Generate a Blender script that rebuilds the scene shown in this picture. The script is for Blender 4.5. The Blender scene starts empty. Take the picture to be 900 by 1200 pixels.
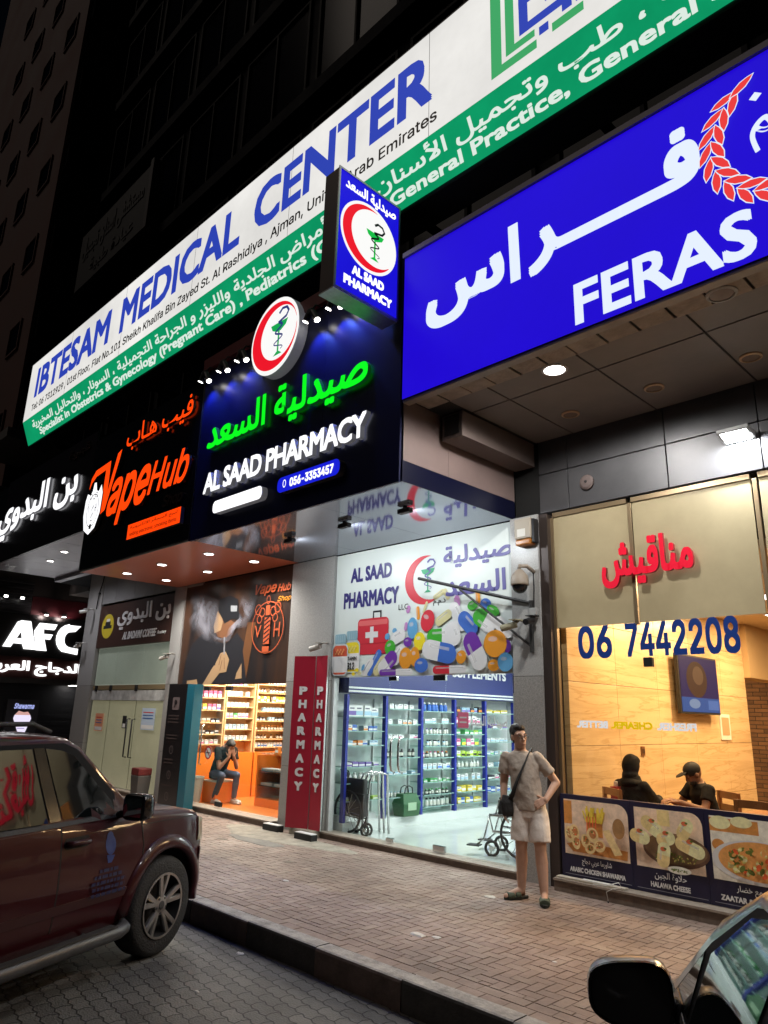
import bpy, bmesh, math, random, unicodedata, os
from mathutils import Vector, Matrix
C = bpy.context
SC = C.scene
COL = SC.collection
random.seed(7)
PI = math.pi

# ---------------------------------------------------------------- camera, sky, sun, exposure
cam = bpy.data.cameras.new('camera'); camo = bpy.data.objects.new('camera', cam); COL.objects.link(camo)
f_px, cx_px = 834.0, 450.0
cam.sensor_fit = 'HORIZONTAL'; cam.sensor_width = 36.0; cam.lens = f_px / 900.0 * 36.0
cam.clip_start = 0.05; cam.clip_end = 2000
def _n(v): return Vector(v).normalized()
_up = _n((530 - 450, -2330 - 600, f_px)); _L = _n((-406 - 450, 815 - 600, f_px))
_L = (_L - _up * _L.dot(_up)).normalized(); _X = -_L; _Y = _X.cross(_up)
if _Y.z < 0: _Y = -_Y
right = Vector((_X.x, _Y.x, _up.x)); down = Vector((_X.y, _Y.y, _up.y)); fwd = Vector((_X.z, _Y.z, _up.z))
m = Matrix((right, -down, -fwd)).transposed().to_4x4(); m.translation = Vector((0, 0, 1.8))
camo.matrix_world = m
SC.camera = camo

SUN_EL, SUN_AZ = math.radians(48), math.radians(205)     # direction the weak street light comes from
world = bpy.data.worlds.new('World'); SC.world = world; world.use_nodes = True
nt = world.node_tree; bg = nt.nodes['Background']
sky = nt.nodes.new('ShaderNodeTexSky'); sky.sky_type = 'NISHITA'; sky.sun_disc = False
sky.sun_elevation = SUN_EL; sky.sun_rotation = SUN_AZ
nt.links.new(sky.outputs[0], bg.inputs[0]); bg.inputs[1].default_value = 0.0004
sl = bpy.data.lights.new('sun', 'SUN'); sl.energy = 0.25; sl.angle = math.radians(35); sl.color = (1.0, 0.86, 0.74)
so = bpy.data.objects.new('sun', sl); COL.objects.link(so)
_d = Vector((math.sin(SUN_AZ) * math.cos(SUN_EL), math.cos(SUN_AZ) * math.cos(SUN_EL), math.sin(SUN_EL)))
so.rotation_euler = _d.to_track_quat('Z', 'Y').to_euler(); so.location = (0, 0, 30)
SC.view_settings.view_transform = 'Standard'; SC.view_settings.look = 'None'
SC.view_settings.exposure = 0.0; SC.view_settings.gamma = 1.0; SC.view_settings.use_curve_mapping = False
try:
    SC.cycles.max_bounces = 8; SC.cycles.transparent_max_bounces = 12; SC.cycles.sample_clamp_indirect = 3.0
    SC.cycles.use_light_tree = True; SC.cycles.caustics_reflective = False; SC.cycles.caustics_refractive = False
    SC.cycles.use_denoising = True
except Exception: pass

# ---------------------------------------------------------------- helpers: colour and materials
def s2l(c):
    c = c / 255.0
    return c / 12.92 if c <= 0.04045 else ((c + 0.055) / 1.055) ** 2.4
def L(*c): return tuple(s2l(x) for x in c)
MATS = {}
def mat(name, rgb, rough=.55, metal=0., spec=.5, var=None, bump=None, emit=None, coat=0., ior=None, dirt=None):
    """rgb linear; var=(scale, amount) mottles the colour; bump=(scale, strength); emit=(rgb, strength)"""
    if name in MATS: return MATS[name]
    m = bpy.data.materials.new(name); m.use_nodes = True; nt = m.node_tree; b = nt.nodes['Principled BSDF']
    b.inputs['Base Color'].default_value = (*rgb, 1); b.inputs['Roughness'].default_value = rough
    b.inputs['Metallic'].default_value = metal; b.inputs['Specular IOR Level'].default_value = spec
    if ior: b.inputs['IOR'].default_value = ior
    if coat: b.inputs['Coat Weight'].default_value = coat; b.inputs['Coat Roughness'].default_value = .04
    if emit:
        b.inputs['Emission Color'].default_value = (*emit[0], 1); b.inputs['Emission Strength'].default_value = emit[1]
    tc = None
    if var or bump or dirt: tc = nt.nodes.new('ShaderNodeTexCoord')
    if var:
        n = nt.nodes.new('ShaderNodeTexNoise'); n.inputs['Scale'].default_value = var[0]; n.inputs['Detail'].default_value = 6
        n.inputs['Roughness'].default_value = .65
        nt.links.new(tc.outputs['Object'], n.inputs['Vector'])
        r = nt.nodes.new('ShaderNodeMapRange'); r.inputs[1].default_value = .3; r.inputs[2].default_value = .7
        r.inputs[3].default_value = 1 - var[1]; r.inputs[4].default_value = 1 + var[1]
        nt.links.new(n.outputs[0], r.inputs[0])
        mx = nt.nodes.new('ShaderNodeVectorMath'); mx.operation = 'SCALE'; mx.inputs[0].default_value = rgb
        nt.links.new(r.outputs[0], mx.inputs['Scale']); nt.links.new(mx.outputs[0], b.inputs['Base Color'])
        r2 = nt.nodes.new('ShaderNodeMapRange'); r2.inputs[3].default_value = max(.02, rough * .75); r2.inputs[4].default_value = min(1, rough * 1.25)
        nt.links.new(n.outputs[0], r2.inputs[0]); nt.links.new(r2.outputs[0], b.inputs['Roughness'])
        if emit:
            ms = nt.nodes.new('ShaderNodeMath'); ms.operation = 'MULTIPLY'; ms.inputs[1].default_value = emit[1]
            nt.links.new(r.outputs[0], ms.inputs[0]); nt.links.new(ms.outputs[0], b.inputs['Emission Strength'])
    if bump:
        n = nt.nodes.new('ShaderNodeTexNoise'); n.inputs['Scale'].default_value = bump[0]; n.inputs['Detail'].default_value = 5
        nt.links.new(tc.outputs['Object'], n.inputs['Vector'])
        bp = nt.nodes.new('ShaderNodeBump'); bp.inputs['Strength'].default_value = bump[1]; bp.inputs['Distance'].default_value = .02
        nt.links.new(n.outputs[0], bp.inputs['Height']); nt.links.new(bp.outputs[0], b.inputs['Normal'])
    MATS[name] = m; return m
def em(name, srgb, s=1.0, base=.02, var=None, rough=.35):
    l = L(*srgb)
    return mat(name, tuple(x * base + .002 for x in l), max(rough, .4), spec=.08, emit=(l, s), var=var)
def glass(name, tint=(1, 1, 1), boost=1.0, rough=0.0):
    if name in MATS: return MATS[name]
    m = bpy.data.materials.new(name); m.use_nodes = True; nt = m.node_tree
    for n in list(nt.nodes): nt.nodes.remove(n)
    o = nt.nodes.new('ShaderNodeOutputMaterial'); mx = nt.nodes.new('ShaderNodeMixShader')
    t = nt.nodes.new('ShaderNodeBsdfTransparent'); t.inputs[0].default_value = (*tint, 1)
    g = nt.nodes.new('ShaderNodeBsdfGlossy'); g.inputs['Roughness'].default_value = rough
    lw_ = nt.nodes.new('ShaderNodeLayerWeight'); lw_.inputs['Blend'].default_value = .5
    pw = nt.nodes.new('ShaderNodeMath'); pw.operation = 'POWER'; pw.inputs[1].default_value = 4.0; nt.links.new(lw_.outputs['Facing'], pw.inputs[0])
    mu = nt.nodes.new('ShaderNodeMath'); mu.operation = 'MULTIPLY_ADD'; mu.inputs[1].default_value = .75 * boost; mu.inputs[2].default_value = .035 * boost
    nt.links.new(pw.outputs[0], mu.inputs[0]); nt.links.new(mu.outputs[0], mx.inputs[0])
    nt.links.new(t.outputs[0], mx.inputs[1]); nt.links.new(g.outputs[0], mx.inputs[2]); nt.links.new(mx.outputs[0], o.inputs[0])
    MATS[name] = m; return m

# ---------------------------------------------------------------- helpers: mesh building
class MB:
    def __init__(s): s.v = []; s.f = []; s.mi = []; s.mats = []; s.cur = 0
    def use(s, m):
        if m not in s.mats: s.mats.append(m)
        s.cur = s.mats.index(m); return s
    def face(s, idx): s.f.append(tuple(idx)); s.mi.append(s.cur)
    def poly(s, pts):
        b = len(s.v); s.v += [tuple(p) for p in pts]; s.face(range(b, b + len(pts))); return s
    def box(s, x0, x1, y0, y1, z0, z1):
        b = len(s.v)
        s.v += [(x0, y0, z0), (x1, y0, z0), (x1, y1, z0), (x0, y1, z0), (x0, y0, z1), (x1, y0, z1), (x1, y1, z1), (x0, y1, z1)]
        for q in ((0, 3, 2, 1), (4, 5, 6, 7), (0, 1, 5, 4), (1, 2, 6, 5), (2, 3, 7, 6), (3, 0, 4, 7)): s.face([b + i for i in q])
        return s
    def rings(s, rings, cap=True, close=False):
        n = len(rings[0]); b = len(s.v)
        for r in rings: s.v += [tuple(p) for p in r]
        m = len(rings)
        for i in range(m - 1 + (1 if close else 0)):
            a, c = b + i * n, b + ((i + 1) % m) * n
            for j in range(n): s.face((a + j, a + (j + 1) % n, c + (j + 1) % n, c + j))
        if cap and not close:
            s.face([b + j for j in range(n)][::-1]); s.face([b + (m - 1) * n + j for j in range(n)])
        return s
    def tube(s, path, r, n=8, cap=True):
        P = [Vector(p) for p in path]; rs = r if isinstance(r, (list, tuple)) else [r] * len(P); out = []
        T0 = (P[1] - P[0]).normalized(); A = T0.orthogonal().normalized()
        for i, p in enumerate(P):
            T = ((P[min(i + 1, len(P) - 1)] - P[max(i - 1, 0)])).normalized()
            A = (A - T * A.dot(T)).normalized(); B = T.cross(A)
            out.append([p + (A * math.cos(2 * PI * k / n) + B * math.sin(2 * PI * k / n)) * rs[i] for k in range(n)])
        return s.rings(out, cap)
    def lathe(s, prof, o=(0, 0, 0), axis=(0, 0, 1), n=24, cap=True):
        A = Vector(axis).normalized(); U = A.orthogonal().normalized(); V = A.cross(U); O = Vector(o)
        return s.rings([[O + A * h + (U * math.cos(2 * PI * k / n) + V * math.sin(2 * PI * k / n)) * max(r, 1e-4) for k in range(n)] for r, h in prof], cap)
    def sphere(s, c, r, n=14, m=9, R=None):
        r = (r, r, r) if not isinstance(r, (tuple, list)) else r; c = Vector(c); out = []
        for i in range(m + 1):
            th = PI * (i + .001) / (m + .002); ring = []
            for k in range(n):
                p = Vector((r[0] * math.sin(th) * math.cos(2 * PI * k / n), r[1] * math.sin(th) * math.sin(2 * PI * k / n), -r[2] * math.cos(th)))
                ring.append(c + (R @ p if R else p))
            out.append(ring)
        return s.rings(out, True)
    def cap(s, p0, r0, p1, r1, n=12):
        P0, P1 = Vector(p0), Vector(p1); T = (P1 - P0)
        if T.length < 1e-6: return s.sphere(p0, r0)
        T.normalize(); A = T.orthogonal().normalized(); B = T.cross(A); out = []
        for P, r, rng in ((P0, r0, (-88, -60, -30, 0)), (P1, r1, (0, 30, 60, 88))):
            for a in rng:
                a = math.radians(a); q = P + T * (r * math.sin(a)); rr = r * math.cos(a)
                out.append([q + (A * math.cos(2 * PI * k / n) + B * math.sin(2 * PI * k / n)) * rr for k in range(n)])
        return s.rings(out, True)
    def mesh(s, name, bevel=0., smooth=False, xf=None):
        me = bpy.data.meshes.new(name)
        vs = [xf @ Vector(v) for v in s.v] if xf else s.v
        me.from_pydata(vs, [], s.f)
        for m in s.mats: me.materials.append(m)
        me.polygons.foreach_set('material_index', s.mi)
        bm = bmesh.new(); bm.from_mesh(me); bmesh.ops.recalc_face_normals(bm, faces=bm.faces)
        if bevel:
            bmesh.ops.bevel(bm, geom=[e for e in bm.edges if len(e.link_faces) == 2 and e.calc_face_angle(0) > .6], offset=bevel, segments=2, affect='EDGES', profile=.6)
        bm.to_mesh(me); bm.free()
        if smooth: me.shade_smooth()
        me.update(); return me
    def build(s, name, m=None, parent=None, bevel=0., smooth=False, local=False, autos=None):
        if m is not None: s.mats = [m]; s.mi = [0] * len(s.f)
        me = s.mesh(name, bevel, smooth or bool(autos))
        if autos:
            try: me.set_sharp_from_angle(angle=math.radians(autos))
            except Exception: pass
        return link(name, me, parent, local)
def wmat(o):
    m = Matrix.Identity(4)
    chain = []
    while o: chain.append(o); o = o.parent
    for q in reversed(chain): m = m @ q.matrix_parent_inverse @ Matrix.LocRotScale(q.location, q.rotation_euler, q.scale)
    return m
def link(name, me, parent=None, local=False):
    o = bpy.data.objects.new(name, me); COL.objects.link(o)
    if parent:
        o.parent = parent
        if not local: o.matrix_parent_inverse = wmat(parent).inverted()
    return o
def thing(name, label, cat, loc=(0, 0, 0), rz=0, group=None):
    o = bpy.data.objects.new(name, None); COL.objects.link(o); o.location = loc; o.rotation_euler = (0, 0, rz)
    o.empty_display_size = .1; return tag(o, label, cat, group)
def tag(o, label, cat, group=None):
    o['label'] = label; o['category'] = cat
    if group: o['group'] = group
    return o
def struct(o, kind='structure'): o['kind'] = kind; return o
def dup(o, loc=None, rz=None, label=None, parent=None):
    r = o.copy(); COL.objects.link(r)
    if parent: r.parent = parent
    if loc is not None: r.location = loc
    if rz is not None: r.rotation_euler = (0, 0, rz)
    if label: r['label'] = label
    for ch in list(o.children): dup(ch, parent=r)
    return r
def box(name, m, parent, *a, bevel=0., local=False): return MB().box(*a).build(name, m, parent, bevel, local=local)
def lamp(name, kind, loc, power, color=(1, 1, 1), size=.2, to=None, spot=None, sizey=None, blend=.5):
    l = bpy.data.lights.new(name, kind); l.energy = power; l.color = color
    if kind == 'AREA':
        l.size = size
        if sizey: l.shape = 'RECTANGLE'; l.size_y = sizey
    else: l.shadow_soft_size = size
    if spot: l.spot_size = math.radians(spot); l.spot_blend = blend
    o = bpy.data.objects.new(name, l); COL.objects.link(o); o.location = loc
    d = Vector(to) - Vector(loc) if to else Vector((0, 0, -1))
    o.rotation_euler = d.to_track_quat('-Z', 'Y').to_euler(); return o

# ---------------------------------------------------------------- helpers: lettering and flat artwork
class Frame:
    def __init__(s, o, u, v):
        s.o = Vector(o); s.u = Vector(u); s.v = Vector(v); s.n = s.u.cross(s.v).normalized()
    def __call__(s, u, v, d=0.): return s.o + s.u * u + s.v * v + s.n * d
def front(y): return Frame((0, y, 0), (1, 0, 0), (0, 0, 1))       # faces the street
def side(x): return Frame((x, 0, 0), (0, 1, 0), (0, 0, 1))        # faces along the street
_AR = {}
for _c in range(0xFE70, 0xFEFD):
    _dec = unicodedata.decomposition(chr(_c))
    if _dec and _dec[0] == '<':
        _k, _r = _dec.split('> '); _AR.setdefault(''.join(chr(int(x, 16)) for x in _r.split()), {})[_k[1:]] = chr(_c)
def arabic(t):
    t = [c for c in t]; i = 0; toks = []
    while i < len(t):
        if t[i] == '\u0644' and i + 1 < len(t) and t[i] + t[i + 1] in _AR: toks.append(t[i] + t[i + 1]); i += 2
        else: toks.append(t[i]); i += 1
    out = []
    def fw(k): return k == '\u0640' or 'initial' in _AR.get(k, {})
    def bw(k): return k == '\u0640' or 'final' in _AR.get(k, {})
    for i, k in enumerate(toks):
        if k not in _AR: out.append(k); continue
        p = i > 0 and fw(toks[i - 1]) and bw(k); q = i + 1 < len(toks) and fw(k) and bw(toks[i + 1])
        d = _AR[k]; out.append(d.get('medial' if p and q else 'final' if p else 'initial' if q else 'isolated', k))
    return ''.join(out[::-1])
FONT = None
try:
    _p = os.path.join(bpy.utils.resource_path('LOCAL'), 'datafiles', 'fonts', 'Inter.woff2')
    if os.path.exists(_p): FONT = bpy.data.fonts.load(_p)
except Exception: FONT = None
def text_pts(body, bold=0., shear=0., ar=False, res=3, space=1.0, thick=.02):
    cu = bpy.data.curves.new('lettering', 'FONT'); cu.body = arabic(body) if ar else body; cu.size = 1; cu.resolution_u = res
    outline = FONT and not ar and (any(c.isdigit() for c in body) or not any(c in 'PR' or c.isupper() and body.isupper() for c in body))
    if outline: cu.font = FONT; cu.fill_mode = 'NONE'
    cu.shear = shear; cu.space_character = space; cu.extrude = 0 if outline else thick
    o = bpy.data.objects.new('lettering', cu); COL.objects.link(o)
    dg = C.evaluated_depsgraph_get(); me = bpy.data.meshes.new_from_object(o.evaluated_get(dg))
    bpy.data.objects.remove(o); bpy.data.curves.remove(cu)
    if not outline: return me
    # outlines of this font overlap: fill every outer contour by itself, with the holes that lie in it
    nb = {}
    for e in me.edges: i, j = e.vertices; nb.setdefault(i, []).append(j); nb.setdefault(j, []).append(i)
    P = [(v.co.x, v.co.y) for v in me.vertices]; bpy.data.meshes.remove(me); seen = set(); loops = []
    for st in nb:
        if st in seen: continue
        lp = [st]; seen.add(st); prev, cur = None, st
        while True:
            nx = [k for k in nb[cur] if k != prev and k not in seen]
            if not nx: break
            prev, cur = cur, nx[0]; seen.add(cur); lp.append(cur)
        if len(lp) > 2: loops.append([P[k] for k in sorted(lp) ] if max(lp) - min(lp) == len(lp) - 1 else [P[k] for k in lp])
    def area(l): return sum(l[k - 1][0] * l[k][1] - l[k][0] * l[k - 1][1] for k in range(len(l))) / 2
    def inside(p, l):
        c = False
        for k in range(len(l)):
            (x0, y0), (x1, y1) = l[k - 1], l[k]
            if (y0 > p[1]) != (y1 > p[1]) and p[0] < (x1 - x0) * (p[1] - y0) / (y1 - y0) + x0: c = not c
        return c
    ar_ = [area(l) for l in loops]; tot = sum(1 if a_ > 0 else -1 for a_ in ar_ if abs(a_) > 1e-4); big = max(ar_, key=abs); sg = 1 if big > 0 else -1
    outs = [(l, a_) for l, a_ in zip(loops, ar_) if a_ * sg > 0]; holes = [(l, a_) for l, a_ in zip(loops, ar_) if a_ * sg < 0]
    mb = MB()
    for k, (l, a_) in enumerate(outs):
        hs = [h_ for h_, ha in holes if abs(ha) < abs(a_) and sum(inside(p, l) for p in h_) > len(h_) * .8]
        dz = (k % 5) * .0004; rings_ = [l] + hs; flat = [q for r in rings_ for q in r]; tris = __import__('mathutils').geometry.tessellate_polygon([[Vector((x, y, 0)) for x, y in r] for r in rings_])
        n = len(flat); b0 = len(mb.v); mb.v += [(x, y, thick + dz) for x, y in flat] + [(x, y, -thick) for x, y in flat]
        for t in tris:
            q = [flat[i] for i in t]; cr = (q[1][0] - q[0][0]) * (q[2][1] - q[0][1]) - (q[2][0] - q[0][0]) * (q[1][1] - q[0][1])
            if abs(cr) > 1e-12: mb.face([b0 + i for i in (t if cr > 0 else t[::-1])])
        off = 0
        for r in rings_:
            m_ = len(r)
            for i in range(m_): j = (i + 1) % m_; mb.face((b0 + off + i, b0 + off + j, b0 + n + off + j, b0 + n + off + i))
            off += m_
    me = bpy.data.meshes.new('lettering'); me.from_pydata(mb.v, [], mb.f); me.update(); return me
def text(body, fr, u0, u1, v0, v1, m, parent, depth=.012, bold=0., shear=0., ar=False, name='lettering', lift=.004, mirror=False, res=3, rim=None, space=1., grow=None):
    me = text_pts(body, 0, shear, ar, res, space)
    if not ar and bold and not any(c.isdigit() for c in body) and (body.isupper() or 'P' in body or 'R' in body): bold = bold * 1.15 + .006
    if bold > .004:
        bm = bmesh.new()
        for k, (dx, dy) in enumerate(((0, 0), (1, 1), (-1, 1), (1, -1), (-1, -1), (1, 0), (-1, 0), (0, 1), (0, -1))):
            q = me.copy(); q.transform(Matrix.Translation((dx * bold * .8, dy * bold * .8, k * .00012))); bm.from_mesh(q); bpy.data.meshes.remove(q)
        bm.to_mesh(me); bm.free(); me.update()
    n = len(me.vertices)
    co = [0.] * (3 * n); me.vertices.foreach_get('co', co)
    xs, ys, zs = co[0::3], co[1::3], co[2::3]
    x0, x1, y0, y1, z0, z1 = min(xs), max(xs), min(ys), max(ys), min(zs), max(zs); out = []
    for i in range(n):
        a = (xs[i] - x0) / (x1 - x0)
        if mirror: a = 1 - a
        w = (zs[i] - z0) / max(1e-6, z1 - z0)
        out.extend(fr(u0 + (u1 - u0) * a, v0 + (v1 - v0) * (ys[i] - y0) / (y1 - y0), lift + depth * w))
    me.vertices.foreach_set('co', out); me.materials.clear(); me.materials.append(m)
    if rim:
        me.materials.append(rim); me.update(); N = fr.n
        for p in me.polygons: p.material_index = 0 if p.normal.dot(N) > .95 or p.normal.dot(N) < -.95 else 1
    me.update(); return link(name, me, parent)
def _pg():
    m = mat('print_gloss', (.85, .85, .85), .4); m.node_tree.nodes['Principled BSDF'].inputs['Alpha'].default_value = .38; return m
PGLOSS = _pg()
class Art:
    def __init__(s, fr, lift=.003, step=.0007): s.fr = fr; s.d = lift; s.step = step; s.mb = MB()
    def poly(s, pts, m):
        s.mb.use(m); s.mb.poly([s.fr(u, v, s.d) for u, v in pts]); s.d += s.step; return s
    def rect(s, u0, u1, v0, v1, m, r=0.):
        if r <= 0: return s.poly([(u0, v0), (u1, v0), (u1, v1), (u0, v1)], m)
        pts = []
        for (cx, cy, a0) in ((u1 - r, v0 + r, -90), (u1 - r, v1 - r, 0), (u0 + r, v1 - r, 90), (u0 + r, v0 + r, 180)):
            for k in range(6): a = math.radians(a0 + 18 * k); pts.append((cx + r * math.cos(a), cy + r * math.sin(a)))
        return s.poly(pts, m)
    def ell(s, cx, cy, rx, ry, m, rot=0., n=28, a0=0, a1=360):
        c, q = math.cos(math.radians(rot)), math.sin(math.radians(rot)); pts = []
        full = a1 - a0 >= 360
        for k in range(n + (0 if full else 1)):
            a = math.radians(a0 + (a1 - a0) * k / n); x, y = rx * math.cos(a), ry * math.sin(a); pts.append((cx + x * c - y * q, cy + x * q + y * c))
        return s.poly(pts, m)
    def ring(s, cx, cy, rx, ry, w, m, n=40):
        s.mb.use(m)
        for k in range(n):
            a, b = 2 * PI * k / n, 2 * PI * (k + 1) / n
            s.mb.poly([s.fr(cx + (rx - w * o) * math.cos(t), cy + (ry - w * o) * math.sin(t), s.d) for t, o in ((a, 0), (b, 0), (b, 1), (a, 1))])
        s.d += s.step; return s
    def stroke(s, pts, w, m):
        s.mb.use(m); P = [Vector(p) for p in pts]; ws = w if isinstance(w, (list, tuple)) else [w] * len(P); l = []; r = []
        for i, p in enumerate(P):
            t = (P[min(i + 1, len(P) - 1)] - P[max(i - 1, 0)]).normalized(); nn = Vector((-t.y, t.x)) * ws[i] * .5; l.append(p + nn); r.append(p - nn)
        for i in range(len(P) - 1): s.mb.poly([s.fr(q.x, q.y, s.d) for q in (r[i], r[i + 1], l[i + 1], l[i])])
        s.d += s.step; return s
    def caps(s, cx, cy, ln, w, ma, mb_, rot):
        c, q = math.cos(math.radians(rot)), math.sin(math.radians(rot)); h = ln / 2 - w / 2
        for sg, m in ((1, ma), (-1, mb_)):
            pts = [(0, w / 2), (0, -w / 2)] if sg > 0 else [(0, -w / 2), (0, w / 2)]
            for k in range(11):
                a = math.radians(-90 + 18 * k); pts.append((sg * (h + w / 2 * math.cos(a)), sg * w / 2 * math.sin(a)))
            s.poly([(cx + x * c - y * q, cy + x * q + y * c) for x, y in pts], m); s.d -= s.step
        s.d += s.step
        return s.stroke([(cx + x * c - y * q, cy + x * q + y * c) for x, y in ((-h, w * .22), (h, w * .22))], w * .16, PGLOSS) if w > .05 else s
    def crescent(s, cx, cy, R, r, dx, dy, m, sx=1., n=60):
        po = [(R * math.cos(2 * PI * k / n), R * math.sin(2 * PI * k / n)) for k in range(n)]
        a = [math.atan2(y, x) % (2 * PI) for x, y in po if (x - dx) ** 2 + (y - dy) ** 2 > r * r]
        mid = math.atan2(-dy, -dx); rel = [((t - mid + PI) % (2 * PI)) - PI for t in a]; lo, hi = min(rel), max(rel)
        outp = [(R * math.cos(mid + lo + (hi - lo) * k / n), R * math.sin(mid + lo + (hi - lo) * k / n)) for k in range(n + 1)]
        b1 = math.atan2(outp[-1][1] - dy, outp[-1][0] - dx); b0 = math.atan2(outp[0][1] - dy, outp[0][0] - dx)
        r1 = ((b1 - mid + PI) % (2 * PI)) - PI; r0 = ((b0 - mid + PI) % (2 * PI)) - PI
        inn = [(dx + r * math.cos(mid + r1 + (r0 - r1) * k / n), dy + r * math.sin(mid + r1 + (r0 - r1) * k / n)) for k in range(1, n)]
        # strip of quads keeps the concave shape clean
        s.mb.use(m)
        i2 = [outp[-1]] + inn + [outp[0]]; i2 = i2[::-1]
        for k in range(n):
            q = [outp[k], outp[k + 1], i2[min(k + 1, len(i2) - 1)], i2[min(k, len(i2) - 1)]]
            s.mb.poly([s.fr(cx + x * sx, cy + y, s.d) for x, y in q])
        s.d += s.step; return s
    def build(s, name, parent): return s.mb.build(name, None, parent)
def snake_cup(A, cx, cy, h, green, dark, sx=1.):
    """goblet with a snake round its stem, h = total height, centred"""
    P = lambda x, y: (cx + x * h * sx, cy + y * h)
    A.poly([P(-.3, .22), P(.26, .22), P(.2, .1), P(.04, .02), P(-.08, .02), P(-.24, .1)], green)
    A.stroke([P(-.02, .04), P(-.02, -.45)], .05 * h * sx, green)
    A.poly([P(-.16, -.5), P(.12, -.5), P(.02, -.43), P(-.06, -.43)], green)
    pts = []
    for k in range(41):
        t = k / 40; y = -.4 + .62 * t; pts.append(P(.14 * math.sin(t * 15.5 + .6) * (1.1 - .45 * t) - .02, y))
    pts += [P(.2, .28), P(.27, .38), P(.2, .48), P(.06, .5), P(-.04, .42)]
    A.stroke(pts, [h * (.018 + .045 * k / len(pts)) for k in range(len(pts))], dark)


# ================================================================ GROUND
def brick_nodes(m, scale, bw, bh, c1, c2, mortar, msize, zig=0., rot=0., bump=.6):
    nt = m.node_tree; b = nt.nodes['Principled BSDF']; tc = nt.nodes.new('ShaderNodeTexCoord')
    mp = nt.nodes.new('ShaderNodeMapping'); mp.inputs['Rotation'].default_value = (0, 0, rot); nt.links.new(tc.outputs['Object'], mp.inputs[0])
    vec = mp.outputs[0]
    if zig:
        sx = nt.nodes.new('ShaderNodeSeparateXYZ'); nt.links.new(vec, sx.inputs[0]); cb = nt.nodes.new('ShaderNodeCombineXYZ')
        for a, o, per in ((0, 1, bh), (1, 0, bw / 2)):
            pp = nt.nodes.new('ShaderNodeMath'); pp.operation = 'PINGPONG'; pp.inputs[1].default_value = per / 2; nt.links.new(sx.outputs[o], pp.inputs[0])
            ml = nt.nodes.new('ShaderNodeMath'); ml.operation = 'MULTIPLY_ADD'; ml.inputs[1].default_value = zig; nt.links.new(pp.outputs[0], ml.inputs[0]); nt.links.new(sx.outputs[a], ml.inputs[2]); nt.links.new(ml.outputs[0], cb.inputs[a])
        vec = cb.outputs[0]
    br = nt.nodes.new('ShaderNodeTexBrick'); nt.links.new(vec, br.inputs['Vector']); br.inputs['Scale'].default_value = 1
    br.inputs['Brick Width'].default_value = bw; br.inputs['Row Height'].default_value = bh; br.inputs['Mortar Size'].default_value = msize
    br.inputs['Mortar Smooth'].default_value = .3
    br.inputs['Color1'].default_value = (*c1, 1); br.inputs['Color2'].default_value = (*c2, 1); br.inputs['Mortar'].default_value = (*mortar, 1)
    n = nt.nodes.new('ShaderNodeTexNoise'); n.inputs['Scale'].default_value = 1.3; n.inputs['Detail'].default_value = 8; n.inputs['Roughness'].default_value = .7; nt.links.new(tc.outputs['Object'], n.inputs[0])
    r = nt.nodes.new('ShaderNodeMapRange'); r.inputs[1].default_value = .3; r.inputs[2].default_value = .7; r.inputs[3].default_value = .6; r.inputs[4].default_value = 1.3; nt.links.new(n.outputs[0], r.inputs[0])
    sc = nt.nodes.new('ShaderNodeVectorMath'); sc.operation = 'SCALE'; nt.links.new(br.outputs[0], sc.inputs[0]); nt.links.new(r.outputs[0], sc.inputs['Scale']); nt.links.new(sc.outputs[0], b.inputs['Base Color'])
    n2 = nt.nodes.new('ShaderNodeTexNoise'); n2.inputs['Scale'].default_value = 60; n2.inputs['Detail'].default_value = 6; nt.links.new(tc.outputs['Object'], n2.inputs[0])
    ad = nt.nodes.new('ShaderNodeMath'); ad.operation = 'MULTIPLY_ADD'; ad.inputs[1].default_value = -1.2; nt.links.new(br.outputs['Fac'], ad.inputs[0]); nt.links.new(n2.outputs[0], ad.inputs[2])
    bp = nt.nodes.new('ShaderNodeBump'); bp.inputs['Strength'].default_value = bump; bp.inputs['Distance'].default_value = .008; nt.links.new(ad.outputs[0], bp.inputs['Height']); nt.links.new(bp.outputs[0], b.inputs['Normal'])
ROADZ = -0.20
mr = mat('road_pavers', (.1, .1, .1), .6); brick_nodes(mr, 1, .22, .115, (.13, .125, .115), (.085, .08, .075), (.012, .011, .01), .006, zig=.32, rot=math.radians(8), bump=.9)
struct(MB().poly([(-150, -150, ROADZ), (150, -150, ROADZ), (150, 4.2, ROADZ), (-150, 4.2, ROADZ)]).build('road', mr))
ms = mat('far_pavers', (.2, .16, .13), .75); brick_nodes(ms, 1, .2, .1, (.24, .185, .15), (.17, .13, .11), (.04, .035, .03), .006)
struct(MB().poly([(-150, 4.3, -.012), (150, 4.3, -.012), (150, 60, -.012), (-150, 60, -.012)]).build('ground', ms))
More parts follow.
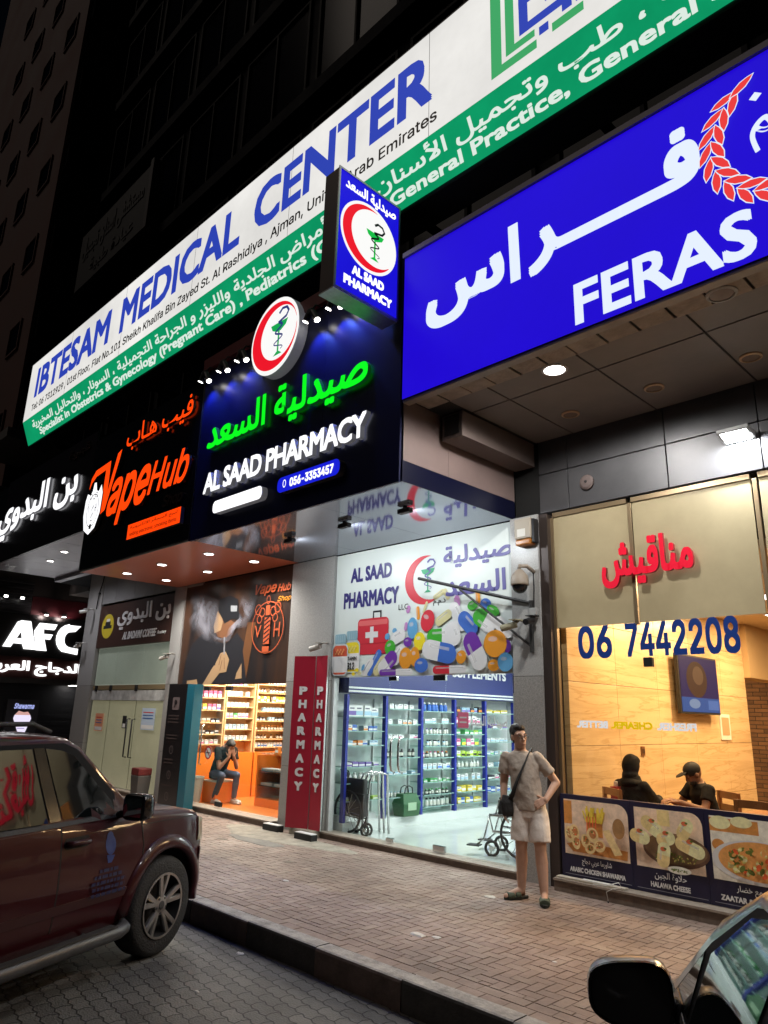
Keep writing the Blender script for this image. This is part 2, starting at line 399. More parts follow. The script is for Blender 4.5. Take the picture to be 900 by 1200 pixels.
# pavement bricks: real herringbone units with worn edges
def brick_mat():
    m = mat('pavement_brick', (.27, .2, .16), .7); nt = m.node_tree; b = nt.nodes['Principled BSDF']; tc = nt.nodes.new('ShaderNodeTexCoord')
    at = nt.nodes.new('ShaderNodeAttribute'); at.attribute_name = 'tone'
    cr = nt.nodes.new('ShaderNodeValToRGB'); e = cr.color_ramp.elements; e[0].color = (.225, .16, .13, 1); e[1].color = (.345, .27, .225, 1)
    x = e.new(.45); x.color = (.285, .205, .17, 1); x = e.new(.75); x.color = (.31, .235, .19, 1); nt.links.new(at.outputs['Fac'], cr.inputs[0])
    n = nt.nodes.new('ShaderNodeTexNoise'); n.inputs['Scale'].default_value = .9; n.inputs['Detail'].default_value = 9; n.inputs['Roughness'].default_value = .72; nt.links.new(tc.outputs['Object'], n.inputs[0])
    r = nt.nodes.new('ShaderNodeMapRange'); r.inputs[1].default_value = .35; r.inputs[2].default_value = .68; r.inputs[3].default_value = .6; r.inputs[4].default_value = 1.2; nt.links.new(n.outputs[0], r.inputs[0])
    mx = nt.nodes.new('ShaderNodeMix'); mx.data_type = 'RGBA'; mx.inputs['B'].default_value = (.37, .31, .26, 1); nt.links.new(cr.outputs[0], mx.inputs['A'])
    r3 = nt.nodes.new('ShaderNodeMapRange'); r3.inputs[1].default_value = .5; r3.inputs[2].default_value = .75; r3.inputs[4].default_value = .8; nt.links.new(n.outputs[0], r3.inputs[0]); nt.links.new(r3.outputs[0], mx.inputs['Factor'])
    sc = nt.nodes.new('ShaderNodeVectorMath'); sc.operation = 'SCALE'; nt.links.new(mx.outputs['Result'], sc.inputs[0]); nt.links.new(r.outputs[0], sc.inputs['Scale']); nt.links.new(sc.outputs[0], b.inputs['Base Color'])
    n2 = nt.nodes.new('ShaderNodeTexNoise'); n2.inputs['Scale'].default_value = 45; n2.inputs['Detail'].default_value = 7; nt.links.new(tc.outputs['Object'], n2.inputs[0])
    bp = nt.nodes.new('ShaderNodeBump'); bp.inputs['Strength'].default_value = .5; bp.inputs['Distance'].default_value = .006; nt.links.new(n2.outputs[0], bp.inputs['Height']); nt.links.new(bp.outputs[0], b.inputs['Normal'])
    return m
def pavement():
    mb = MB(); tone = []; a = .094; g = .0012; bv = .0035
    def brick(x0, x1, y0, y1):
        x0 = max(x0, -20); x1 = min(x1, 3.5); y0 = max(y0, 4.545); y1 = min(y1, 7.9)
        if x1 - x0 < .02 or y1 - y0 < .02: return
        z = random.uniform(-.0012, .001); t = min(1, max(0, random.gauss(.5, .15))); sk = [z + random.uniform(-.0015, .0015) for _ in range(4)]
        x0 += g; x1 -= g; y0 += g; y1 -= g; b = len(mb.v)
        mb.v += [(x0, y0, -.02), (x1, y0, -.02), (x1, y1, -.02), (x0, y1, -.02)]
        mb.v += [(x0 + bv, y0 + bv, sk[0]), (x1 - bv, y0 + bv, sk[1]), (x1 - bv, y1 - bv, sk[2]), (x0 + bv, y1 - bv, sk[3])]
        for q in ((4, 5, 6, 7), (0, 1, 5, 4), (1, 2, 6, 5), (2, 3, 7, 6), (3, 0, 4, 7)): mb.face([b + i for i in q]); tone.append(t)
    for p in range(-214, 40):
        for q in range(46, 86):
            d = (p - q) % 4; X = p * a; Y = q * a
            if d == 0: brick(X, X + 2 * a, Y, Y + a)
            elif d == 2: brick(X, X + a, Y - a, Y + a)
    a2 = .2
    for i in range(int(23.5 / .2)):       # border course along the kerb
        x = -20 + i * .2; b0 = len(tone)
        for (ya, yb, off) in ((4.325, 4.435, 0), (4.435, 4.545, .1)):
            y0, y1 = ya + g, yb - g; xa, xb = x + off + g, x + off + .2 - g; z = random.uniform(-.003, .002); t = min(1, max(0, random.gauss(.55, .2))); b = len(mb.v)
            mb.v += [(xa, y0, -.02), (xb, y0, -.02), (xb, y1, -.02), (xa, y1, -.02), (xa + bv, y0 + bv, z), (xb - bv, y0 + bv, z), (xb - bv, y1 - bv, z), (xa + bv, y1 - bv, z)]
            for qd in ((4, 5, 6, 7), (0, 1, 5, 4), (1, 2, 6, 5), (2, 3, 7, 6), (3, 0, 4, 7)): mb.face([b + i2 for i2 in qd]); tone.append(t)
    o = mb.build('pavement', brick_mat())
    at = o.data.attributes.new('tone', 'FLOAT', 'FACE'); at.data.foreach_set('value', tone); struct(o)
pavement()
sand = mat('joint_sand', (.19, .15, .12), .9, var=(8, .4))
struct(MB().poly([(-20, 4.3, -.0045), (3.5, 4.3, -.0045), (3.5, 7.9, -.0045), (-20, 7.9, -.0045)]).build('pavement_bed', sand))
kd, kb, kg = mat('kerb_dark_paint', (.035, .031, .029), .6, var=(6, .5), bump=(40, .3)), mat('kerb_brown_paint', (.10, .068, .058), .6, var=(5, .45), bump=(40, .3)), mat('kerb_worn_top', (.31, .29, .27), .7, var=(7, .5), bump=(50, .4))
def kerb():
    mb = MB(); x = -23.9; i = 0
    while x < 6:
        a, b = x + .004, x + .95 - .004; dz = random.uniform(-.004, .003); dy = random.uniform(-.005, .005); y0, y1, z1 = 4.165 + dy, 4.32, .004 + dz; r = .022
        prof = [(y0, ROADZ - .05), (y0, z1 - r), (y0 + r * .35, z1 - r * .3), (y0 + r, z1), (y1, z1), (y1, ROADZ - .05)]
        c = kd if i % 2 else kb
        L_ = [(a, y, z) for y, z in prof]; R_ = [(b, y, z) for y, z in prof]; s = len(mb.v); mb.v += L_ + R_; n = len(prof)
        mb.use(c)
        for k in range(n - 1):
            mb.use(c if k < 2 else kg); mb.face((s + k, s + n + k, s + n + k + 1, s + k + 1))
        mb.use(c); mb.face([s + k for k in range(n)]); mb.face([s + n + k for k in range(n)][::-1])
        x += .95; i += 1
    struct(mb.build('kerb'))
    struct(box('kerb_bed', sand, None, -150, 150, 4.2, 4.31, ROADZ - .1, -.014))
kerb()
# loose sand, broken concrete round the pillar foot, litter
cs = mat('cement_patch', (.3, .27, .22), .85, var=(5, .35), bump=(30, .6))
def blob(cx, cy, rx, ry, z, n=40, jag=.25, seed=1):
    R = random.Random(seed); ph = [R.uniform(0, 6.28) for _ in range(5)]; pts = []
    for k in range(n):
        t = 2 * PI * k / n; r = 1 + jag * sum(math.sin((j + 2) * t + ph[j]) / (j + 2) for j in range(5)); pts.append((cx + rx * r * math.cos(t), cy + ry * r * math.sin(t)))
    return pts
def patch(name, pts, h, m):
    c = (sum(p[0] for p in pts) / len(pts), sum(p[1] for p in pts) / len(pts)); n = len(pts)
    rs = [[(p[0], p[1], -.006) for p in pts], [(c[0] + (p[0] - c[0]) * .93, c[1] + (p[1] - c[1]) * .93, h) for p in pts]]
    return struct(MB().rings(rs).build(name, m))
patch('cement_screed', blob(-9.3, 7.05, 1.25, .42, 0, 60, .35, 4), .007, cs)
patch('cement_screed', blob(-9.25, 6.62, .62, .2, 0, 40, .3, 9), .006, mat('cement_grey', (.2, .185, .165), .85, var=(6, .3), bump=(30, .5)))

# ================================================================ MAIN BUILDING
gran = mat('granite_panel', (.3, .29, .275), .35, var=(90, .35))
granU = mat('granite_light', (.36, .355, .345), .3, var=(60, .22))
dfas = mat('dark_alu_panel', (.085, .084, .09), .42, metal=.3, var=(2, .15))
gfas = mat('grey_alu_panel', (.3, .3, .3), .45, var=(2, .12))
seam = mat('black_seam', (.01, .01, .01), .8)
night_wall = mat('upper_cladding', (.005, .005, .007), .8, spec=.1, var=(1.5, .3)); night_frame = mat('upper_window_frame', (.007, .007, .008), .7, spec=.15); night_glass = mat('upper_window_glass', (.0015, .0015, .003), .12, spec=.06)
BL = thing('commercial_building', 'dark commercial building with a row of lit ground floor shops', 'building', (-5, 7.65, 0))
def pillar(x0, x1, top, split=2.3, m1=gran, m2=granU, y0=7.6, y1=8.1):
    p = MB().use(m1); h = [-.02, .95, split, top] if split else [-.02, top]
    for i in range(len(h) - 1):
        p.use(m1 if h[i] < 2 else m2); p.box(x0, x1, y0, y1, h[i] + .003, h[i + 1] - .003)
    p.use(seam).box(x0 + .01, x1 - .01, y0 + .012, y1 - .01, 0, top - .01)
    return p.build('pillar', None, BL)
pillar(-18.8, -17.95, 5.25); pillar(-14.2, -13.76, 4.34); pillar(-10.0, -8.88, 4.33, y0=7.58, y1=7.78); pillar(-5.32, -4.9, 4.33, y0=7.55)
brn = mat('brown_frame', (.06, .045, .04), .4, metal=.4); brz = mat('bronze_frame', (.3, .22, .13), .35, metal=.6); chrome = mat('steel', (.6, .6, .6), .22, metal=1.); dkm = mat('dark_metal', (.03, .03, .032), .45, metal=.5)
box('frame_post', brn, BL, -4.898, -4.775, 7.58, 7.9, 0, 4.32)
sillm = mat('sill_stone', (.33, .28, .23), .5, var=(20, .25)); silld = mat('sill_side', (.16, .12, .095), .6, var=(12, .3))
def sill(x0, x1, y0, h, y1=7.78):
    s = MB().use(silld); s.box(x0, x1, y0 + .02, y1, -.02, h - .025); s.use(sillm); s.box(x0, x1, y0, y1 + .001, h - .024, h); return s.build('sill', None, BL, bevel=.004)
sill(-13.75, -10.005, 7.45, .1); sill(-8.875, -5.325, 7.5, .09); sill(-17.94, -14.21, 7.5, .09); sill(-4.77, 8, 7.42, .13)
# fascia over the restaurant and upper storeys
fx = [-4.9, -4.47, -3.2, -2.2, -1.2, -.2, .8, 1.8, 2.8, 3.8, 4.8, 5.8, 8]
for i in range(len(fx) - 1):
    for z0, z1 in ((4.345, 4.86), (4.872, 5.34)):
        o = box('fascia_panel', dfas, BL, fx[i] + .006, fx[i + 1] - .006, 7.62, 7.7, z0, z1, bevel=.004)
box('fascia_backing', seam, BL, -5.3, 8, 7.66, 7.9, 4.33, 5.4)
gx = [-17.95, -17.2, -16.2, -15.2, -14.15, -13.1]
for i in range(len(gx) - 1): box('fascia_panel', gfas, BL, gx[i] + .005, gx[i + 1] - .005, 7.62, 7.7, 4.3, 5.33, bevel=.004)
box('fascia_backing', seam, BL, -18.0, -9, 7.66, 7.9, 4.28, 5.4)
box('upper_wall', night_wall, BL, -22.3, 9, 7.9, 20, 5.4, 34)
for zf in range(8, 34, 4):
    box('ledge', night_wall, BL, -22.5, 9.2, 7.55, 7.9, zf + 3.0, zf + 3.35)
    for k in range(10):
        x = -21.5 + 3.05 * k; wf = MB(); w, z0, z1, y = 1.35, zf - .3, zf + 2.6, 7.84
        for a in ((x - w, x - w + .07, z0, z1), (x + w - .07, x + w, z0, z1), (x - .03, x + .03, z0, z1), (x - w + .07, x - .03, z1 - .07, z1), (x + .03, x + w - .07, z1 - .07, z1), (x - w + .07, x - .03, z0, z0 + .07), (x + .03, x + w - .07, z0, z0 + .07)): wf.box(a[0], a[1], y - .02, y + .04, a[2], a[3])
        o = wf.build('window', night_frame, BL)
        MB().box(x - w + .02, x + w - .02, y + .042, y + .052, z0 + .02, z1 - .02).build('pane', night_glass, o)
# ---------------- shop rooms (inside faces)
def room(x0, x1, y0, y1, z1, fl, wl, ce, back=None, left=True, right=True):
    t = .1; box('shop_floor', fl, BL, x0, x1, y0, y1, -.02, .055); box('shop_ceiling', ce, BL, x0, x1, y0, y1, z1, z1 + t)
    box('shop_wall', back or wl, BL, x0, x1, y1, y1 + t, -.02, z1 + t)
    if left: box('shop_wall', wl, BL, x0 - t, x0, y0, y1 + t, -.02, z1 + t)
    if right: box('shop_wall', wl, BL, x1, x1 + t, y0, y1 + t, -.02, z1 + t)
wht = mat('white_wall', (.7, .73, .72), .6); ceil = mat('white_ceiling', (.75, .75, .73), .8)
phf = mat('polished_tile_floor', (.55, .6, .58), .12, var=(3, .06))
room(-9.07, -5.42, 7.79, 12.6, 2.95, phf, wht, ceil)
vw = mat('vape_wall', (.66, .45, .22), .5); vfl = mat('orange_floor', (.55, .16, .03), .3)
room(-13.74, -10.02, 7.79, 10.6, 2.75, vfl, vw, ceil)
cw = mat('coffee_wall', (.42, .4, .28), .6)
room(-17.93, -14.22, 7.9, 10.0, 3.6, cw, cw, ceil)
rw = mat('restaurant_plaster', (.5, .36, .2), .6); rfl = mat('restaurant_floor', (.3, .2, .12), .25)
def marble():
    m = mat('travertine_marble', (.6, .4, .2), .22, spec=.5); nt = m.node_tree; b = nt.nodes['Principled BSDF']; tc = nt.nodes.new('ShaderNodeTexCoord'); mp = nt.nodes.new('ShaderNodeMapping'); mp.inputs['Scale'].default_value = (1, .45, 5.5); mp.inputs['Rotation'].default_value = (.12, 0, 0); nt.links.new(tc.outputs['Object'], mp.inputs[0])
    n = nt.nodes.new('ShaderNodeTexNoise'); n.inputs['Scale'].default_value = 1.3; n.inputs['Detail'].default_value = 10; n.inputs['Distortion'].default_value = .35; nt.links.new(mp.outputs[0], n.inputs[0])
    cr = nt.nodes.new('ShaderNodeValToRGB'); e = cr.color_ramp.elements; e[0].position = .32; e[0].color = (.58, .41, .22, 1); e[1].position = .7; e[1].color = (.74, .56, .34, 1); x = e.new(.48); x.color = (.70, .51, .29, 1); x = e.new(.505); x.color = (.56, .39, .2, 1); x = e.new(.525); x.color = (.71, .52, .30, 1)
    nt.links.new(n.outputs[0], cr.inputs[0]); nt.links.new(cr.outputs[0], b.inputs['Base Color']); return m
mar = marble()
box('shop_floor', rfl, BL, -4.85, 8, 7.79, 18, -.02, .055); box('shop_ceiling', mat('restaurant_ceiling', (.55, .45, .32), .7), BL, -4.85, 8, 7.79, 18, 3.55, 3.65)
brk = mat('brown_brick_wall', (.2, .1, .05), .8); brick_nodes(brk, 1, .3, .09, (.26, .14, .07), (.14, .075, .04), (.07, .045, .03), .01)
bw = MB(); bw.poly([(-12.2, 17.9, 0), (8, 17.9, 0), (8, 17.9, 3.6), (-12.2, 17.9, 3.6)])
box('shop_floor', rfl, BL, -12.2, -4.86, 13.8, 18, -.02, .054); box('shop_ceiling', MATS['restaurant_ceiling'], BL, -12.2, -4.86, 13.8, 18, 3.55, 3.65); box('shop_wall', rw, BL, -12.3, -12.2, 13.7, 18, 0, 3.6); box('shop_wall', rw, BL, -12.2, -4.96, 13.7, 13.79, 0, 3.6)
def brick_xz(m):   # the brick pattern runs over x and z on an upright wall
    for n in m.node_tree.nodes:
        if n.type == 'MAPPING': n.inputs['Rotation'].default_value = (math.radians(-90), 0, 0)
brick_xz(brk); bw.build('shop_wall', brk, BL)
box('shop_wall', rw, BL, 8, 8.1, 7.79, 18, 0, 3.6)
zb = [.055, .75, 1.5, 2.25, 3.0, 3.55]; yb = [7.8, 9.0, 10.2, 11.4, 12.6, 13.7]
mw = MB()
for i in range(5):
    for j in range(5): mw.box(-4.85, -4.70, yb[i] + .003, yb[i + 1] - .003, zb[j] + .003, zb[j + 1] - .003)
mw.build('marble_cladding', mar, BL, bevel=.003); box('shop_wall', mat('marble_joint', (.12, .08, .045), .8), BL, -4.95, -4.705, 7.81, 13.68, .06, 3.54)
box('shop_wall', rw, BL, -4.98, -4.6, 13.7, 17.9, 2.6, 3.55)

# ---------------- shopfront glazing
gl = glass('shop_glass', (.96, .98, .97), 1.0); glr = glass('restaurant_glass', (.97, .95, .9), .9)
def shopfront(name, label, loc): return thing(name, label, 'shopfront', loc)
PH = shopfront('pharmacy_shopfront', 'frameless glass pharmacy front with two doors and white trim below the pill poster', (-7.1, 7.66, .09))
def pane(parent, x0, x1, z0, z1, m=gl, y=7.66, n='glass_pane'): return box(n, m, parent, x0 + .003, x1 - .003, y, y + .01, z0 + .003, z1 - .003)
pane(PH, -8.86, -7.6, .09, 2.34)
pane(PH, -6.52, -5.34, .09, 2.34)
d = pane(PH, -7.6, -6.52, .1, 2.34, n='glass_door')
def patch_fit(x, z, w=.16, h=.06, par=None, m=chrome): return box('patch_fitting', m, par, x - w / 2, x + w / 2, 7.64, 7.685, z - h / 2, z + h / 2, bevel=.004)
patch_fit(-7.52, 2.31, par=d); patch_fit(-6.62, 2.31, .22, .08, par=d); patch_fit(-6.62, .14, .2, .08, par=d); patch_fit(-7.52, .13, .14, .05, par=d)
for x in (-7.45, -7.30):
    MB().tube([(x, 7.645, 1.02), (x, 7.58, 1.05), (x, 7.56, 1.12), (x, 7.56, 1.4), (x, 7.58, 1.47), (x, 7.645, 1.5)], .016, 10).build('handle', chrome, d, smooth=True)
box('frame_post', mat('white_frame', (.72, .74, .74), .4), PH, -8.874, -8.82, 7.64, 7.74, .09, 2.34); box('frame_post', MATS['white_frame'], PH, -5.42, -5.325, 7.672, 7.74, .09, 2.34)
box('blue_trim', mat('navy_trim', (.012, .02, .2), .4), PH, -5.415, -5.33, 7.668, 7.6715, 2.1, 2.34)

VP = shopfront('vape_shopfront', 'glass vape shop front with black patch fittings below the smoke poster', (-11.9, 7.66, .1))
pane(VP, -13.75, -12.75, .1, 2.26); dv = pane(VP, -12.75, -11.72, .11, 2.26, n='glass_door'); pane(VP, -11.72, -10.01, .1, 2.26)
for x, z in ((-12.62, 2.2), (-11.85, 2.2), (-11.9, .16)): patch_fit(x, z, .2, .08, par=dv, m=dkm)
MB().tube([(-12.55, 7.62, .8), (-12.55, 7.58, .82), (-12.55, 7.58, 1.5), (-12.55, 7.62, 1.52)], .014, 8).build('handle', chrome, dv, smooth=True)

CF = shopfront('coffee_shopfront', 'closed coffee shop front with beige blinded glass doors and long handles', (-16, 7.66, .09))
film = mat('beige_film_glow', (.5, .47, .34), .22, var=(1.2, .08), emit=((.30, .27, .17), .55)); film2 = mat('grey_green_film_glow', (.34, .36, .31), .2, var=(1, .08), emit=((.2, .22, .18), .6))  # films glow by themselves, standing in for light from inside the shop
dc = None
for x0, x1, n in ((-17.92, -16.95, 'glass_pane'), (-16.95, -15.6, 'glass_door'), (-15.6, -14.22, 'glass_door')):
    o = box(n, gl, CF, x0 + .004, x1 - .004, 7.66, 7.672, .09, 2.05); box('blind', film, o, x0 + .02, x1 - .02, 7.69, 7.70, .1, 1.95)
    if n == 'glass_door':
        x = x1 - .12 if x0 < -16 else x0 + .12
        MB().tube([(x, 7.65, .75), (x, 7.58, .76), (x, 7.58, 1.55), (x, 7.65, 1.56)], .016, 8).build('handle', dkm, o, smooth=True)
for x0, x1 in ((-17.92, -16.85), (-16.85, -15.5), (-15.5, -14.22)):
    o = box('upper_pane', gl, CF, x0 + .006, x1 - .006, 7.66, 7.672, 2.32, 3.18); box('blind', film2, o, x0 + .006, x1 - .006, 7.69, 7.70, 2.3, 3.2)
box('transom', mat('transom_brown', (.2, .15, .08), .5), CF, -17.92, -14.22, 7.66, 7.78, 2.2, 2.30); box('marble_strip', mat('marble_strip', (.45, .45, .43), .4, var=(5, .4)), CF, -17.92, -14.22, 7.655, 7.70, 1.96, 2.18)
for x in (-17.7, -15.6, -16.9): box('hinge', dkm, CF, x - .05, x + .05, 7.63, 7.66, 2.16, 2.3, bevel=.005)
paper = mat('paper_white', (.75, .75, .72), .6); pred = mat('print_red', (.6, .03, .03), .5); pblk = mat('print_black', (.02, .02, .02), .5); pblue = mat('print_blue', (.05, .15, .4), .5); porg = mat('print_orange', (.8, .35, .2), .5)
for lab, cat_, x0, x1, z0, z1, m_ in (('orange and white sticker sheet on the left coffee shop pane', 'sticker', -17.55, -17.1, 1.25, 1.65, porg), ('light blue notice sheet high on the right coffee shop door', 'notice', -15.2, -14.6, 1.35, 1.8, mat('print_pale_blue', (.5, .6, .72), .5)), ('small black code sticker on the coffee shop door', 'sticker', -16.1, -15.9, 1.35, 1.62, pblk)):
    A = Art(front(7.657)); A.rect(x0, x1, z0, z1, m_); A.rect(x0 + .03, x1 - .03, z0 + .02, z0 + .1, paper)
    if m_ is not pblk:
        for k in range(3): A.rect(x0 + .06, x1 - .08, z1 - .1 - .06 * k, z1 - .08 - .06 * k, pred if k == 0 else pblue)
    tag(A.build('door_sticker', None), lab, cat_)

RS = shopfront('restaurant_shopfront', 'restaurant window wall with bronze frames and frosted beige panes on top', (-2.5, 7.68, .13))
frost = mat('frosted_beige_glow', (.34, .285, .18), .16, spec=.6, var=(1.1, .12), emit=((.30, .235, .125), .26))  # weak glow in the panes stands in for the lit room behind
for x0, x1 in ((-4.74, -3.74), (-3.68, -2.36), (-2.28, -1.0), (-.94, .4), (.46, 1.8)):
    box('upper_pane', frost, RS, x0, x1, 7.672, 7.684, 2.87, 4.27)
    box('transom', brz, RS, x0, x1, 7.65, 7.70, 4.275, 4.33)
for x in (-4.76, -3.71, -2.32, -.97, .43, 1.83): box('mullion', brz, RS, x - .022, x + .022, 7.655, 7.71, 2.85 if x > -4 else .13, 4.272, bevel=.003)
for x0, x1 in ((-4.73, -3.56), (-3.56, -2.2), (-2.2, -.9), (-.9, .4), (.4, 1.8)): pane(RS, x0, x1, .13, 2.86, glr, 7.68)
box('pane_clip', dkm, RS, -3.66, -3.56, 7.64, 7.695, 2.38, 2.48, bevel=.003)

# ================================================================ CANOPIES
mirror_pan = mat('glossy_soffit_panel', (.5, .54, .64), .07, metal=.75, bump=(.7, .03)); rust = mat('glossy_brown_soffit', (.72, .22, .125), .3, spec=.4, coat=.12)
navy = mat('navy_gloss', (.004, .006, .035), .25); black_g = mat('black_gloss', (.006, .006, .007), .18); brick_side = mat('pinkish_side_panel', (.20, .145, .135), .6, var=(2, .1))
lampw = mat('lamp_lens', (.8, .8, .8), .4, emit=((1, .96, .9), 14)); dead = mat('dead_lamp', (.16, .11, .08), .5); trimw = mat('lamp_trim', (.5, .5, .5), .4)
def downlight(par, x, y, z, r=.075, on=True, power=0, color=(1, .95, .88), trim=trimw, cone=150, bl=.8):
    o = MB().lathe([(r, 0), (r * 1.25, 0), (r * 1.25, -.012), (r, -.018), (r, 0)], (x, y, z), n=20, cap=False).build('downlight', trim, par)
    MB().lathe([(r * .96, -.002), (r * .96, -.012)], (x, y, z), n=20).build('lens', lampw if on else dead, o)
    if power: lamp('lamp_light', 'SPOT', (x, y, z - .05), power, color, r, (x, y - .05, 0), cone, blend=bl)
PC = thing('pharmacy_canopy', 'navy pharmacy canopy box with a mirror bright grey soffit', 'canopy', (-7.5, 6.5, 4.33))
for x0, x1 in ((-9.84, -8.35), (-8.345, -6.82), (-6.815, -5.31)): box('soffit_panel', mirror_pan, PC, x0, x1, 5.47, 7.6, 4.335, 4.35)
box('canopy_box', navy, PC, -9.85, -5.3, 5.46, 7.64, 4.352, 7.15)
box('edge_band', mat('navy_edge', (.003, .004, .022), .3), PC, -5.299, -5.285, 5.45, 7.62, 4.33, 4.58)
for y0, y1 in ((5.46, 6.25), (6.254, 7.62)): box('side_panel', brick_side, PC, -5.299, -5.287, y0, y1, 4.581, 5.4)
def floodfix(par, x, y, z, to, power, color=(.92, .97, 1)):
    o = box('floodlight', dkm, par, x - .1, x + .1, y - .04, y + .04, z - .08, z - .02, bevel=.006)
    box('bracket', dkm, o, x - .02, x + .02, y - .02, y + .02, z - .02, z + .01); box('lens', lampw, o, x - .085, x + .085, y + .041, y + .045, z - .075, z - .03)
    lamp('flood_light', 'AREA', (x, y + .06, z - .08), power, color, .18, to, sizey=.06)
floodfix(PC, -8.46, 6.31, 4.335, (-8.0, 7.65, 3.0), 16); floodfix(PC, -7.15, 6.25, 4.335, (-7.0, 7.65, 3.0), 16); floodfix(PC, -6.0, 6.25, 4.335, (-6.0, 7.65, 3.0), 16)
VC = thing('vape_canopy', 'black vape shop canopy with glossy brown soffit and round downlights', 'canopy', (-12, 6.5, 4.35))
box('soffit_panel', rust, VC, -14.1, -9.862, 5.47, 7.6, 4.345, 4.36); box('canopy_box', black_g, VC, -14.12, -9.86, 5.46, 7.64, 4.362, 7.05)
box('edge_trim', gfas, VC, -14.12, -9.86, 5.4505, 5.469, 4.34, 4.375)
for x, y in ((-13.38, 6.09), (-13.43, 6.96), (-10.48, 6.15), (-11.91, 7.0), (-10.39, 7.01), (-12.0, 6.1)): downlight(VC, x, y, 4.344, .08, power=150)
CC = thing('coffee_canopy', 'grey panelled coffee shop canopy with two soffit downlights', 'canopy', (-17.5, 6.5, 5.3))
scal = mat('soffit_strip_panel', (.42, .4, .46), .35, metal=.2, var=(2, .1))
for k in range(7): box('soffit_panel', scal, CC, -20.9 + .97 * k, -20.9 + .97 * k + .955, 5.5, 7.6, 5.30, 5.33)
box('canopy_box', black_g, CC, -21.0, -14.13, 5.48, 7.64, 5.34, 7.3); box('edge_beam', scal, CC, -20.95, -14.12, 7.42, 7.6, 5.2, 5.299)
for x, y in ((-17.0, 6.15), (-18.4, 6.35)): downlight(CC, x, y, 5.298, .08, power=100, color=(.95, .93, 1))
FC = thing('restaurant_canopy', 'deep restaurant canopy with dusty ceiling panels and a cracked tile edge', 'canopy', (0, 6.5, 5.28))
cpan = mat('dusty_ceiling_panel', (.17, .145, .135), .55, metal=.1, var=(1.2, .2)); tilec = mat('cracked_edge_tile', (.3, .245, .2), .75, var=(6, .3), bump=(20, .4))
cx = [-4.9, -4.35, -3.25, -2.15, -1.05, .05, 1.15, 2.25, 3.35, 4.45, 5.55, 8]
for i in range(len(cx) - 1):
    for y0, y1 in ((5.80, 6.22), (6.24, 7.58)): box('ceiling_panel', cpan, FC, cx[i] + .01, cx[i + 1] - .01, y0, y1, 5.30, 5.315, bevel=.003)
R_ = random.Random(3)
for i in range(40):
    x = -5.2 + .33 * i
    o = box('edge_tile', tilec, FC, x + .006 + R_.uniform(0, .01), x + .324 - R_.uniform(0, .012), 5.535 + R_.uniform(0, .012), 5.785, 5.285 + R_.uniform(-.006, .006), 5.30, bevel=.004)
box('front_lip', mat('lip_alu', (.32, .28, .25), .5, metal=.2, var=(4, .2)), FC, -5.27, 8, 5.42, 5.525, 5.265, 5.30, bevel=.004)
box('canopy_box', seam, FC, -5.26, 8, 5.48, 7.6, 5.318, 7.12)
box('duct', mat('duct_board', (.13, .10, .09), .6, var=(3, .15)), FC, -5.24, -4.93, 6.08, 7.58, 4.98, 5.298, bevel=.004); box('duct_mouth', seam, FC, -5.2, -4.97, 6.07, 6.079, 5.02, 5.27)
for x, y in ((-4.05, 7.03), (-3.01, 7.01), (-2.01, 6.99), (-1.0, 6.98)): downlight(FC, x, y, 5.299, .085, on=False, trim=mat('brass_trim', (.5, .33, .2), .4))
downlight(FC, -1.79, 5.66, 5.284, .1, on=False, trim=gfas)
downlight(FC, -3.57, 5.92, 5.298, .11, power=300, color=(1, .97, .92), cone=176, bl=.25); downlight(FC, .6, 5.92, 5.298, .11, power=300, color=(1, .97, .92), cone=176, bl=.25)

# ================================================================ SIGNS
def extr(fr, pts, m, name, parent, d0=.003, d1=.05, rim=None):
    mb = MB().use(m); n = len(pts); b = len(mb.v)
    mb.v += [tuple(fr(u, v, d0)) for u, v in pts] + [tuple(fr(u, v, d1)) for u, v in pts]
    mb.face([b + n + k for k in range(n)])
    if rim: mb.use(rim)
    mb.face([b + k for k in range(n)][::-1])
    for k in range(n): mb.face((b + k, b + (k + 1) % n, b + n + (k + 1) % n, b + n + k))
    return mb.build(name, None, parent)
def ellpts(cx, cy, rx, ry, n=40): return [(cx + rx * math.cos(2 * PI * k / n), cy + ry * math.sin(2 * PI * k / n)) for k in range(n)]
# ---- big clinic light box
CS = thing('clinic_sign', 'long white and green light box with blue capitals high above the canopies', 'sign', (-9.4, 5.4, 8.0))
sw = em('lit_white_panel', (232, 230, 226), 1.0, var=(.45, .13)); sg = em('lit_green_panel', (12, 150, 98), 1.0, var=(1.4, .12)); sb = em('lit_blue_letter', (44, 66, 178), 1.0); sgl = em('lit_white_letter', (222, 236, 226), 1.0); sk_ = mat('black_letter', (.01, .01, .012), .4); sgg = em('lit_logo_green', (60, 165, 100), 1.0)
FI = Frame((0, 5.4, 0), (1, 0, -.0135), (0, 0, 1)); XE = .6
MB().poly([FI(-19.24, 8.71), FI(XE, 8.71), FI(XE, 10.37), FI(-19.24, 10.37)]).build('white_panel', sw, CS)
GV = Vector((0, -.23, .60)).normalized(); FG = Frame((0, 5.4, 8.709), (1, 0, -.0135), GV)
MB().poly([FG(-19.24, -.64), FG(XE, -.64), FG(XE, 0), FG(-19.24, 0)]).build('green_panel', sg, CS)
bx = MB(); prof = [(5.405, 8.70), (5.405, 10.40), (6.1, 10.40), (6.1, 8.05), (5.66, 8.08)]
bx.rings([[(x, y, z - .0135 * x) for y, z in prof] for x in (-19.25, XE + .01)]); bx.build('housing', dkm, CS)
for k in range(8): box('hanger', night_frame, CS, -18.6 + 2.6 * k, -18.5 + 2.6 * k, 5.7, 7.9, 8.1 + .25 - .035 * k, 8.18 + .25 - .035 * k)
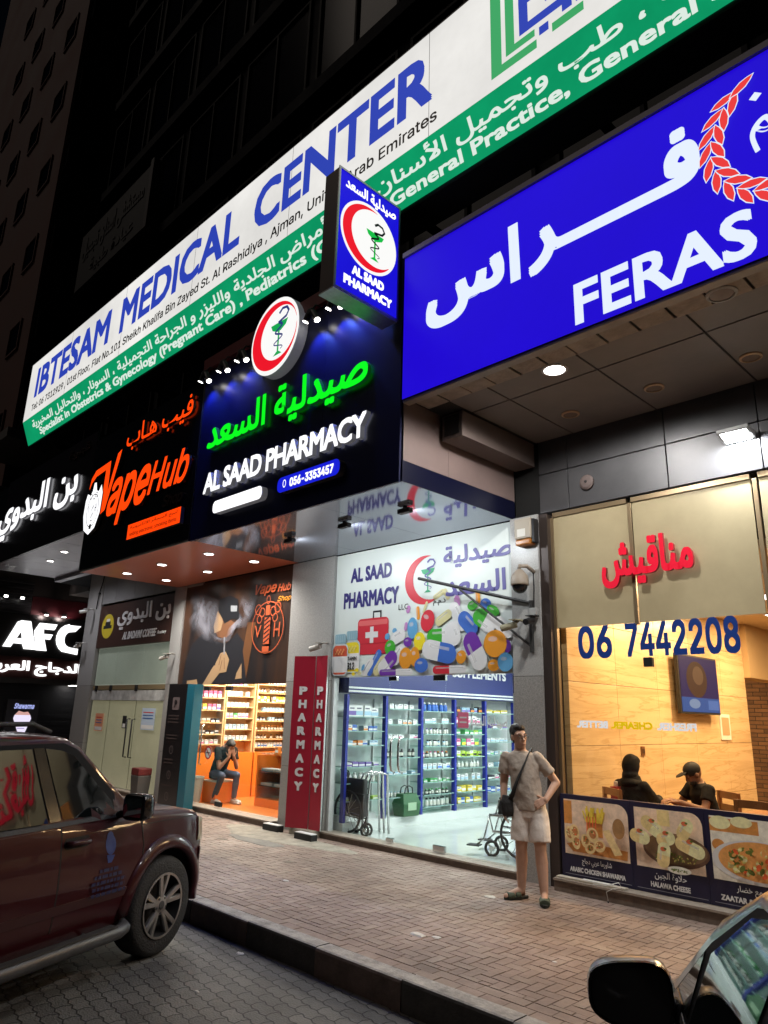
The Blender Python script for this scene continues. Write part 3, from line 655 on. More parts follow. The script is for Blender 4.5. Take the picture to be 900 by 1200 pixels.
for w, a, b in (('IBTESAM', -18.68, -14.27), ('MEDICAL', -13.72, -9.19), ('CENTER', -8.78, -4.84)): text(w, FI, a, b, 9.24, 10.1, sb, CS, .003, .026)
text('Tel: 06 7312929 , 01st Floor, Flat No.101 Sheikh Khalifa Bin Zayed St. Al Rashidiya , Ajman, United Arab Emirates', FI, -18.72, -4.76, 8.83, 9.07, sk_, CS, .003, .012)
text('الأمراض الجلدية والليزر و الجراحة التجميلية ، السونار ، والتحاليل المخبرية', FG, -18.66, -6.7, -.36, -.07, sgl, CS, .003, .022, ar=True)
text('عامة ، طب وتجميل الأسنان', FG, -5.9, -1.2, -.355, -.05, sgl, CS, .003, .022, ar=True)
text('Specialist in Obstetrics & Gynecology (Pregnant Care) , Pediatrics (Child', FG, -18.3, -6.4, -.6, -.37, sgl, CS, .003, .024)
text('General Practice, General Surgery', FG, -5.72, -.35, -.6, -.37, sgl, CS, .003, .024)
for k in range(7): box('panel_seam', mat('panel_seam', (.25, .25, .24), .6), CS, -16.5 + 2.9 * k, -16.494 + 2.9 * k, 5.3975, 5.3995, 8.71 + .0135 * (16.5 - 2.9 * k), 10.37 + .0135 * (16.5 - 2.9 * k))
A = Art(FI); x0 = -3.92
for r in ((x0, x0 + .15, 8.87, 10.3), (x0 + .15, x0 + .62, 8.87, 8.99)): A.rect(*r, sgg)
for r in ((x0 + .21, x0 + .33, 9.05, 10.3), (x0 + .33, x0 + .6, 9.05, 9.15), (x0 + .82, x0 + 1.2, 8.93, 9.05)): A.rect(*r, sgg)
for r in ((x0 + .4, x0 + .52, 9.2, 9.9), (x0 + .52, x0 + .95, 9.2, 9.32), (x0 + .95, x0 + 1.07, 9.1, 9.75), (x0 + .4, x0 + .75, 9.6, 9.7), (x0 + .75, x0 + .86, 9.42, 10.2), (x0 + .66, x0 + .78, 9.0, 9.12), (x0 + .4, x0 + .62, 10.0, 10.12), (x0 + 1.12, x0 + 1.22, 9.1, 10.2)): A.rect(*r, sb)
A.build('logo', CS)
# ---- pharmacy fascia sign
PS = thing('pharmacy_sign', 'black canopy sign with green Arabic letters above white capital letters', 'sign', (-7.5, 5.44, 4.34))
npan = mat('navy_sign_panel', (.006, .008, .05), .35, spec=.35)
for x0, x1 in ((-9.84, -8.15), (-8.146, -6.73), (-6.726, -5.31)): box('panel', npan, PS, x0, x1, 5.42, 5.452, 4.32, 7.2)
box('top_strip', mat('dark_red_strip', (.12, .008, .01), .5), PS, -9.86, -5.55, 5.36, 5.458, 7.21, 7.42); box('edge_trim', dkm, PS, -9.862, -9.846, 5.40, 5.46, 4.32, 7.2)
F = front(5.419)
rimg = mat('letter_return_green', (.01, .12, .03), .3, emit=((.02, .4, .06), .08)); rimw = mat('letter_return_white', (.35, .35, .38), .35, emit=((.5, .5, .55), .12)); rimo = mat('letter_return_dark', (.05, .045, .045), .4)
lg = em('lit_green_letter', (10, 232, 28), 1.25); lw = em('lit_letter_white', (252, 252, 255), 1.3); lb = em('lit_blue_pill', (22, 30, 205), 1.1); lo = em('lit_orange', (252, 66, 8), 1.25); lr = em('lit_red', (228, 22, 40), 1.1); lwh = em('lit_disc_white', (246, 246, 244), 1.05); lgr2 = em('lit_cup_green', (20, 165, 80), 1.0); lnv = em('lit_snake_navy', (40, 52, 120), 1.0)
text('صيدلية السعد', F, -9.47, -5.8, 5.6, 6.22, lg, PS, .06, .03, ar=True, rim=rimg, lift=.02)
text('AL SAAD PHARMACY', F, -9.42, -5.78, 4.97, 5.3, lw, PS, .075, .026, rim=rimw, lift=.02, space=.93)
def pill(u0, u1, v0, v1):
    r = (v1 - v0) * .4; pts = []
    for (cx_, cy_, a0) in ((u1 - r, v0 + r, -90), (u1 - r, v1 - r, 0), (u0 + r, v1 - r, 90), (u0 + r, v0 + r, 180)):
        for k in range(6): a = math.radians(a0 + 18 * k); pts.append((cx_ + r * math.cos(a), cy_ + r * math.sin(a)))
    return pts
extr(F, pill(-9.08, -7.83, 4.6, 4.79), lw, 'light_bar', PS, .003, .1, rimw); o = extr(F, pill(-7.48, -6.22, 4.59, 4.80), lb, 'phone_plate', PS, .003, .1, rimo)
text('056-3353457', front(5.317), -7.2, -6.33, 4.63, 4.75, lw, o, .004, .03)
A = Art(front(5.317)); A.ring(-7.32, 4.7, .035, .055, .012, lw, 16); A.rect(-7.335, -7.305, 4.645, 4.657, lw); A.build('phone_mark', o)
dd = thing('lit_logo_disc', 'round white lit disc with red crescent and green cup above the green Arabic letters', 'sign', (-7.71, 5.4, 6.4))
extr(F, ellpts(-7.71, 7.0, .57, .6), lwh, 'disc', dd, .01, .17, rimw); FD = front(5.245)
A = Art(FD); A.crescent(-7.71, 7.0, .53, .42, .1, .02, lr, 1.0); A.build('crescent', dd); A = Art(FD, .006); snake_cup(A, -7.58, 7.02, .72, lgr2, lnv, 1.0); A.build('cup_and_snake', dd)
for x in (-9.62, -9.08, -8.57, -6.9, -6.42, -5.98):
    o = box('spot_lamp', dkm, PS, x - .05, x + .05, 5.22, 5.30, 7.02, 7.1, bevel=.01); MB().tube([(x, 5.26, 7.08), (x, 5.33, 7.2), (x, 5.42, 7.22)], .012, 6).build('arm', dkm, o)
    MB().tube([(x - .09, 5.25, 6.95), (x - .04, 5.26, 7.05)], .045, 12).build('barrel', dkm, o); MB().tube([(x + .13, 5.27, 6.9), (x + .04, 5.26, 7.05)], .045, 12).build('barrel', dkm, o)
    MB().lathe([(.04, 0), (.04, .006)], (x - .095, 5.249, 6.94), (-.45, -.1, -.9), 12).build('lens', lampw, o); MB().lathe([(.04, 0), (.04, .006)], (x + .135, 5.27, 6.89), (.5, .1, -.85), 12).build('lens', lampw, o)
    lamp('spot_light', 'SPOT', (x + .02, 5.24, 6.88), 60, (.08, .16, 1), .03, (x + .02, 5.44, 6.35), 95, blend=.9)
# ---- projecting pharmacy sign
PJ = thing('projecting_sign', 'small blue lit box sign sticking out over the street with a crescent logo', 'sign', (-5.45, 4.9, 6.33))
lblue = em('lit_blue_panel', (26, 18, 214), 1.0, var=(1.2, .05)); mar_b = mat('maroon_side', (.055, .03, .028), .45, var=(4, .2)); alu = mat('aluminium_edge', (.5, .5, .5), .3, metal=.8)
MB().poly([(-5.35, 4.38, 6.36), (-5.35, 5.36, 6.36), (-5.35, 5.36, 7.92), (-5.35, 4.38, 7.92)]).build('lit_face', lblue, PJ)
box('housing', mar_b, PJ, -5.60, -5.354, 4.37, 5.37, 6.345, 7.93); box('bottom_plate', mat('galvanised', (.45, .47, .48), .35, metal=.6, var=(9, .2)), PJ, -5.605, -5.35, 4.365, 5.375, 6.325, 6.343)
fe = MB()
for a in ((4.36, 4.385, 6.34, 7.94), (5.355, 5.38, 6.34, 7.94), (4.385, 5.355, 7.915, 7.94), (4.385, 5.355, 6.34, 6.36)): fe.box(-5.353, -5.338, *a)
fe.build('edge_frame', alu, PJ); box('arm', dkm, PJ, -5.5, -5.46, 5.37, 5.46, 6.6, 6.66); box('arm', dkm, PJ, -5.5, -5.46, 5.37, 5.46, 7.0, 7.06)
FS = side(-5.349)
text('صيدلية السعد', FS, 4.47, 5.30, 7.68, 7.86, lw, PJ, .003, .03, ar=True); text('AL SAAD', FS, 4.62, 5.13, 6.62, 6.74, lw, PJ, .003, .05); text('PHARMACY', FS, 4.5, 5.27, 6.45, 6.57, lw, PJ, .003, .05)
A = Art(FS, .003); A.ell(4.87, 7.22, .455, .46, lwh, n=48); A.crescent(4.87, 7.22, .42, .37, .085, .03, lr); A.build('logo_disc', PJ); A = Art(FS, .008); snake_cup(A, 4.97, 7.22, .52, em('lit_cup_bright', (20, 190, 70), 1.0), sk_); A.build('cup_and_snake', PJ)
# ---- vape fascia sign
VS = thing('vape_sign', 'black canopy sign with orange script letters and a white lit crest', 'sign', (-12, 5.44, 4.38))
box('panel', mat('black_sign_panel', (.004, .004, .005), .22), VS, -14.12, -9.866, 5.43, 5.455, 4.38, 7.1)
F = front(5.429)
text('فيب هـاب', F, -12.5, -10.08, 6.43, 6.92, lo, VS, .05, .014, ar=True, rim=rimo, lift=.02)
extr(F, [(-13.98, 6.02), (-13.93, 6.22), (-13.75, 6.36), (-13.1, 6.42), (-13.08, 5.78), (-12.82, 6.50), (-12.66, 6.55), (-12.72, 6.36), (-13.1, 5.42), (-13.3, 5.36), (-13.28, 6.27), (-13.7, 6.22), (-13.88, 6.12), (-13.96, 6.0)], lo, 'lettering', VS, .02, .07, rimo)
text('ape', F, -13.02, -11.36, 5.03, 5.98, lo, VS, .045, .02, shear=.4, rim=rimo, lift=.02); text('Hub', F, -11.4, -10.03, 5.36, 5.96, lo, VS, .045, .016, shear=.35, rim=rimo, lift=.02)
text('Shop', F, -10.85, -10.2, 5.0, 5.25, mat('unlit_letter', (.03, .012, .01), .4), VS, .03, .01, shear=.3)
o = extr(F, [(-11.95, 4.65), (-10.1, 4.65), (-10.1, 4.92), (-11.95, 4.92)], lo, 'light_bar', VS, .01, .08, rimo)
text('لبيع السجائر الالكترونية', front(5.348), -11.85, -10.2, 4.8, 4.89, mat('dark_print', (.12, .02, .01), .5), o, .002, ar=True); text('selling electronic smoking items', front(5.348), -11.85, -10.2, 4.68, 4.77, MATS['dark_print'], o, .002)
cpts = [(-13.93, 5.02), (-13.6, 5.12), (-13.4, 5.4), (-13.38, 5.8), (-13.5, 5.98), (-13.62, 5.86), (-13.75, 5.9), (-13.84, 6.08), (-13.95, 6.08), (-14.0, 5.92), (-14.1, 5.84), (-14.28, 5.9), (-14.36, 5.76), (-14.38, 5.45), (-14.24, 5.14)]
cpts = [(u + .3 - .0, v) for u, v in cpts]; cpts = [(-13.6 + (u + 13.6) * .78 - .06, v) for u, v in cpts]
o = extr(F, cpts, lw, 'crest', VS, .02, .09, rimo); A = Art(front(5.338)); cg = mat('crest_grey', (.08, .08, .09), .4)
A.ring(-13.62, 5.5, .27, .34, .018, cg, 28); A.rect(-13.66, -13.58, 5.28, 5.75, cg); A.rect(-13.65, -13.59, 5.3, 5.73, lw); A.stroke([(-13.66, 5.35), (-13.58, 5.45)], .02, cg); A.stroke([(-13.66, 5.5), (-13.58, 5.6)], .02, cg); A.rect(-13.67, -13.57, 5.12, 5.22, cg); A.stroke([(-13.82, 5.62), (-13.78, 5.45), (-13.74, 5.62)], .02, cg); A.stroke([(-13.5, 5.45), (-13.5, 5.62)], .018, cg); A.stroke([(-13.44, 5.45), (-13.44, 5.62)], .018, cg); A.stroke([(-13.5, 5.53), (-13.44, 5.53)], .018, cg); A.ring(-13.75, 5.8, .06, .06, .015, cg, 14); A.ring(-13.5, 5.8, .06, .06, .015, cg, 14)
A.build('crest_lines', o)
# ---- coffee fascia sign and the second coffee sign on the wall
KS = thing('coffee_sign', 'dark canopy sign with glowing white Arabic letters left of the orange script', 'sign', (-17, 5.44, 5.25))
box('panel', mat('coffee_sign_panel', (.010, .007, .010), .3), KS, -19.5, -14.13, 5.43, 5.479, 5.2, 7.35)
text('بن البدوي', front(5.429), -19.6, -14.66, 5.72, 6.8, lw, KS, .05, .035, ar=True, rim=rimw, lift=.02)
text('قهوة', front(5.429), -15.5, -14.4, 6.95, 7.2, MATS['unlit_letter'], KS, .03, .01, ar=True)
K2 = thing('coffee_wall_sign', 'dark brown board with white Arabic and COFFEE letters over the beige doors', 'sign', (-16, 7.6, 3.2))
box('board', mat('brown_sign_board', (.055, .026, .02), .4, var=(3, .1)), K2, -17.92, -14.215, 7.60, 7.64, 3.2, 4.24)
wl = mat('white_letter', (.75, .75, .75), .4); F = front(7.6)
text('بن البدوي', F, -16.85, -14.3, 3.58, 4.16, wl, K2, .02, .025, ar=True); text('AL BADAWI COFFEE', F, -16.5, -14.85, 3.34, 3.52, wl, K2, .01, .025, shear=.3); text('Roastery', F, -14.8, -14.4, 3.36, 3.46, wl, K2, .005, .01, shear=.3)
A = Art(F); A.ell(-17.4, 3.72, .33, .3, mat('yellow_disc', (.62, .5, .04), .4)); A.ell(-17.4, 3.78, .15, .1, pblk); A.rect(-17.63, -17.17, 3.66, 3.74, pblk); A.rect(-17.5, -17.3, 3.83, 3.9, wl); A.build('logo_disc', K2)
# ---- restaurant fascia sign
FS_ = thing('restaurant_sign', 'wide glowing blue light box with white lettering and a red wreath', 'sign', (-1, 5.4, 5.3))
fb = em('lit_royal_blue', (30, 8, 200), 1.12, var=(.5, .06), rough=.2); fw_ = em('lit_pale_letter', (226, 236, 250), 1.05); F = front(5.4)
MB().poly([F(-5.265, 5.3), F(8, 5.3), F(8, 7.17), F(-5.265, 7.17)]).build('lit_face', fb, FS_); box('housing', dkm, FS_, -5.27, 8, 5.404, 5.475, 5.301, 7.19); box('top_cap', mat('purple_cap', (.12, .1, .2), .4), FS_, -5.275, 8, 5.37, 5.48, 7.175, 7.24)
text('FERAS', F, -3.01, -1.4, 5.35, 5.79, fw_, FS_, .004, .02); text('RESTAURANT', F, -1.1, 2.4, 5.38, 5.76, fw_, FS_, .004, .035)
text('فـــــر', F, -3.5, -1.75, 6.09, 6.88, fw_, FS_, .004, .045, ar=True); text('ا', F, -3.74, -3.60, 6.13, 6.82, fw_, FS_, .004, .03, ar=True, shear=0); text('س', F, -4.9, -3.8, 6.0, 6.58, fw_, FS_, .004, .045, ar=True)
wr = em('lit_wreath_red', (236, 62, 62), 1.0); A = Art(F, .003)
for sgn in (-1, 1):
    for k in range(11):
        t = math.radians(262 - 14.2 * k); wx, wy, R0 = -1.06, 6.42, .59; px_, py_ = R0 * math.cos(t), R0 * math.sin(t); rot = math.degrees(math.atan2(-math.cos(t), math.sin(t)))
        for sd in ((1, -1) if k < 10 else (0,)):
            nx, ny = math.cos(t) * .05 * sd, math.sin(t) * .05 * sd; r2 = rot - 27 * sd
            for rx, ry, mm in ((.125, .043, fw_), (.112, .034, wr)):
                x, y, rr = wx + px_ + nx, wy + py_ + ny, r2
                if sgn > 0: x, rr = 2 * wx - x, 180 - rr
                A.poly([(x + (u * math.cos(math.radians(rr)) - v * math.sin(math.radians(rr))), y + (u * math.sin(math.radians(rr)) + v * math.cos(math.radians(rr)))) for u, v in ((-rx, 0), (-rx * .5, -ry * .8), (rx * .1, -ry), (rx * .6, -ry * .6), (rx, 0), (rx * .6, ry * .6), (rx * .1, ry), (-rx * .5, ry * .8))], mm)
A.build('wreath', FS_)
text('مطعم', F, -1.35, -.5, 6.25, 6.7, fw_, FS_, .004, .012, ar=True); A = Art(F, .004); A.ell(-1.27, 6.78, .05, .045, fw_, 0, 4); A.build('dot', FS_)
# ---- pharmacy poster
PP = thing('pharmacy_poster', 'white pharmacy poster of coloured pills, red first aid bag and red crescent', 'poster', (-7.1, 7.63, 2.35))
pw = mat('poster_white', (.68, .74, .71), .35, spec=.4); box('sheet', pw, PP, -8.87, -5.325, 7.635, 7.655, 2.345, 4.325)
pn = mat('print_navy', (.035, .03, .17), .4); pvi = mat('print_violet', (.11, .1, .32), .4); prd = mat('print_poster_red', (.6, .03, .05), .4); F = front(7.634)
text('AL SAAD', F, -8.51, -7.58, 3.83, 4.07, pn, PP, .002, .035); text('PHARMACY', F, -8.66, -7.42, 3.42, 3.68, pn, PP, .002, .035); text('LLC', F, -7.42, -7.22, 3.31, 3.39, sk_, PP, .002)
text('صيدلية', F, -6.54, -5.35, 3.82, 4.14, pvi, PP, .002, .03, ar=True); text('السعد', F, -6.5, -5.46, 3.42, 3.72, pvi, PP, .002, .03, ar=True); text('ذ.م.م', F, -6.73, -6.5, 3.31, 3.41, sk_, PP, .002, .01, ar=True)
A = Art(F); A.crescent(-6.9, 3.71, .36, .32, .11, .02, prd, 1.1); snake_cup(A, -6.83, 3.76, .48, mat('print_cup_green', (.03, .35, .16), .4), pvi); A.build('crescent_logo', PP)
def pc(n, r, g, b):
    if n.startswith('photo_'): return mat('print_' + n, (min(.88, r * 1.65), min(.85, g * 1.5), min(.8, b * 1.3)), .35, var=(16, .2))
    return mat('print_' + n, (r, g, b), .35)
W = pc('pill_white', .72, .72, .72); G = pc('pill_green', .06, .4, .04); B_ = pc('pill_blue', .06, .16, .55); V = pc('pill_violet', .16, .04, .35); O = pc('pill_orange', .75, .3, .03); Yp = pc('pill_yellow', .8, .65, .03); T = pc('pill_cream', .6, .56, .3); R = prd; S = pc('pill_sky', .12, .35, .6); PK = pc('pill_pink', .5, .22, .5)
A = Art(F); q = lambda px, py: (-8.855 + px / 900 * 3.62, 4.0 - .0 - (py - 0) / 415 * 1.75 + (-.05 + .05 * (1 - px / 900)))
def zc(px, py): return (-8.83 + (px / 880) * 3.5, 2.35 + (372 - py + (px - 440) * .0) / 372 * 1.33)
def cp(px, py, ln, w, a, b, rot): u, v = zc(px, py); ln *= .9; w *= .9; v = max(v, 2.352 + abs(math.sin(math.radians(rot))) * (ln / 2 - w / 2) + w / 2); u = min(u, -5.34 - abs(math.cos(math.radians(rot))) * (ln / 2 - w / 2) - w / 2); A.caps(u, v, ln, w, a, b, rot)
def el(px, py, rx, ry, m, rot=0):
    u, v = zc(px, py); rx *= .92; ry *= .92; v = max(v, 2.352 + max(rx, ry)); u = min(u, -5.34 - max(rx, ry)); A.ell(u, v, rx, ry, m, rot); A.ell(u - rx * .2, v + ry * .35, rx * .4, ry * .2, PGLOSS, rot) if rx > .08 else None
for a in ((555, 60, .26, .09, T, T, 25), (590, 62, .2, .09, T, T, -60), (405, 105, .13, .09, PK, PK, 75), (455, 125, .22, .07, O, O, 95), (490, 105, .2, .05, T, T, 65), (395, 175, .14, .07, PK, PK, 80), (640, 95, .18, .11, PK, PK, 100), (732, 90, .2, .08, O, O, 95), (300, 210, .12, .1, S, S, 20), (338, 188, .1, .08, S, S, 10)): cp(*a)
el(765, 118, .1, .08, B_, -20); el(710, 118, .1, .07, G, 10); el(795, 145, .12, .07, G, -30); cp(645, 155, .5, .2, W, W, -60); cp(580, 155, .36, .15, T, T, 28); el(505, 160, .14, .17, R, -20); el(432, 185, .11, .17, S); cp(360, 215, .34, .2, W, W, 20); cp(690, 185, .44, .24, B_, B_, -45); cp(760, 180, .46, .26, G, W, 145); cp(840, 210, .4, .2, W, W, -40); cp(575, 225, .62, .23, W, G, 0); cp(625, 220, .38, .28, W, W, -70); el(470, 240, .12, .14, Yp); el(412, 240, .09, .075, V); el(322, 258, .12, .12, G, 20); cp(365, 290, .4, .2, W, W, 45); cp(240, 330, .5, .13, B_, B_, 55); cp(205, 340, .35, .14, W, W, 50); cp(270, 330, .38, .16, T, T, 50); cp(312, 330, .5, .24, W, V, 218); el(450, 300, .1, .15, O, 0); el(405, 305, .14, .17, O); cp(565, 285, .7, .3, B_, W, -12); el(665, 310, .09, .1, O, -30); cp(725, 290, .6, .3, V, W, 118); el(865, 280, .06, .09, V); el(800, 345, .1, .08, O); el(808, 268, .2, .19, O); el(855, 335, .13, .13, S); el(485, 345, .14, .11, B_); cp(360, 362, .75, .1, W, V, 0); cp(615, 355, .66, .12, W, R, 0); el(185, 335, .06, .03, S, 60); el(150, 345, .05, .03, Yp); el(132, 370, .04, .03, Yp); el(165, 360, .05, .03, T)
A.build('pills', PP)
A = Art(F, .006); dkr = pc('bag_dark', .02, .02, .025); A.rect(-7.97, -7.78, 3.2, 3.34, dkr); A.rect(-7.94, -7.81, 3.2, 3.31, pw); A.rect(-8.3, -7.62, 2.68, 3.23, prd, .07); A.rect(-8.28, -7.64, 3.12, 3.2, pc('bag_hi', .75, .15, .15), .03); A.rect(-8.02, -7.94, 2.85, 3.1, W); A.rect(-8.12, -7.84, 2.93, 3.02, W); A.rect(-8.3, -7.62, 2.84, 2.845, pc('bag_line', .3, .01, .02))
A.build('first_aid_bag', PP)
A = Art(F, .012)
for (u, lo_, t, lab) in ((-8.42, 2.41, Yp, 'B'), (-8.68, 2.37, pc('vit_red', .6, .1, .05), 'C')):
    A.rect(u - .19, u + .19, lo_, lo_ + .5, pc('bottle_glass', .5, .58, .6), .09); A.rect(u - .17, u + .17, lo_ + .02, lo_ + .47, t, .08); A.rect(u - .185, u + .185, lo_ + .05, lo_ + .3, W); A.rect(u - .13, u + .13, lo_ + .5, lo_ + .65, pc('bottle_cap', .25, .42, .5), .03)
    for k in range(5): A.rect(u - .11 + .05 * k, u - .10 + .05 * k, lo_ + .52, lo_ + .63, pc('bottle_cap_rib', .4, .56, .62))
    for k in range(9): A.ell(u - .1 + .025 * k, lo_ + .34 + .03 * (k % 3), .02, .018, pc('vit_hi', .75, .3, .12) if lab == 'C' else pc('vit_y', .8, .7, .2))
A.build('vitamin_bottles', PP); F2 = front(7.615)
text('VITAMIN', F2, -8.82, -8.55, 2.56, 2.62, sk_, PP, .001, .02); text('C', F2, -8.73, -8.64, 2.42, 2.53, sk_, PP, .001, .02); text('VITAMIN', F2, -8.56, -8.29, 2.6, 2.66, sk_, PP, .001, .02); text('B12', F2, -8.5, -8.34, 2.46, 2.57, sk_, PP, .001, .03)
# ---- vape poster
VPo = thing('vape_poster', 'dark poster of a man in a black cap breathing smoke beside an orange crest', 'poster', (-12, 7.63, 2.27))
def smoke_mat():
    m = mat('poster_dark_print', (.03, .024, .024), .32); nt = m.node_tree; b = nt.nodes['Principled BSDF']; tc = nt.nodes.new('ShaderNodeTexCoord'); n = nt.nodes.new('ShaderNodeTexNoise'); n.inputs['Scale'].default_value = 1.1; n.inputs['Detail'].default_value = 4
    mp = nt.nodes.new('ShaderNodeMapping'); mp.inputs['Scale'].default_value = (2.2, 1, .35); nt.links.new(tc.outputs['Object'], mp.inputs[0]); nt.links.new(mp.outputs[0], n.inputs[0])
    cr = nt.nodes.new('ShaderNodeValToRGB'); e = cr.color_ramp.elements; e[0].position = .35; e[0].color = (.022, .019, .02, 1); e[1].position = .7; e[1].color = (.085, .04, .022, 1); nt.links.new(n.outputs[0], cr.inputs[0]); nt.links.new(cr.outputs[0], b.inputs['Base Color']); return m
def smoke2():
    m = bpy.data.materials.new('printed_smoke'); m.use_nodes = True; nt = m.node_tree; b = nt.nodes['Principled BSDF']; b.inputs['Base Color'].default_value = (.36, .36, .42, 1); b.inputs['Roughness'].default_value = .4
    tc = nt.nodes.new('ShaderNodeTexCoord'); n = nt.nodes.new('ShaderNodeTexNoise'); n.inputs['Scale'].default_value = 2.4; n.inputs['Detail'].default_value = 7; n.inputs['Distortion'].default_value = .6; nt.links.new(tc.outputs['Object'], n.inputs[0])
    g = nt.nodes.new('ShaderNodeAttribute'); g.attribute_name = 'fade'; r = nt.nodes.new('ShaderNodeMapRange'); r.inputs[1].default_value = .3; r.inputs[2].default_value = .65; nt.links.new(n.outputs[0], r.inputs[0])
    mu = nt.nodes.new('ShaderNodeMath'); mu.operation = 'MULTIPLY'; nt.links.new(r.outputs[0], mu.inputs[0]); nt.links.new(g.outputs['Fac'], mu.inputs[1]); nt.links.new(mu.outputs[0], b.inputs['Alpha']); return m
box('sheet', smoke_mat(), VPo, -13.75, -10.01, 7.632, 7.652, 2.27, 4.33); F = front(7.631)
sk = pc('poster_skin', .45, .29, .16); skd = pc('poster_skin_dark', .22, .1, .05); cap_ = pc('poster_cap', .016, .017, .021); shirt = pc('poster_shirt', .025, .025, .03); sm = smoke2()
def vq(px, py): return (-13.75 + (px - 30 + (py - 200) * .045) / 850 * 3.74, 4.3 - (py - 205 + (px - 60) * .165 * (1 - (py - 200) / 720)) / (735 + 0) * 2.03)
def vp(A, pts, m): A.poly([vq(*p) for p in pts], m)
A = Art(F); vp(A, [(110, 640), (200, 560), (300, 620), (400, 640), (480, 560), (545, 640), (560, 930), (40, 940), (60, 760)], shirt); vp(A, [(560, 480), (620, 480), (560, 900), (530, 700)], pc('poster_wood', .16, .07, .03)); vp(A, [(320, 390), (350, 400), (440, 470), (470, 480), (440, 560), (390, 600), (330, 590), (290, 520)], skd); vp(A, [(315, 395), (345, 410), (365, 470), (350, 540), (300, 560), (290, 510)], sk); vp(A, [(330, 300), (420, 270), (480, 300), (490, 400), (515, 440), (500, 465), (440, 450), (380, 490), (355, 440), (325, 400)], cap_); vp(A, [(425, 350), (475, 350), (475, 395), (425, 395)], pc('cap_patch', .3, .32, .34)); vp(A, [(85, 910), (170, 900), (180, 945), (80, 945)], sk); vp(A, [(490, 860), (525, 790), (530, 900), (480, 905)], sk)
vp(A, [(220, 940), (310, 800), (380, 830), (290, 940)], sk); vp(A, [(320, 790), (360, 710), (400, 700), (430, 760), (410, 850), (350, 860), (320, 830)], sk)
for a in ((365, 720, 350, 800), (390, 745, 395, 830), (375, 765, 360, 840)): A.stroke([vq(a[0], a[1]), vq(a[2], a[3])], .02, skd)
A.stroke([vq(385, 590), vq(390, 720)], .05, pc('vape_pen', .3, .3, .32)); A.build('man_picture', VPo)
def smoke_puff(pts, name):
    mb = MB(); c = (sum(p[0] for p in pts) / len(pts), sum(p[1] for p in pts) / len(pts)); n = len(pts); b = 0
    fade = []
    for k, f in ((.02, 1.), (.45, .95), (.8, .5), (1.15, 0.)):
        for p in pts: mb.v.append(tuple(F(*vq(c[0] + (p[0] - c[0]) * k, c[1] + (p[1] - c[1]) * k), .03 if name else .03))); fade.append(f)
    for j in range(3):
        for k in range(n): mb.face((j * n + k, j * n + (k + 1) % n, (j + 1) * n + (k + 1) % n, (j + 1) * n + k))
    o = mb.build('smoke_picture', sm, VPo); at = o.data.attributes.new('fade', 'FLOAT', 'POINT'); at.data.foreach_set('value', fade)
smoke_puff([(70, 450), (90, 300), (160, 240), (240, 240), (320, 330), (330, 520), (310, 620), (240, 600), (180, 580), (110, 520)], 1); smoke_puff([(500, 300), (560, 260), (620, 300), (600, 420), (550, 520), (480, 520), (440, 600), (400, 620), (430, 520), (500, 450)], 1); smoke_puff([(280, 560), (340, 600), (440, 590), (430, 620), (330, 650)], 1)
po = pc('poster_orange', .55, .11, .04); po2 = pc('poster_amber', .75, .3, .03)
def vt(s, px0, px1, py0, py1, m, **k):
    a = vq(px0, py1); b = vq(px1, py0); text(s, F, a[0], b[0], a[1], b[1], m, VPo, .002, lift=.034, **k)
vt('Vape', 620, 775, 160, 290, po, shear=.35, bold=.02); vt('Hub', 780, 872, 165, 245, po, shear=.35, bold=.02); vt('Shop', 780, 874, 265, 330, po2, shear=.3, bold=.01); vt('V', 620, 672, 505, 600, po); vt('H', 755, 800, 480, 595, po)
A = Art(F, .034); c = vq(712, 520); A.ring(c[0], c[1], .49, .47, .018, po, 44); c2 = vq(710, 530)
A.rect(c2[0] - .09, c2[0] + .09, c2[1] - .28, c2[1] + .2, po); 
for k in range(6): A.stroke([(c2[0] - .08, c2[1] - .26 + .08 * k), (c2[0] + .08, c2[1] - .18 + .08 * k)], .028, cap_)
A.rect(c2[0] - .06, c2[0] + .06, c2[1] + .24, c2[1] + .42, po); A.rect(c2[0] - .1, c2[0] + .1, c2[1] - .42, c2[1] - .32, po); A.ring(c2[0], c2[1] + .52, .06, .08, .015, po, 16)
for sg in (-1, 1):
    for (dx, dy, r) in ((.3, .36, .1), (.17, .3, .09), (.24, .18, .08)): A.ring(c2[0] + sg * dx, c2[1] + dy, r, r, .018, po, 18)
A.build('crest_picture', VPo)
# ---- two narrow red pharmacy panels folded round the pillar foot post
for x0, y0, x1, y1, lab in ((-9.44, 7.30, -9.09, 7.46, 'left red vertical board reading PHARMACY on the granite pillar'), (-9.07, 7.46, -8.80, 7.46, 'right red vertical board reading PHARMACY on the granite pillar')):
    rp = thing('pharmacy_board', lab, 'sign', ((x0 + x1) / 2, 7.5, .1)); U = Vector((x1 - x0, y1 - y0, 0)); w = U.length; U.normalize(); FR = Frame((x0, y0, 0), U, (0, 0, 1))
    rpm = mat('red_board', (.36, .014, .035), .4, var=(2, .08))
    mb = MB(); pts = [(0, .1), (w, .1), (w, 2.68), (0, 2.68)]
    extr(FR, pts, rpm, 'board', rp, -.03, 0, alu); 
    for k, ch in enumerate('PHARMACY'): text(ch, FR, w * .5 - .07, w * .5 + .07, 2.2 - k * .205 - .13, 2.2 - k * .205, wl, rp, .006, .05)
pb = thing('board_base', 'rough cement block at the foot of the two red boards', 'block', (-9.1, 7.42, 0)); box('block', cs, pb, -9.42, -8.86, 7.36, 7.575, -.01, .1, bevel=.02)
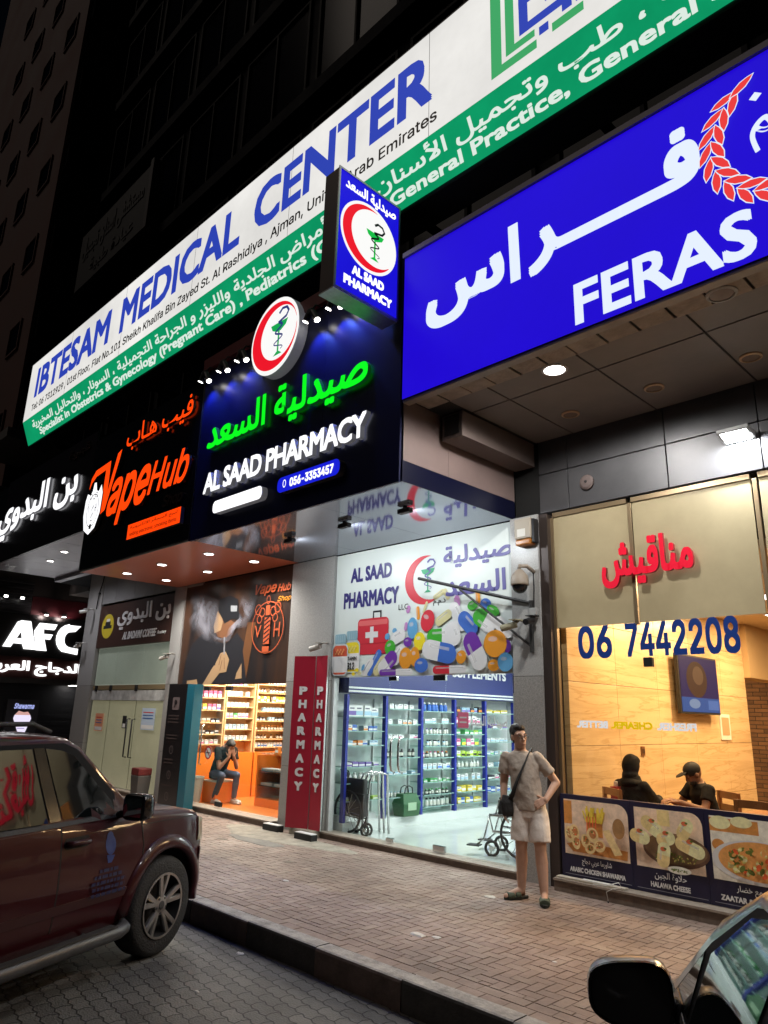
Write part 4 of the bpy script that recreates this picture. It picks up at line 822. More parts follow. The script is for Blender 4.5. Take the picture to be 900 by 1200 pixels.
for x, y, lab in ((-9.78, 7.33, 'dark kerb block with a white top left of the red boards'), (-8.83, 7.22, 'white topped bracket bar right of the red boards')):
    t_ = thing('foot_block', lab, 'block', (x, y, 0)); box('body', dkm, t_, x - .2, x + .2, y - .06, y + .06, 0, .09, bevel=.01); box('top', wl, t_, x - .19, x + .19, y - .055, y + .055, .091, .1)
# ---- parking tariff totem
PT = thing('parking_totem', 'tall black parking totem with a teal edge and a letter P', 'totem', (-12.8, 7.35, 0)); blk = mat('totem_black', (.012, .010, .011), .3); teal = mat('totem_teal', (.015, .125, .18), .4)
box('body', blk, PT, -13.32, -12.62, 7.22, 7.42, .0, 2.27, bevel=.006); box('teal_edge', teal, PT, -12.618, -12.36, 7.225, 7.415, 0, 2.26, bevel=.004); gy = mat('totem_grey_print', (.13, .10, .10), .5); F = front(7.219); A = Art(F); A.rect(-13.12, -12.85, 1.78, 2.02, gy, .04); A.build('badge', PT); text('P', F, -13.03, -12.94, 1.83, 1.97, blk, PT, .002, .03, lift=.006)
A = Art(F)
for z in (1.66, 1.6, 1.54, 1.3, 1.24, .86, .8, .4): A.rect(-13.22, -12.76 - .06 * ((z * 100) % 3), z, z + .025, mat('totem_dim_print', (.05, .035, .033), .5))
for z in (1.05, .6, .22): A.ring(-12.98, z, .07, .075, .012, gy, 20); A.stroke([(-12.98, z + .04), (-12.98, z), (-12.95, z - .02)], .01, gy)
A.build('tariff_lines', PT)
# ---- lettering on the restaurant glass
ra = thing('glass_lettering', 'red Arabic letters mounted on the frosted restaurant pane', 'lettering', (-3.5, 7.62, 3.3)); text('مناقيش', front(7.62), -4.06, -2.99, 3.27, 3.83, mat('red_acrylic', (.6, .012, .03), .25, emit=((.65, .01, .04), .45)), ra, .04, .038, ar=True, rim=mat('red_return', (.3, .005, .02), .3))
rn = thing('glass_lettering', 'large blue phone number 06 7442208 on the restaurant glass', 'lettering', (-3.5, 7.66, 2.5)); nm = mat('blue_vinyl', (.006, .03, .16), .4, emit=((.005, .03, .2), .25)); text('06', front(7.665), -4.46, -4.03, 2.49, 2.87, nm, rn, .003, .028); text('7442208', front(7.665), -3.86, -2.63, 2.49, 2.87, nm, rn, .003, .028)
rf = thing('glass_lettering', 'small reversed white and yellow slogan letters on the restaurant glass', 'lettering', (-3.8, 7.67, 1.7)); wv = em('vinyl_white_lit', (235, 235, 235), .8); yv = em('vinyl_yellow_lit', (235, 200, 20), .8)
for s, a, b, m in (('BETTER.', -4.53, -4.14, wv), ('CHEAPER.', -4.10, -3.62, yv), ('FRESHER.', -3.57, -3.15, wv)): text(s, front(7.67), a, b, 1.715, 1.795, m, rf, .002, .05, mirror=True)
# ---- food posters under the restaurant window
inkb = mat('poster_ink_blue', (.014, .013, .045), .4); cream = pc('photo_cream', .52, .44, .38); wood = pc('photo_wood', .42, .2, .06); wrap = pc('photo_wrap', .62, .45, .25); fill = pc('photo_fill', .35, .17, .07); fries = pc('photo_fries', .75, .45, .06); cheese = pc('photo_cheese', .75, .62, .36); ched = pc('photo_cheese_shade', .6, .46, .24); dkp = pc('photo_dark_plate', .10, .06, .045); crust = pc('photo_crust', .5, .26, .09); zuc = pc('photo_zucchini', .45, .45, .15); tom = pc('photo_tomato', .5, .09, .03); herb = pc('photo_herb', .1, .14, .03); pl = pc('photo_plate', .6, .58, .56)
RP = random.Random(5)
for i, (x0, x1, lab, ar_, en) in enumerate(((-4.755, -3.915, 'food poster of shawarma rolls and fries below the restaurant window', 'شاورما عربي دجاج', 'ARABIC CHICKEN SHAWARMA'), (-3.912, -3.135, 'food poster of cheese rolls on a dark plate below the restaurant window', 'حلاوة الجبن', 'HALAWA CHEESE'), (-3.132, -2.3, 'food poster of a vegetable flatbread below the restaurant window', 'زعتر مع خضار', 'ZAATAR & VEGETABLES'))):
    fp = thing('food_poster', lab, 'poster', ((x0 + x1) / 2, 7.6, .14), group='food posters under the restaurant window'); box('sheet', inkb, fp, x0, x1, 7.60, 7.66, .135, .985); F = front(7.599); w = x1 - x0; A = Art(F)
    pu0, pu1, pv0, pv1 = x0 + .05, x1 - .02, .37, .935
    pts = [(pu0, pv0), (pu1, pv0), (pu1, pv1 - .12)] + [(pu1 - .12 + .12 * math.cos(math.radians(a)), pv1 - .12 + .12 * math.sin(math.radians(a))) for a in (15, 30, 45, 60, 75, 90)] + [(pu0, pv1)]
    A.poly(pts, cream if i < 2 else pl)
    if i == 0:
        A.rect(pu0, pu0 + .1, .68, .92, wood); A.poly([(pu0 + .02, .47), (pu0 + .1, .4), (pu1 - .03, .39), (pu1 - .02, .48), (pu0 + .2, .52)], wood); A.rect(pu0 + .28, pu0 + .47, .58, .82, wood)
        for k in range(26): u = pu0 + .29 + RP.random() * .18; A.stroke([(u, .72), (u + RP.uniform(-.05, .05), .82 + RP.random() * .07)], .018, fries)
        for k in range(4): A.stroke([(pu0 + .29 + .035 * k, .6), (pu0 + .3 + .035 * k, .78)], .012, pc('photo_stripe', .6, .12, .05))
        for (u, v, rx, ry) in ((.07, .57, .055, .085), (.14, .6, .06, .08), (.16, .5, .05, .07), (.28, .53, .055, .07), (.37, .6, .07, .075), (.45, .5, .07, .06), (.34, .46, .06, .05)):
            A.ell(pu0 + u, v, rx, ry, wrap, 10); A.ell(pu0 + u + .005, v + .01, rx * .62, ry * .6, fill, 10)
            for k in range(6): A.ell(pu0 + u + RP.uniform(-.03, .03), v + RP.uniform(-.03, .04), .010, .008, RP.choice((cheese, wrap, herb, tom)), RP.uniform(0, 90), 8)
        A.poly([(pu0 + .5, .66), (pu0 + .58, .68), (pu1 - .05, .45), (pu1 - .14, .43)], wrap); A.ell(pu1 - .08, .7, .07, .1, pc('photo_herb_brown', .25, .15, .07))
    elif i == 1:
        A.rect(pu0 + .25, pu0 + .38, .78, .93, ched)
        A.ell(pu0 + .42, .56, .34, .16, dkp); A.ell(pu0 + .42, .575, .32, .14, pc('photo_plate_top', .16, .11, .07))
        for k in range(90): A.ell(pu0 + .22 + RP.random() * .42, .47 + RP.random() * .07, .012, .006, herb if RP.random() < .6 else zuc, RP.uniform(0, 180), 6)
        for (u, v, ln, rot) in ((.08, .66, .22, -10), (.22, .77, .26, -35), (.56, .78, .22, 60), (.36, .67, .2, 20), (.6, .62, .3, -20), (.33, .52, .24, 80)):
            A.caps(pu0 + u, v, ln, .13, cheese, ched, rot); A.ell(pu0 + u, v + .055, .03, .02, pc('photo_rose', .45, .12, .06)); A.ell(pu0 + u + .02, v + .06, .015, .01, herb)
        A.ell(pu0 + .48, .40, .12, .035, pl)
        for k in range(30): A.ell(pu0 + .4 + RP.random() * .16, .39 + RP.random() * .02, .008, .005, herb, 0, 6)
    else:
        A.rect(pu0, pu0 + .45, .8, .92, wood); A.ell(pu0 + .1, .88, .1, .06, cheese); A.ell(pu0 + .3, .9, .1, .05, cheese); A.ell(pu0 + .07, .68, .06, .05, wood)
        A.poly([(max(pu0, min(pu1, pu0 + .42 + .42 * math.cos(2 * PI * k / 40))), max(pv0, .56 + .19 * math.sin(2 * PI * k / 40))) for k in range(40)], wl); 
        A.poly([(max(pu0, min(pu1, pu0 + .44 + .38 * math.cos(2 * PI * k / 40))), max(pv0, .57 + .17 * math.sin(2 * PI * k / 40))) for k in range(40)], crust)
        for k in range(110):
            a, r = RP.uniform(0, 6.28), math.sqrt(RP.random()) * .8; u, v = pu0 + .44 + .36 * r * math.cos(a), .575 + .15 * r * math.sin(a)
            if u > pu1 - .03: continue
            m_ = RP.choice((zuc, zuc, tom, herb, herb, crust)); s_ = RP.uniform(.014, .038); A.ell(u, v, s_, s_ * .6, m_, RP.uniform(0, 180), 10)
            if m_ is zuc: A.ell(u, v, s_ * .7, s_ * .4, cheese, 0, 8)
    A.build('picture', fp); text(ar_, F, x0 + w * .3, x0 + w * .72, .265, .345, wl, fp, .001, .012, ar=True); text(en, F, x0 + w * (.12 if i != 1 else .24), x0 + w * (.9 if i != 1 else .76), .195, .245, wl, fp, .001, .04)
    A = Art(F); 
    for a in ((x0 + .04, x1 - .02, .165, .17),): A.rect(*a, pc('thin_line', .3, .3, .36))
    A.build('border_line', fp)

# ================================================================ TOWER, FRIED CHICKEN SHOP, DARK NEIGHBOURS
TW = thing('apartment_tower', 'tall dim apartment tower with small paired windows at the far left', 'building', (-30, 12, 0))
tw_m = mat('tower_render_shaded', (.026, .018, .016), .8, var=(.5, .2)); tw_f = mat('tower_render_lit', (.085, .036, .03), .8, var=(.5, .2))  # same render twice: the front tone is lighter for the light on it
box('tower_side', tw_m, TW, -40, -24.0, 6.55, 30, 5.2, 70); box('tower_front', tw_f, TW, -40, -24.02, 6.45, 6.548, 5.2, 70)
for k in range(16):
    z = 14.9 + 3.5 * (k - 2)
    wf = MB(); 
    for a in ((6.62, 6.68, z - 1.05, z), (7.12, 7.17, z - 1.05, z), (7.64, 7.7, z - 1.05, z), (6.68, 7.12, z - .06, z), (7.17, 7.64, z - .06, z), (6.68, 7.12, z - 1.05, z - 1.0), (7.17, 7.64, z - 1.05, z - 1.0)): wf.box(-24.0, -23.94, *a)
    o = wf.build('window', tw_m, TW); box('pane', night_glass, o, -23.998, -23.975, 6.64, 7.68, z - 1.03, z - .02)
    for j in range(4):
        x = -25.6 - 2.6 * j; wf = MB()
        for a in ((x - .6, x - .53, z - 1.2, z), (x + .53, x + .6, z - 1.2, z), (x - .53, x + .53, z - .07, z), (x - .53, x + .53, z - 1.2, z - 1.13)): wf.box(a[0], a[1], 6.38, 6.449, a[2], a[3])
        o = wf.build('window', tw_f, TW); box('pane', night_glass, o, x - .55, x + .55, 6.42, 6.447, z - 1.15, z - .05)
led = mat('pale_ledge', (.10, .095, .09), .7, var=(2, .15)); box('ledge', led, TW, -23.98, -21.25, 5.6, 8.9, 9.2, 9.5, bevel=.02); box('ledge', led, TW, -23.98, -21.9, 5.4, 9.6, 7.6, 7.9, bevel=.02); box('wing_wall', led, TW, -23.9, -22.4, 9.0, 12, 5.3, 9.2)
box('base_wall', mat('base_grey', (.05, .048, .046), .7), TW, -40, -24.0, 6.5, 30, -.02, 5.15)
DS = thing('unlit_sign', 'unlit grey signboard with faint Arabic writing high on the dark wall', 'sign', (-19, 7.3, 14)); box('board', mat('dim_board', (.008, .008, .010), .6), DS, -22.6, -17.6, 7.2, 7.45, 15.2, 17.4); box('end_cap', mat('dim_end', (.03, .026, .028), .6), DS, -17.59, -17.4, 7.15, 7.5, 15.1, 17.5); text('مستشفى اسنان تجميل', front(7.2), -22.3, -17.9, 16.2, 17.1, mat('dim_letter', (.03, .03, .032), .6), DS, .02, .01, ar=True); text('عيادة طبية', front(7.2), -21.5, -18.4, 15.4, 16.0, MATS['dim_letter'], DS, .02, .01, ar=True)
for z in (15.1, 17.3): box('bracket', dkm, DS, -20, -19.9, 7.45, 7.9, z, z + .08)
AF = thing('chicken_shop', 'black fried chicken shop front with glowing white letters at the left edge', 'shop', (-24, 8.5, 0)); slat = mat('black_shutter', (.05, .05, .055), .35, metal=.3)
box('dark_band', mat('shop_dark_red', (.06, .008, .012), .45), AF, -23.99, -23.9, 7.9, 11.5, 4.55, 5.12); box('letter_panel', mat('shop_black_panel', (.012, .010, .010), .4), AF, -23.99, -23.88, 6.6, 11.5, 3.24, 4.54); box('name_panel', mat('shop_maroon', (.05, .014, .012), .4), AF, -23.99, -23.9, 6.6, 11.5, 2.6, 3.235); box('light_bar', led, AF, -23.99, -23.8, 6.6, 11.5, 2.43, 2.59); box('soffit_wall', mat('shop_soffit', (.06, .055, .052), .6), AF, -23.99, -23.92, 6.6, 11.5, 5.13, 6.6)
sh = MB()
for k in range(24): sh.box(-23.99, -23.955 + .018 * (k % 2), 6.6, 11.5, 2.42 - .1 * (k + 1) + .004, 2.42 - .1 * k)
sh.build('shutter', slat, AF); sh = MB()
for k in range(12): sh.box(-23.985, -23.90 + .02 * (k % 2), 6.6, 7.88, 4.56 + .085 * k, 4.64 + .085 * k)
sh.build('louvre', slat, AF)
FA = side(-23.87); aw = em('lit_shop_white', (255, 255, 255), 1.8)
def lt(pts, dx): extr(FA, [(7.23 + dx + x, z) for x, z in pts], aw, 'lettering', AF, .003, .06)
lt([(0, 3.5), (.32, 4.28), (.42, 4.33), (.7, 4.33), (.96, 3.47), (.62, 3.47), (.55, 3.62), (.28, 3.62), (.38, 3.78), (.52, 3.78), (.47, 4.02), (.22, 3.5)], 0); lt([(.98, 3.46), (.85, 4.05), (.98, 4.31), (1.52, 4.31), (1.45, 4.13), (1.12, 4.13), (1.14, 3.98), (1.42, 3.98), (1.36, 3.82), (1.18, 3.82), (1.3, 3.46)], 0)
pts = [(2.26, 4.33), (1.9, 4.33)] + [(1.95 + .42 * math.cos(a), 3.9 + .47 * math.sin(a)) for a in [math.radians(t) for t in range(100, 262, 18)]] + [(2.26, 3.41), (2.26, 3.6), (2.0, 3.62)] + [(1.98 + .2 * math.cos(a), 3.88 + .25 * math.sin(a)) for a in [math.radians(t) for t in range(250, 100, -22)]] + [(2.1, 4.14)]
lt(pts, .02)
text('الدجاج العربي', FA, 6.75, 9.72, 2.66, 3.12, aw, AF, .04, .04, ar=True)
for y in (7.04, 7.52): 
    o = box('spot_lamp', dkm, AF, -23.8, -23.7, y - .06, y + .06, 4.98, 5.06); box('lens', lampw, o, -23.69, -23.68, y - .05, y + .05, 4.97, 5.03)
for y in (8.31, 8.86):
    o = box('spot_lamp', dkm, AF, -23.75, -23.6, y - .06, y + .06, 4.56, 4.64); box('lens', lampw, o, -23.72, -23.63, y - .05, y + .05, 4.545, 4.557); lamp('spot_light', 'SPOT', (-23.6, y, 4.5), 14, (1, .8, .75), .05, (-23.95, y, 4.9), 140)
o = box('downlight', dkm, AF, -23.72, -23.4, 9.3, 9.62, 2.425, 2.45); box('lens', lampw, o, -23.7, -23.42, 9.32, 9.6, 2.418, 2.424)
mn = thing('menu_screen', 'grey lit menu stand showing a white wrap cone by the dark shutter', 'screen', (-23.6, 8.05, 0)); box('panel', mat('screen_grey', (.09, .09, .1), .4), mn, -23.85, -23.7, 7.6, 8.52, .1, 1.95); FM = side(-23.695); A = Art(FM); A.poly([(7.85, 1.5), (8.3, 1.5), (8.34, 1.4), (8.13, .72), (7.82, 1.4)], em('screen_white', (240, 232, 255), 1.0)); A.poly([(7.85, 1.5), (7.95, 1.62), (8.1, 1.58), (8.22, 1.6), (8.3, 1.5)], em('screen_peach', (220, 170, 160), .9)); A.rect(7.95, 8.2, 1.25, 1.27, em('screen_lilac', (170, 150, 220), .8)); A.rect(7.97, 8.18, 1.1, 1.12, MATS['screen_lilac']); A.build('cone_picture', mn); text('Shawarma', FM, 7.8, 8.38, 1.68, 1.84, em('screen_blue_white', (180, 190, 255), 1.0), mn, .002, .02, shear=.3)

# ================================================================ PHARMACY INTERIOR
def panel_lamp(x, y, z, sx, sy, power, color, lab, warm=None):
    t = thing('ceiling_lamp', lab, 'lamp', (x, y, z)); box('frame', trimw, t, x - sx / 2 - .03, x + sx / 2 + .03, y - sy / 2 - .03, y + sy / 2 + .03, z - .02, z - .001); box('diffuser', mat('diffuser_glow', (.8, .8, .8), .5, emit=((1, 1, 1), 4)), t, x - sx / 2, x + sx / 2, y - sy / 2, y + sy / 2, z - .026, z - .021)
    lamp('lamp_light', 'AREA', (x, y, z - .04), power, color, sx, None, sizey=sy)
panel_lamp(-6.8, 8.7, 2.95, 1.2, .6, 66, (.93, 1, .98), 'flat ceiling lamp nearest the pharmacy window'); panel_lamp(-6.8, 10.2, 2.95, 1.2, .6, 66, (.93, 1, .98), 'flat ceiling lamp in the middle of the pharmacy ceiling'); panel_lamp(-6.8, 11.7, 2.95, 1.2, .6, 66, (.93, 1, .98), 'flat ceiling lamp deepest inside the pharmacy')
ORD = ['first', 'second', 'third', 'fourth', 'fifth', 'sixth', 'seventh', 'eighth', 'ninth', 'tenth', 'eleventh', 'twelfth']
shw = mat('shelf_white', (.66, .7, .69), .4); bpost = mat('shelf_post_blue', (.015, .025, .25), .4); sgl_ = glass('shelf_glass', (.72, .86, .82), 1.4); sedge = mat('shelf_glass_edge', (.25, .4, .38), .2)
bays = [7.80, 8.72, 9.6, 10.5, 11.4, 12.35]
pack = {}
def pack_mesh(key, w, d, h, cols, kind):
    if key in pack: return pack[key]
    mb = MB(); mm = [mat('pack_%s' % c[0], c[1], .4) for c in cols]
    if kind == 'box':
        mb.use(mm[0]).box(-d / 2, d / 2, -w / 2, w / 2, 0, h)
        if len(mm) > 1: mb.use(mm[1]).box(d / 2, d / 2 + .0015, -w / 2, w / 2, h * .12, h * .5); mb.use(mat('pack_print', (.1, .1, .16), .5)).box(d / 2, d / 2 + .0015, -w * .38, w * .25, h * .68, h * .8)
    else:
        r = w / 2; mb.use(mm[0]).lathe([(r * .9, 0), (r, .01), (r, h * .62), (r * .85, h * .72), (r * .5, h * .78)], n=12); mb.use(mm[1]).lathe([(r * .55, h * .78), (r * .6, h * .8), (r * .58, h)], n=12); mb.use(mat('pack_label', (.66, .66, .6), .5) if len(mm) < 3 else mm[2]).lathe([(r * 1.015, h * .15), (r * 1.015, h * .55)], n=12, cap=False)
    pack[key] = mb.mesh('medicine_pack', 0, kind != 'box'); return pack[key]
WH, BL_, GR, YE, PI_, NA, OR_, LB, DK, LG = ('white', (.72, .74, .73)), ('blue', (.05, .15, .5)), ('green', (.08, .4, .12)), ('yellow', (.75, .6, .06)), ('pink', (.65, .15, .3)), ('violet', (.18, .12, .4)), ('orange', (.7, .25, .04)), ('pale blue', (.35, .55, .7)), ('black', (.02, .02, .025)), ('lime', (.45, .65, .08))
HEADS = ['box', 'bottle']
plan = {0: {1.76: ('box', [(WH, LB), (WH, NA)], .15, .17), 1.54: ('box', [(BL_, WH), (WH, OR_), (WH, GR)], .09, .09), 1.32: ('box', [(WH, BL_), (OR_, WH), (LB, WH)], .1, .07), 1.0: ('box', [(NA, WH), (WH, NA)], .12, .07), .76: ('bottle', [(WH, WH)], .07, .15), .5: ('box', [(LG, WH), (WH, LG)], .17, .05)},
        1: {1.9: ('box', [(WH, WH)], .1, .08), 1.65: ('box', [(WH, OR_), (WH, WH)], .09, .08), 1.42: ('box', [(WH, PI_), (WH, WH)], .1, .06), 1.12: ('bottle', [(DK, DK)], .06, .13), .85: ('box', [(LB, WH), (WH, LB)], .1, .04), .5: ('bottle', [(WH, LB)], .04, .08)},
        2: {1.88: ('bottle', [(BL_, WH, BL_)], .085, .15), 1.68: ('box', [(WH, LB)], .09, .08), 1.49: ('bottle', [(WH, NA), (WH, DK)], .06, .1), 1.29: ('bottle', [(WH, DK), (LB, DK)], .06, .1), 1.1: ('bottle', [(DK, OR_), (PI_, WH), (WH, PI_), (DK, WH)], .07, .1), .91: ('box', [(WH, LB), (LB, WH), (WH, BL_)], .1, .09), .7: ('box', [(GR, WH), (WH, GR)], .08, .05), .5: ('bottle', [(WH, GR), (DK, GR)], .06, .08), .31: ('bottle', [(WH, DK)], .07, .13)},
        3: {1.88: ('box', [(LB, NA), (DK, OR_)], .1, .1), 1.68: ('box', [(PI_, WH), (WH, PI_)], .12, .13), 1.49: ('box', [(GR, WH), (LG, WH)], .1, .08), 1.29: ('box', [(PI_, WH), (GR, YE), (WH, PI_)], .11, .12), 1.1: ('box', [(WH, LG), (LG, DK)], .1, .1), .91: ('bottle', [(WH, WH)], .07, .11), .7: ('box', [(WH, LB)], .09, .1), .5: ('box', [(YE, WH), (WH, YE)], .12, .1), .31: ('box', [(BL_, WH), (YE, WH)], .1, .09)},
        4: {1.88: ('box', [(YE, WH)], .2, .06), 1.6: ('box', [(NA, WH), (WH, NA)], .14, .08), 1.35: ('box', [(WH, LB)], .12, .07), 1.12: ('box', [(WH, GR), (LB, WH)], .1, .06), .9: ('box', [(WH, WH), (LB, WH)], .1, .07), .68: ('box', [(WH, PI_), (DK, WH)], .1, .07), .45: ('box', [(BL_, WH), (WH, BL_)], .12, .09)}}
RS_ = random.Random(11)
for b in range(5):
    y0, y1 = bays[b], bays[b + 1]
    t = thing('display_shelf', '%s white pharmacy shelf bay from the window with a blue post' % ORD[b], 'shelf', (-8.7, (y0 + y1) / 2, .055), group='pharmacy shelf bays')
    box('back_panel', shw, t, -8.82, -8.80, y0 + .02, y1 - .03, .2, 2.05); box('plinth', shw, t, -8.82, -8.44, y0, y1 - .002, .056, .2); box('post', bpost, t, -8.52, -8.44, y1 - .055, y1 - .003, .2, 2.1)
    if b == 0: box('post', bpost, t, -8.52, -8.44, y0 - .005, y0 + .045, .2, 2.1)
    if b in (0, 3): box('lower_drawer', shw, t, -8.80, -8.6, y0 + .02, y1 - .06, .2, .29)
    for si, (z, (kind, cols, w, h)) in enumerate(plan[b].items()):
        o = box('shelf', sgl_, t, -8.80, -8.46, y0 + .05, y1 - .06, z - .012, z); box('edge', sedge, o, -8.459, -8.453, y0 + .05, y1 - .06, z - .013, z + .001)
        y = y0 + .09 + w / 2; n = 0; gap = .012 if kind == 'box' else .02
        fillp = .95 if b in (2, 3) else .88
        while y + w / 2 < y1 - .07 and n < 12:
            if RS_.random() < fillp:
                ci = RS_.randrange(len(cols)); col = cols[ci]; hh = h * (1 if kind == 'bottle' else (.82, 1)[RS_.random() < .7]); key = (b, si, ci, round(hh, 3))
                o = link('medicine_box' if kind == 'box' else 'medicine_bottle', pack_mesh(key, w, .12 if kind == 'box' else w, hh, col, kind)); o.location = (-8.56 + RS_.uniform(-.03, .02), y, z + .0005); o.rotation_euler = (0, 0, RS_.uniform(-.06, .06))
                cn = col[0][0] if col[0] is col[1] else '%s and %s' % (col[0][0], col[1][0])
                tag(o, '%s medicine %s, %s along the %s shelf down, %s pharmacy bay' % (cn, kind, ORD[n], ORD[si], ORD[b]), 'medicine', 'medicines on the pharmacy shelves'); n += 1
            y += w + gap + RS_.uniform(0, .02)
hd = thing('shelf_header', 'dark blue header board with white stripes above the pharmacy shelves', 'header', (-8.6, 10, 2.1)); box('board', mat('header_navy', (.012, .02, .13), .35), hd, -8.80, -8.42, 7.80, 12.55, 2.12, 2.9)
for z in (2.135, 2.19): box('stripe', shw, hd, -8.419, -8.414, 7.80, 12.55, z, z + .028)
text('SUPPLEMENTS', side(-8.419), 10.35, 12.0, 2.5, 2.66, wl, hd, .006, .03)
cn = thing('service_counter', 'low white pharmacy counter at the back of the shop', 'counter', (-6.6, 12.0, .055)); box('body', shw, cn, -7.4, -5.6, 11.9, 12.4, .056, 1.0, bevel=.01); box('top', bpost, cn, -7.45, -5.55, 11.85, 12.45, 1.001, 1.04, bevel=.005)
for o in list(COL.objects):
    if o.parent is None and (o.name.split('.')[0] in ('display_shelf', 'shelf_header') or o.get('group') == 'medicines on the pharmacy shelves'): o.location.x -= .23
# window stickers on the pharmacy glass
st = thing('window_sticker', 'pink square sticker on the pharmacy glass', 'sticker', (-6.2, 7.655, 1.7)); A = Art(front(7.657)); A.rect(-6.3, -6.12, 1.66, 1.86, mat('sticker_pink', (.75, .18, .3), .5)); A.rect(-6.27, -6.15, 1.72, 1.74, wl); A.rect(-6.27, -6.15, 1.78, 1.80, wl); A.build('sheet', st)
st2 = thing('glass_lettering', 'small white script letters on the right pharmacy pane', 'lettering', (-5.9, 7.655, 1.75)); text('صيدلية السعد', front(7.656), -6.08, -5.5, 1.66, 1.82, wl, st2, .002, .015, ar=True)
# green bag
gb = thing('carrier_bag', 'dark green carrier bag standing on the shelf plinth behind the door', 'bag', (-8.45, 9.15, .2)); gbm = mat('bag_green', (.02, .1, .035), .5); mb = MB(); mb.rings([[(-8.83, 9.06, .205), (-8.59, 9.06, .205), (-8.59, 9.42, .205), (-8.83, 9.42, .205)], [(-8.85, 9.03, .4), (-8.57, 9.03, .4), (-8.57, 9.45, .4), (-8.85, 9.45, .4)], [(-8.79, 9.08, .55), (-8.63, 9.08, .55), (-8.63, 9.4, .55), (-8.79, 9.4, .55)]]).build('bag_body', gbm, gb, bevel=.015); box('label', mat('bag_label', (.3, .45, .3), .5), gb, -8.568, -8.565, 9.13, 9.33, .3, .42)
for x in (-8.76, -8.66): MB().tube([(x, 9.14, .55), (x, 9.16, .64), (x, 9.24, .67), (x, 9.32, .64), (x, 9.34, .55)], .009, 6).build('handle', dkm, gb, smooth=True)
# wheelchairs
def wheel(par, c, r, t=.018, spokes=10, hub=.03, rimm=None, ax=(0, 1, 0)):
    c = Vector(c); A = Vector(ax).normalized(); U = A.orthogonal().normalized(); V = A.cross(U); ring = []
    o = MB().tube([c + (U * math.cos(2 * PI * k / 28) + V * math.sin(2 * PI * k / 28)) * r for k in range(29)], t, 8, False).build('wheel', mat('rubber', (.018, .018, .018), .7), par, smooth=True)
    s = MB()
    for k in range(spokes): d_ = U * math.cos(2 * PI * k / spokes) + V * math.sin(2 * PI * k / spokes); s.tube([c + d_ * hub * .5, c + d_ * (r - t * .5)], .004 if spokes > 5 else .012, 6)
    s.tube([c - A * .02, c + A * .02], hub, 12); s.build('spokes', rimm or chrome, o); return o
def wheelchair(x, y, rz, label):
    t = thing('wheelchair', label, 'wheelchair', (0, 0, 0)); vb = mat('black_vinyl', (.015, .015, .016), .45); w = .24
    for s in (-1, 1):
        wheel(t, (-.12, s * (w + .06), .30), .29, .018, 14); wheel(t, (.32, s * (w - .02), .09), .085, .02, 3, .03, paper)
        MB().tube([(-.28, s * w, .92), (-.2, s * w, .88), (-.18, s * w, .5), (-.18, s * w, .3), (.3, s * w, .3), (.34, s * w, .5), (-.18, s * w, .5)], .019, 8).build('side_frame', chrome, t, smooth=True)
        MB().tube([(.34, s * w, .5), (.42, s * w, .2), (.52, s * w, .12)], .012, 8).build('leg_rest', chrome, t, smooth=True); box('foot_plate', vb, t, .47, .64, s * w - .07, s * w + .07, .11, .125)
        box('side_guard', vb, t, -.15, .22, s * w - .006, s * w + .006, .5, .69, bevel=.004); box('arm_rest', vb, t, -.16, .2, s * w - .025, s * w + .025, .70, .73, bevel=.008); MB().tube([(-.18, s * w, .70), (.2, s * w, .70), (.26, s * w, .5)], .011, 8).build('arm_frame', chrome, t, smooth=True)
        MB().tube([(-.30, s * w, .925), (-.38, s * w, .93)], .018, 8).build('push_handle', vb, t)
    box('seat', vb, t, -.17, .32, -w + .01, w - .01, .48, .51, bevel=.012); box('backrest', vb, t, -.215, -.185, -w + .01, w - .01, .52, .88, bevel=.012); MB().tube([(-.1, -w, .32), (.2, w, .48)], .01, 6).tube([(-.1, w, .32), (.2, -w, .48)], .01, 6).build('cross_brace', chrome, t)
    t.location = (x, y, .056); t.rotation_euler = (0, 0, rz); return t
def fix_local(t):    # children were modelled round the origin: keep them attached when the thing moves
    pass
wheelchair(-5.98, 8.55, math.radians(200), 'open wheelchair with chrome frame behind the right pharmacy pane')
fw2 = thing('folded_wheelchair', 'folded black wheelchair leaning inside the left pharmacy pane', 'wheelchair', (-8.55, 7.98, .056)); vb = mat('black_vinyl', (.015, .015, .016), .45)
for yy in (7.92, 8.06): wheel(fw2, (-8.58, yy, .36), .29, .018, 14)
wheel(fw2, (-8.22, 7.95, .13), .075, .018, 3); wheel(fw2, (-8.25, 8.05, .13), .075, .018, 3)
for yy in (7.94, 8.03): MB().tube([(-8.8, yy, .95), (-8.72, yy, .93), (-8.7, yy, .3), (-8.28, yy, .28), (-8.25, yy, .62), (-8.7, yy, .64)], .013, 8).build('frame', dkm, fw2, smooth=True)
box('folded_seat', vb, fw2, -8.7, -8.26, 7.94, 8.035, .3, .84, bevel=.03); box('folded_back', vb, fw2, -8.74, -8.66, 7.955, 8.02, .6, .92, bevel=.02)
wk = thing('walking_frame', 'chrome walking frame standing beside the folded wheelchair', 'walker', (-8.25, 8.2, .056))
for dx, n in ((0, 'frame_side'), (.1, 'frame_side'), (.2, 'frame_side')): MB().tube([(-8.42 + dx, 8.12, .06), (-8.40 + dx, 8.14, .8), (-8.38 + dx, 8.18, .9), (-8.33 + dx, 8.3, .94), (-8.28 + dx, 8.4, .9), (-8.26 + dx, 8.44, .06)], .018, 8).build(n, chrome, wk, smooth=True)
MB().tube([(-8.42, 8.12, .45), (-8.2, 8.12, .45)], .011, 8).tube([(-8.42, 8.12, .7), (-8.2, 8.12, .7)], .011, 8).build('cross_bar', chrome, wk)
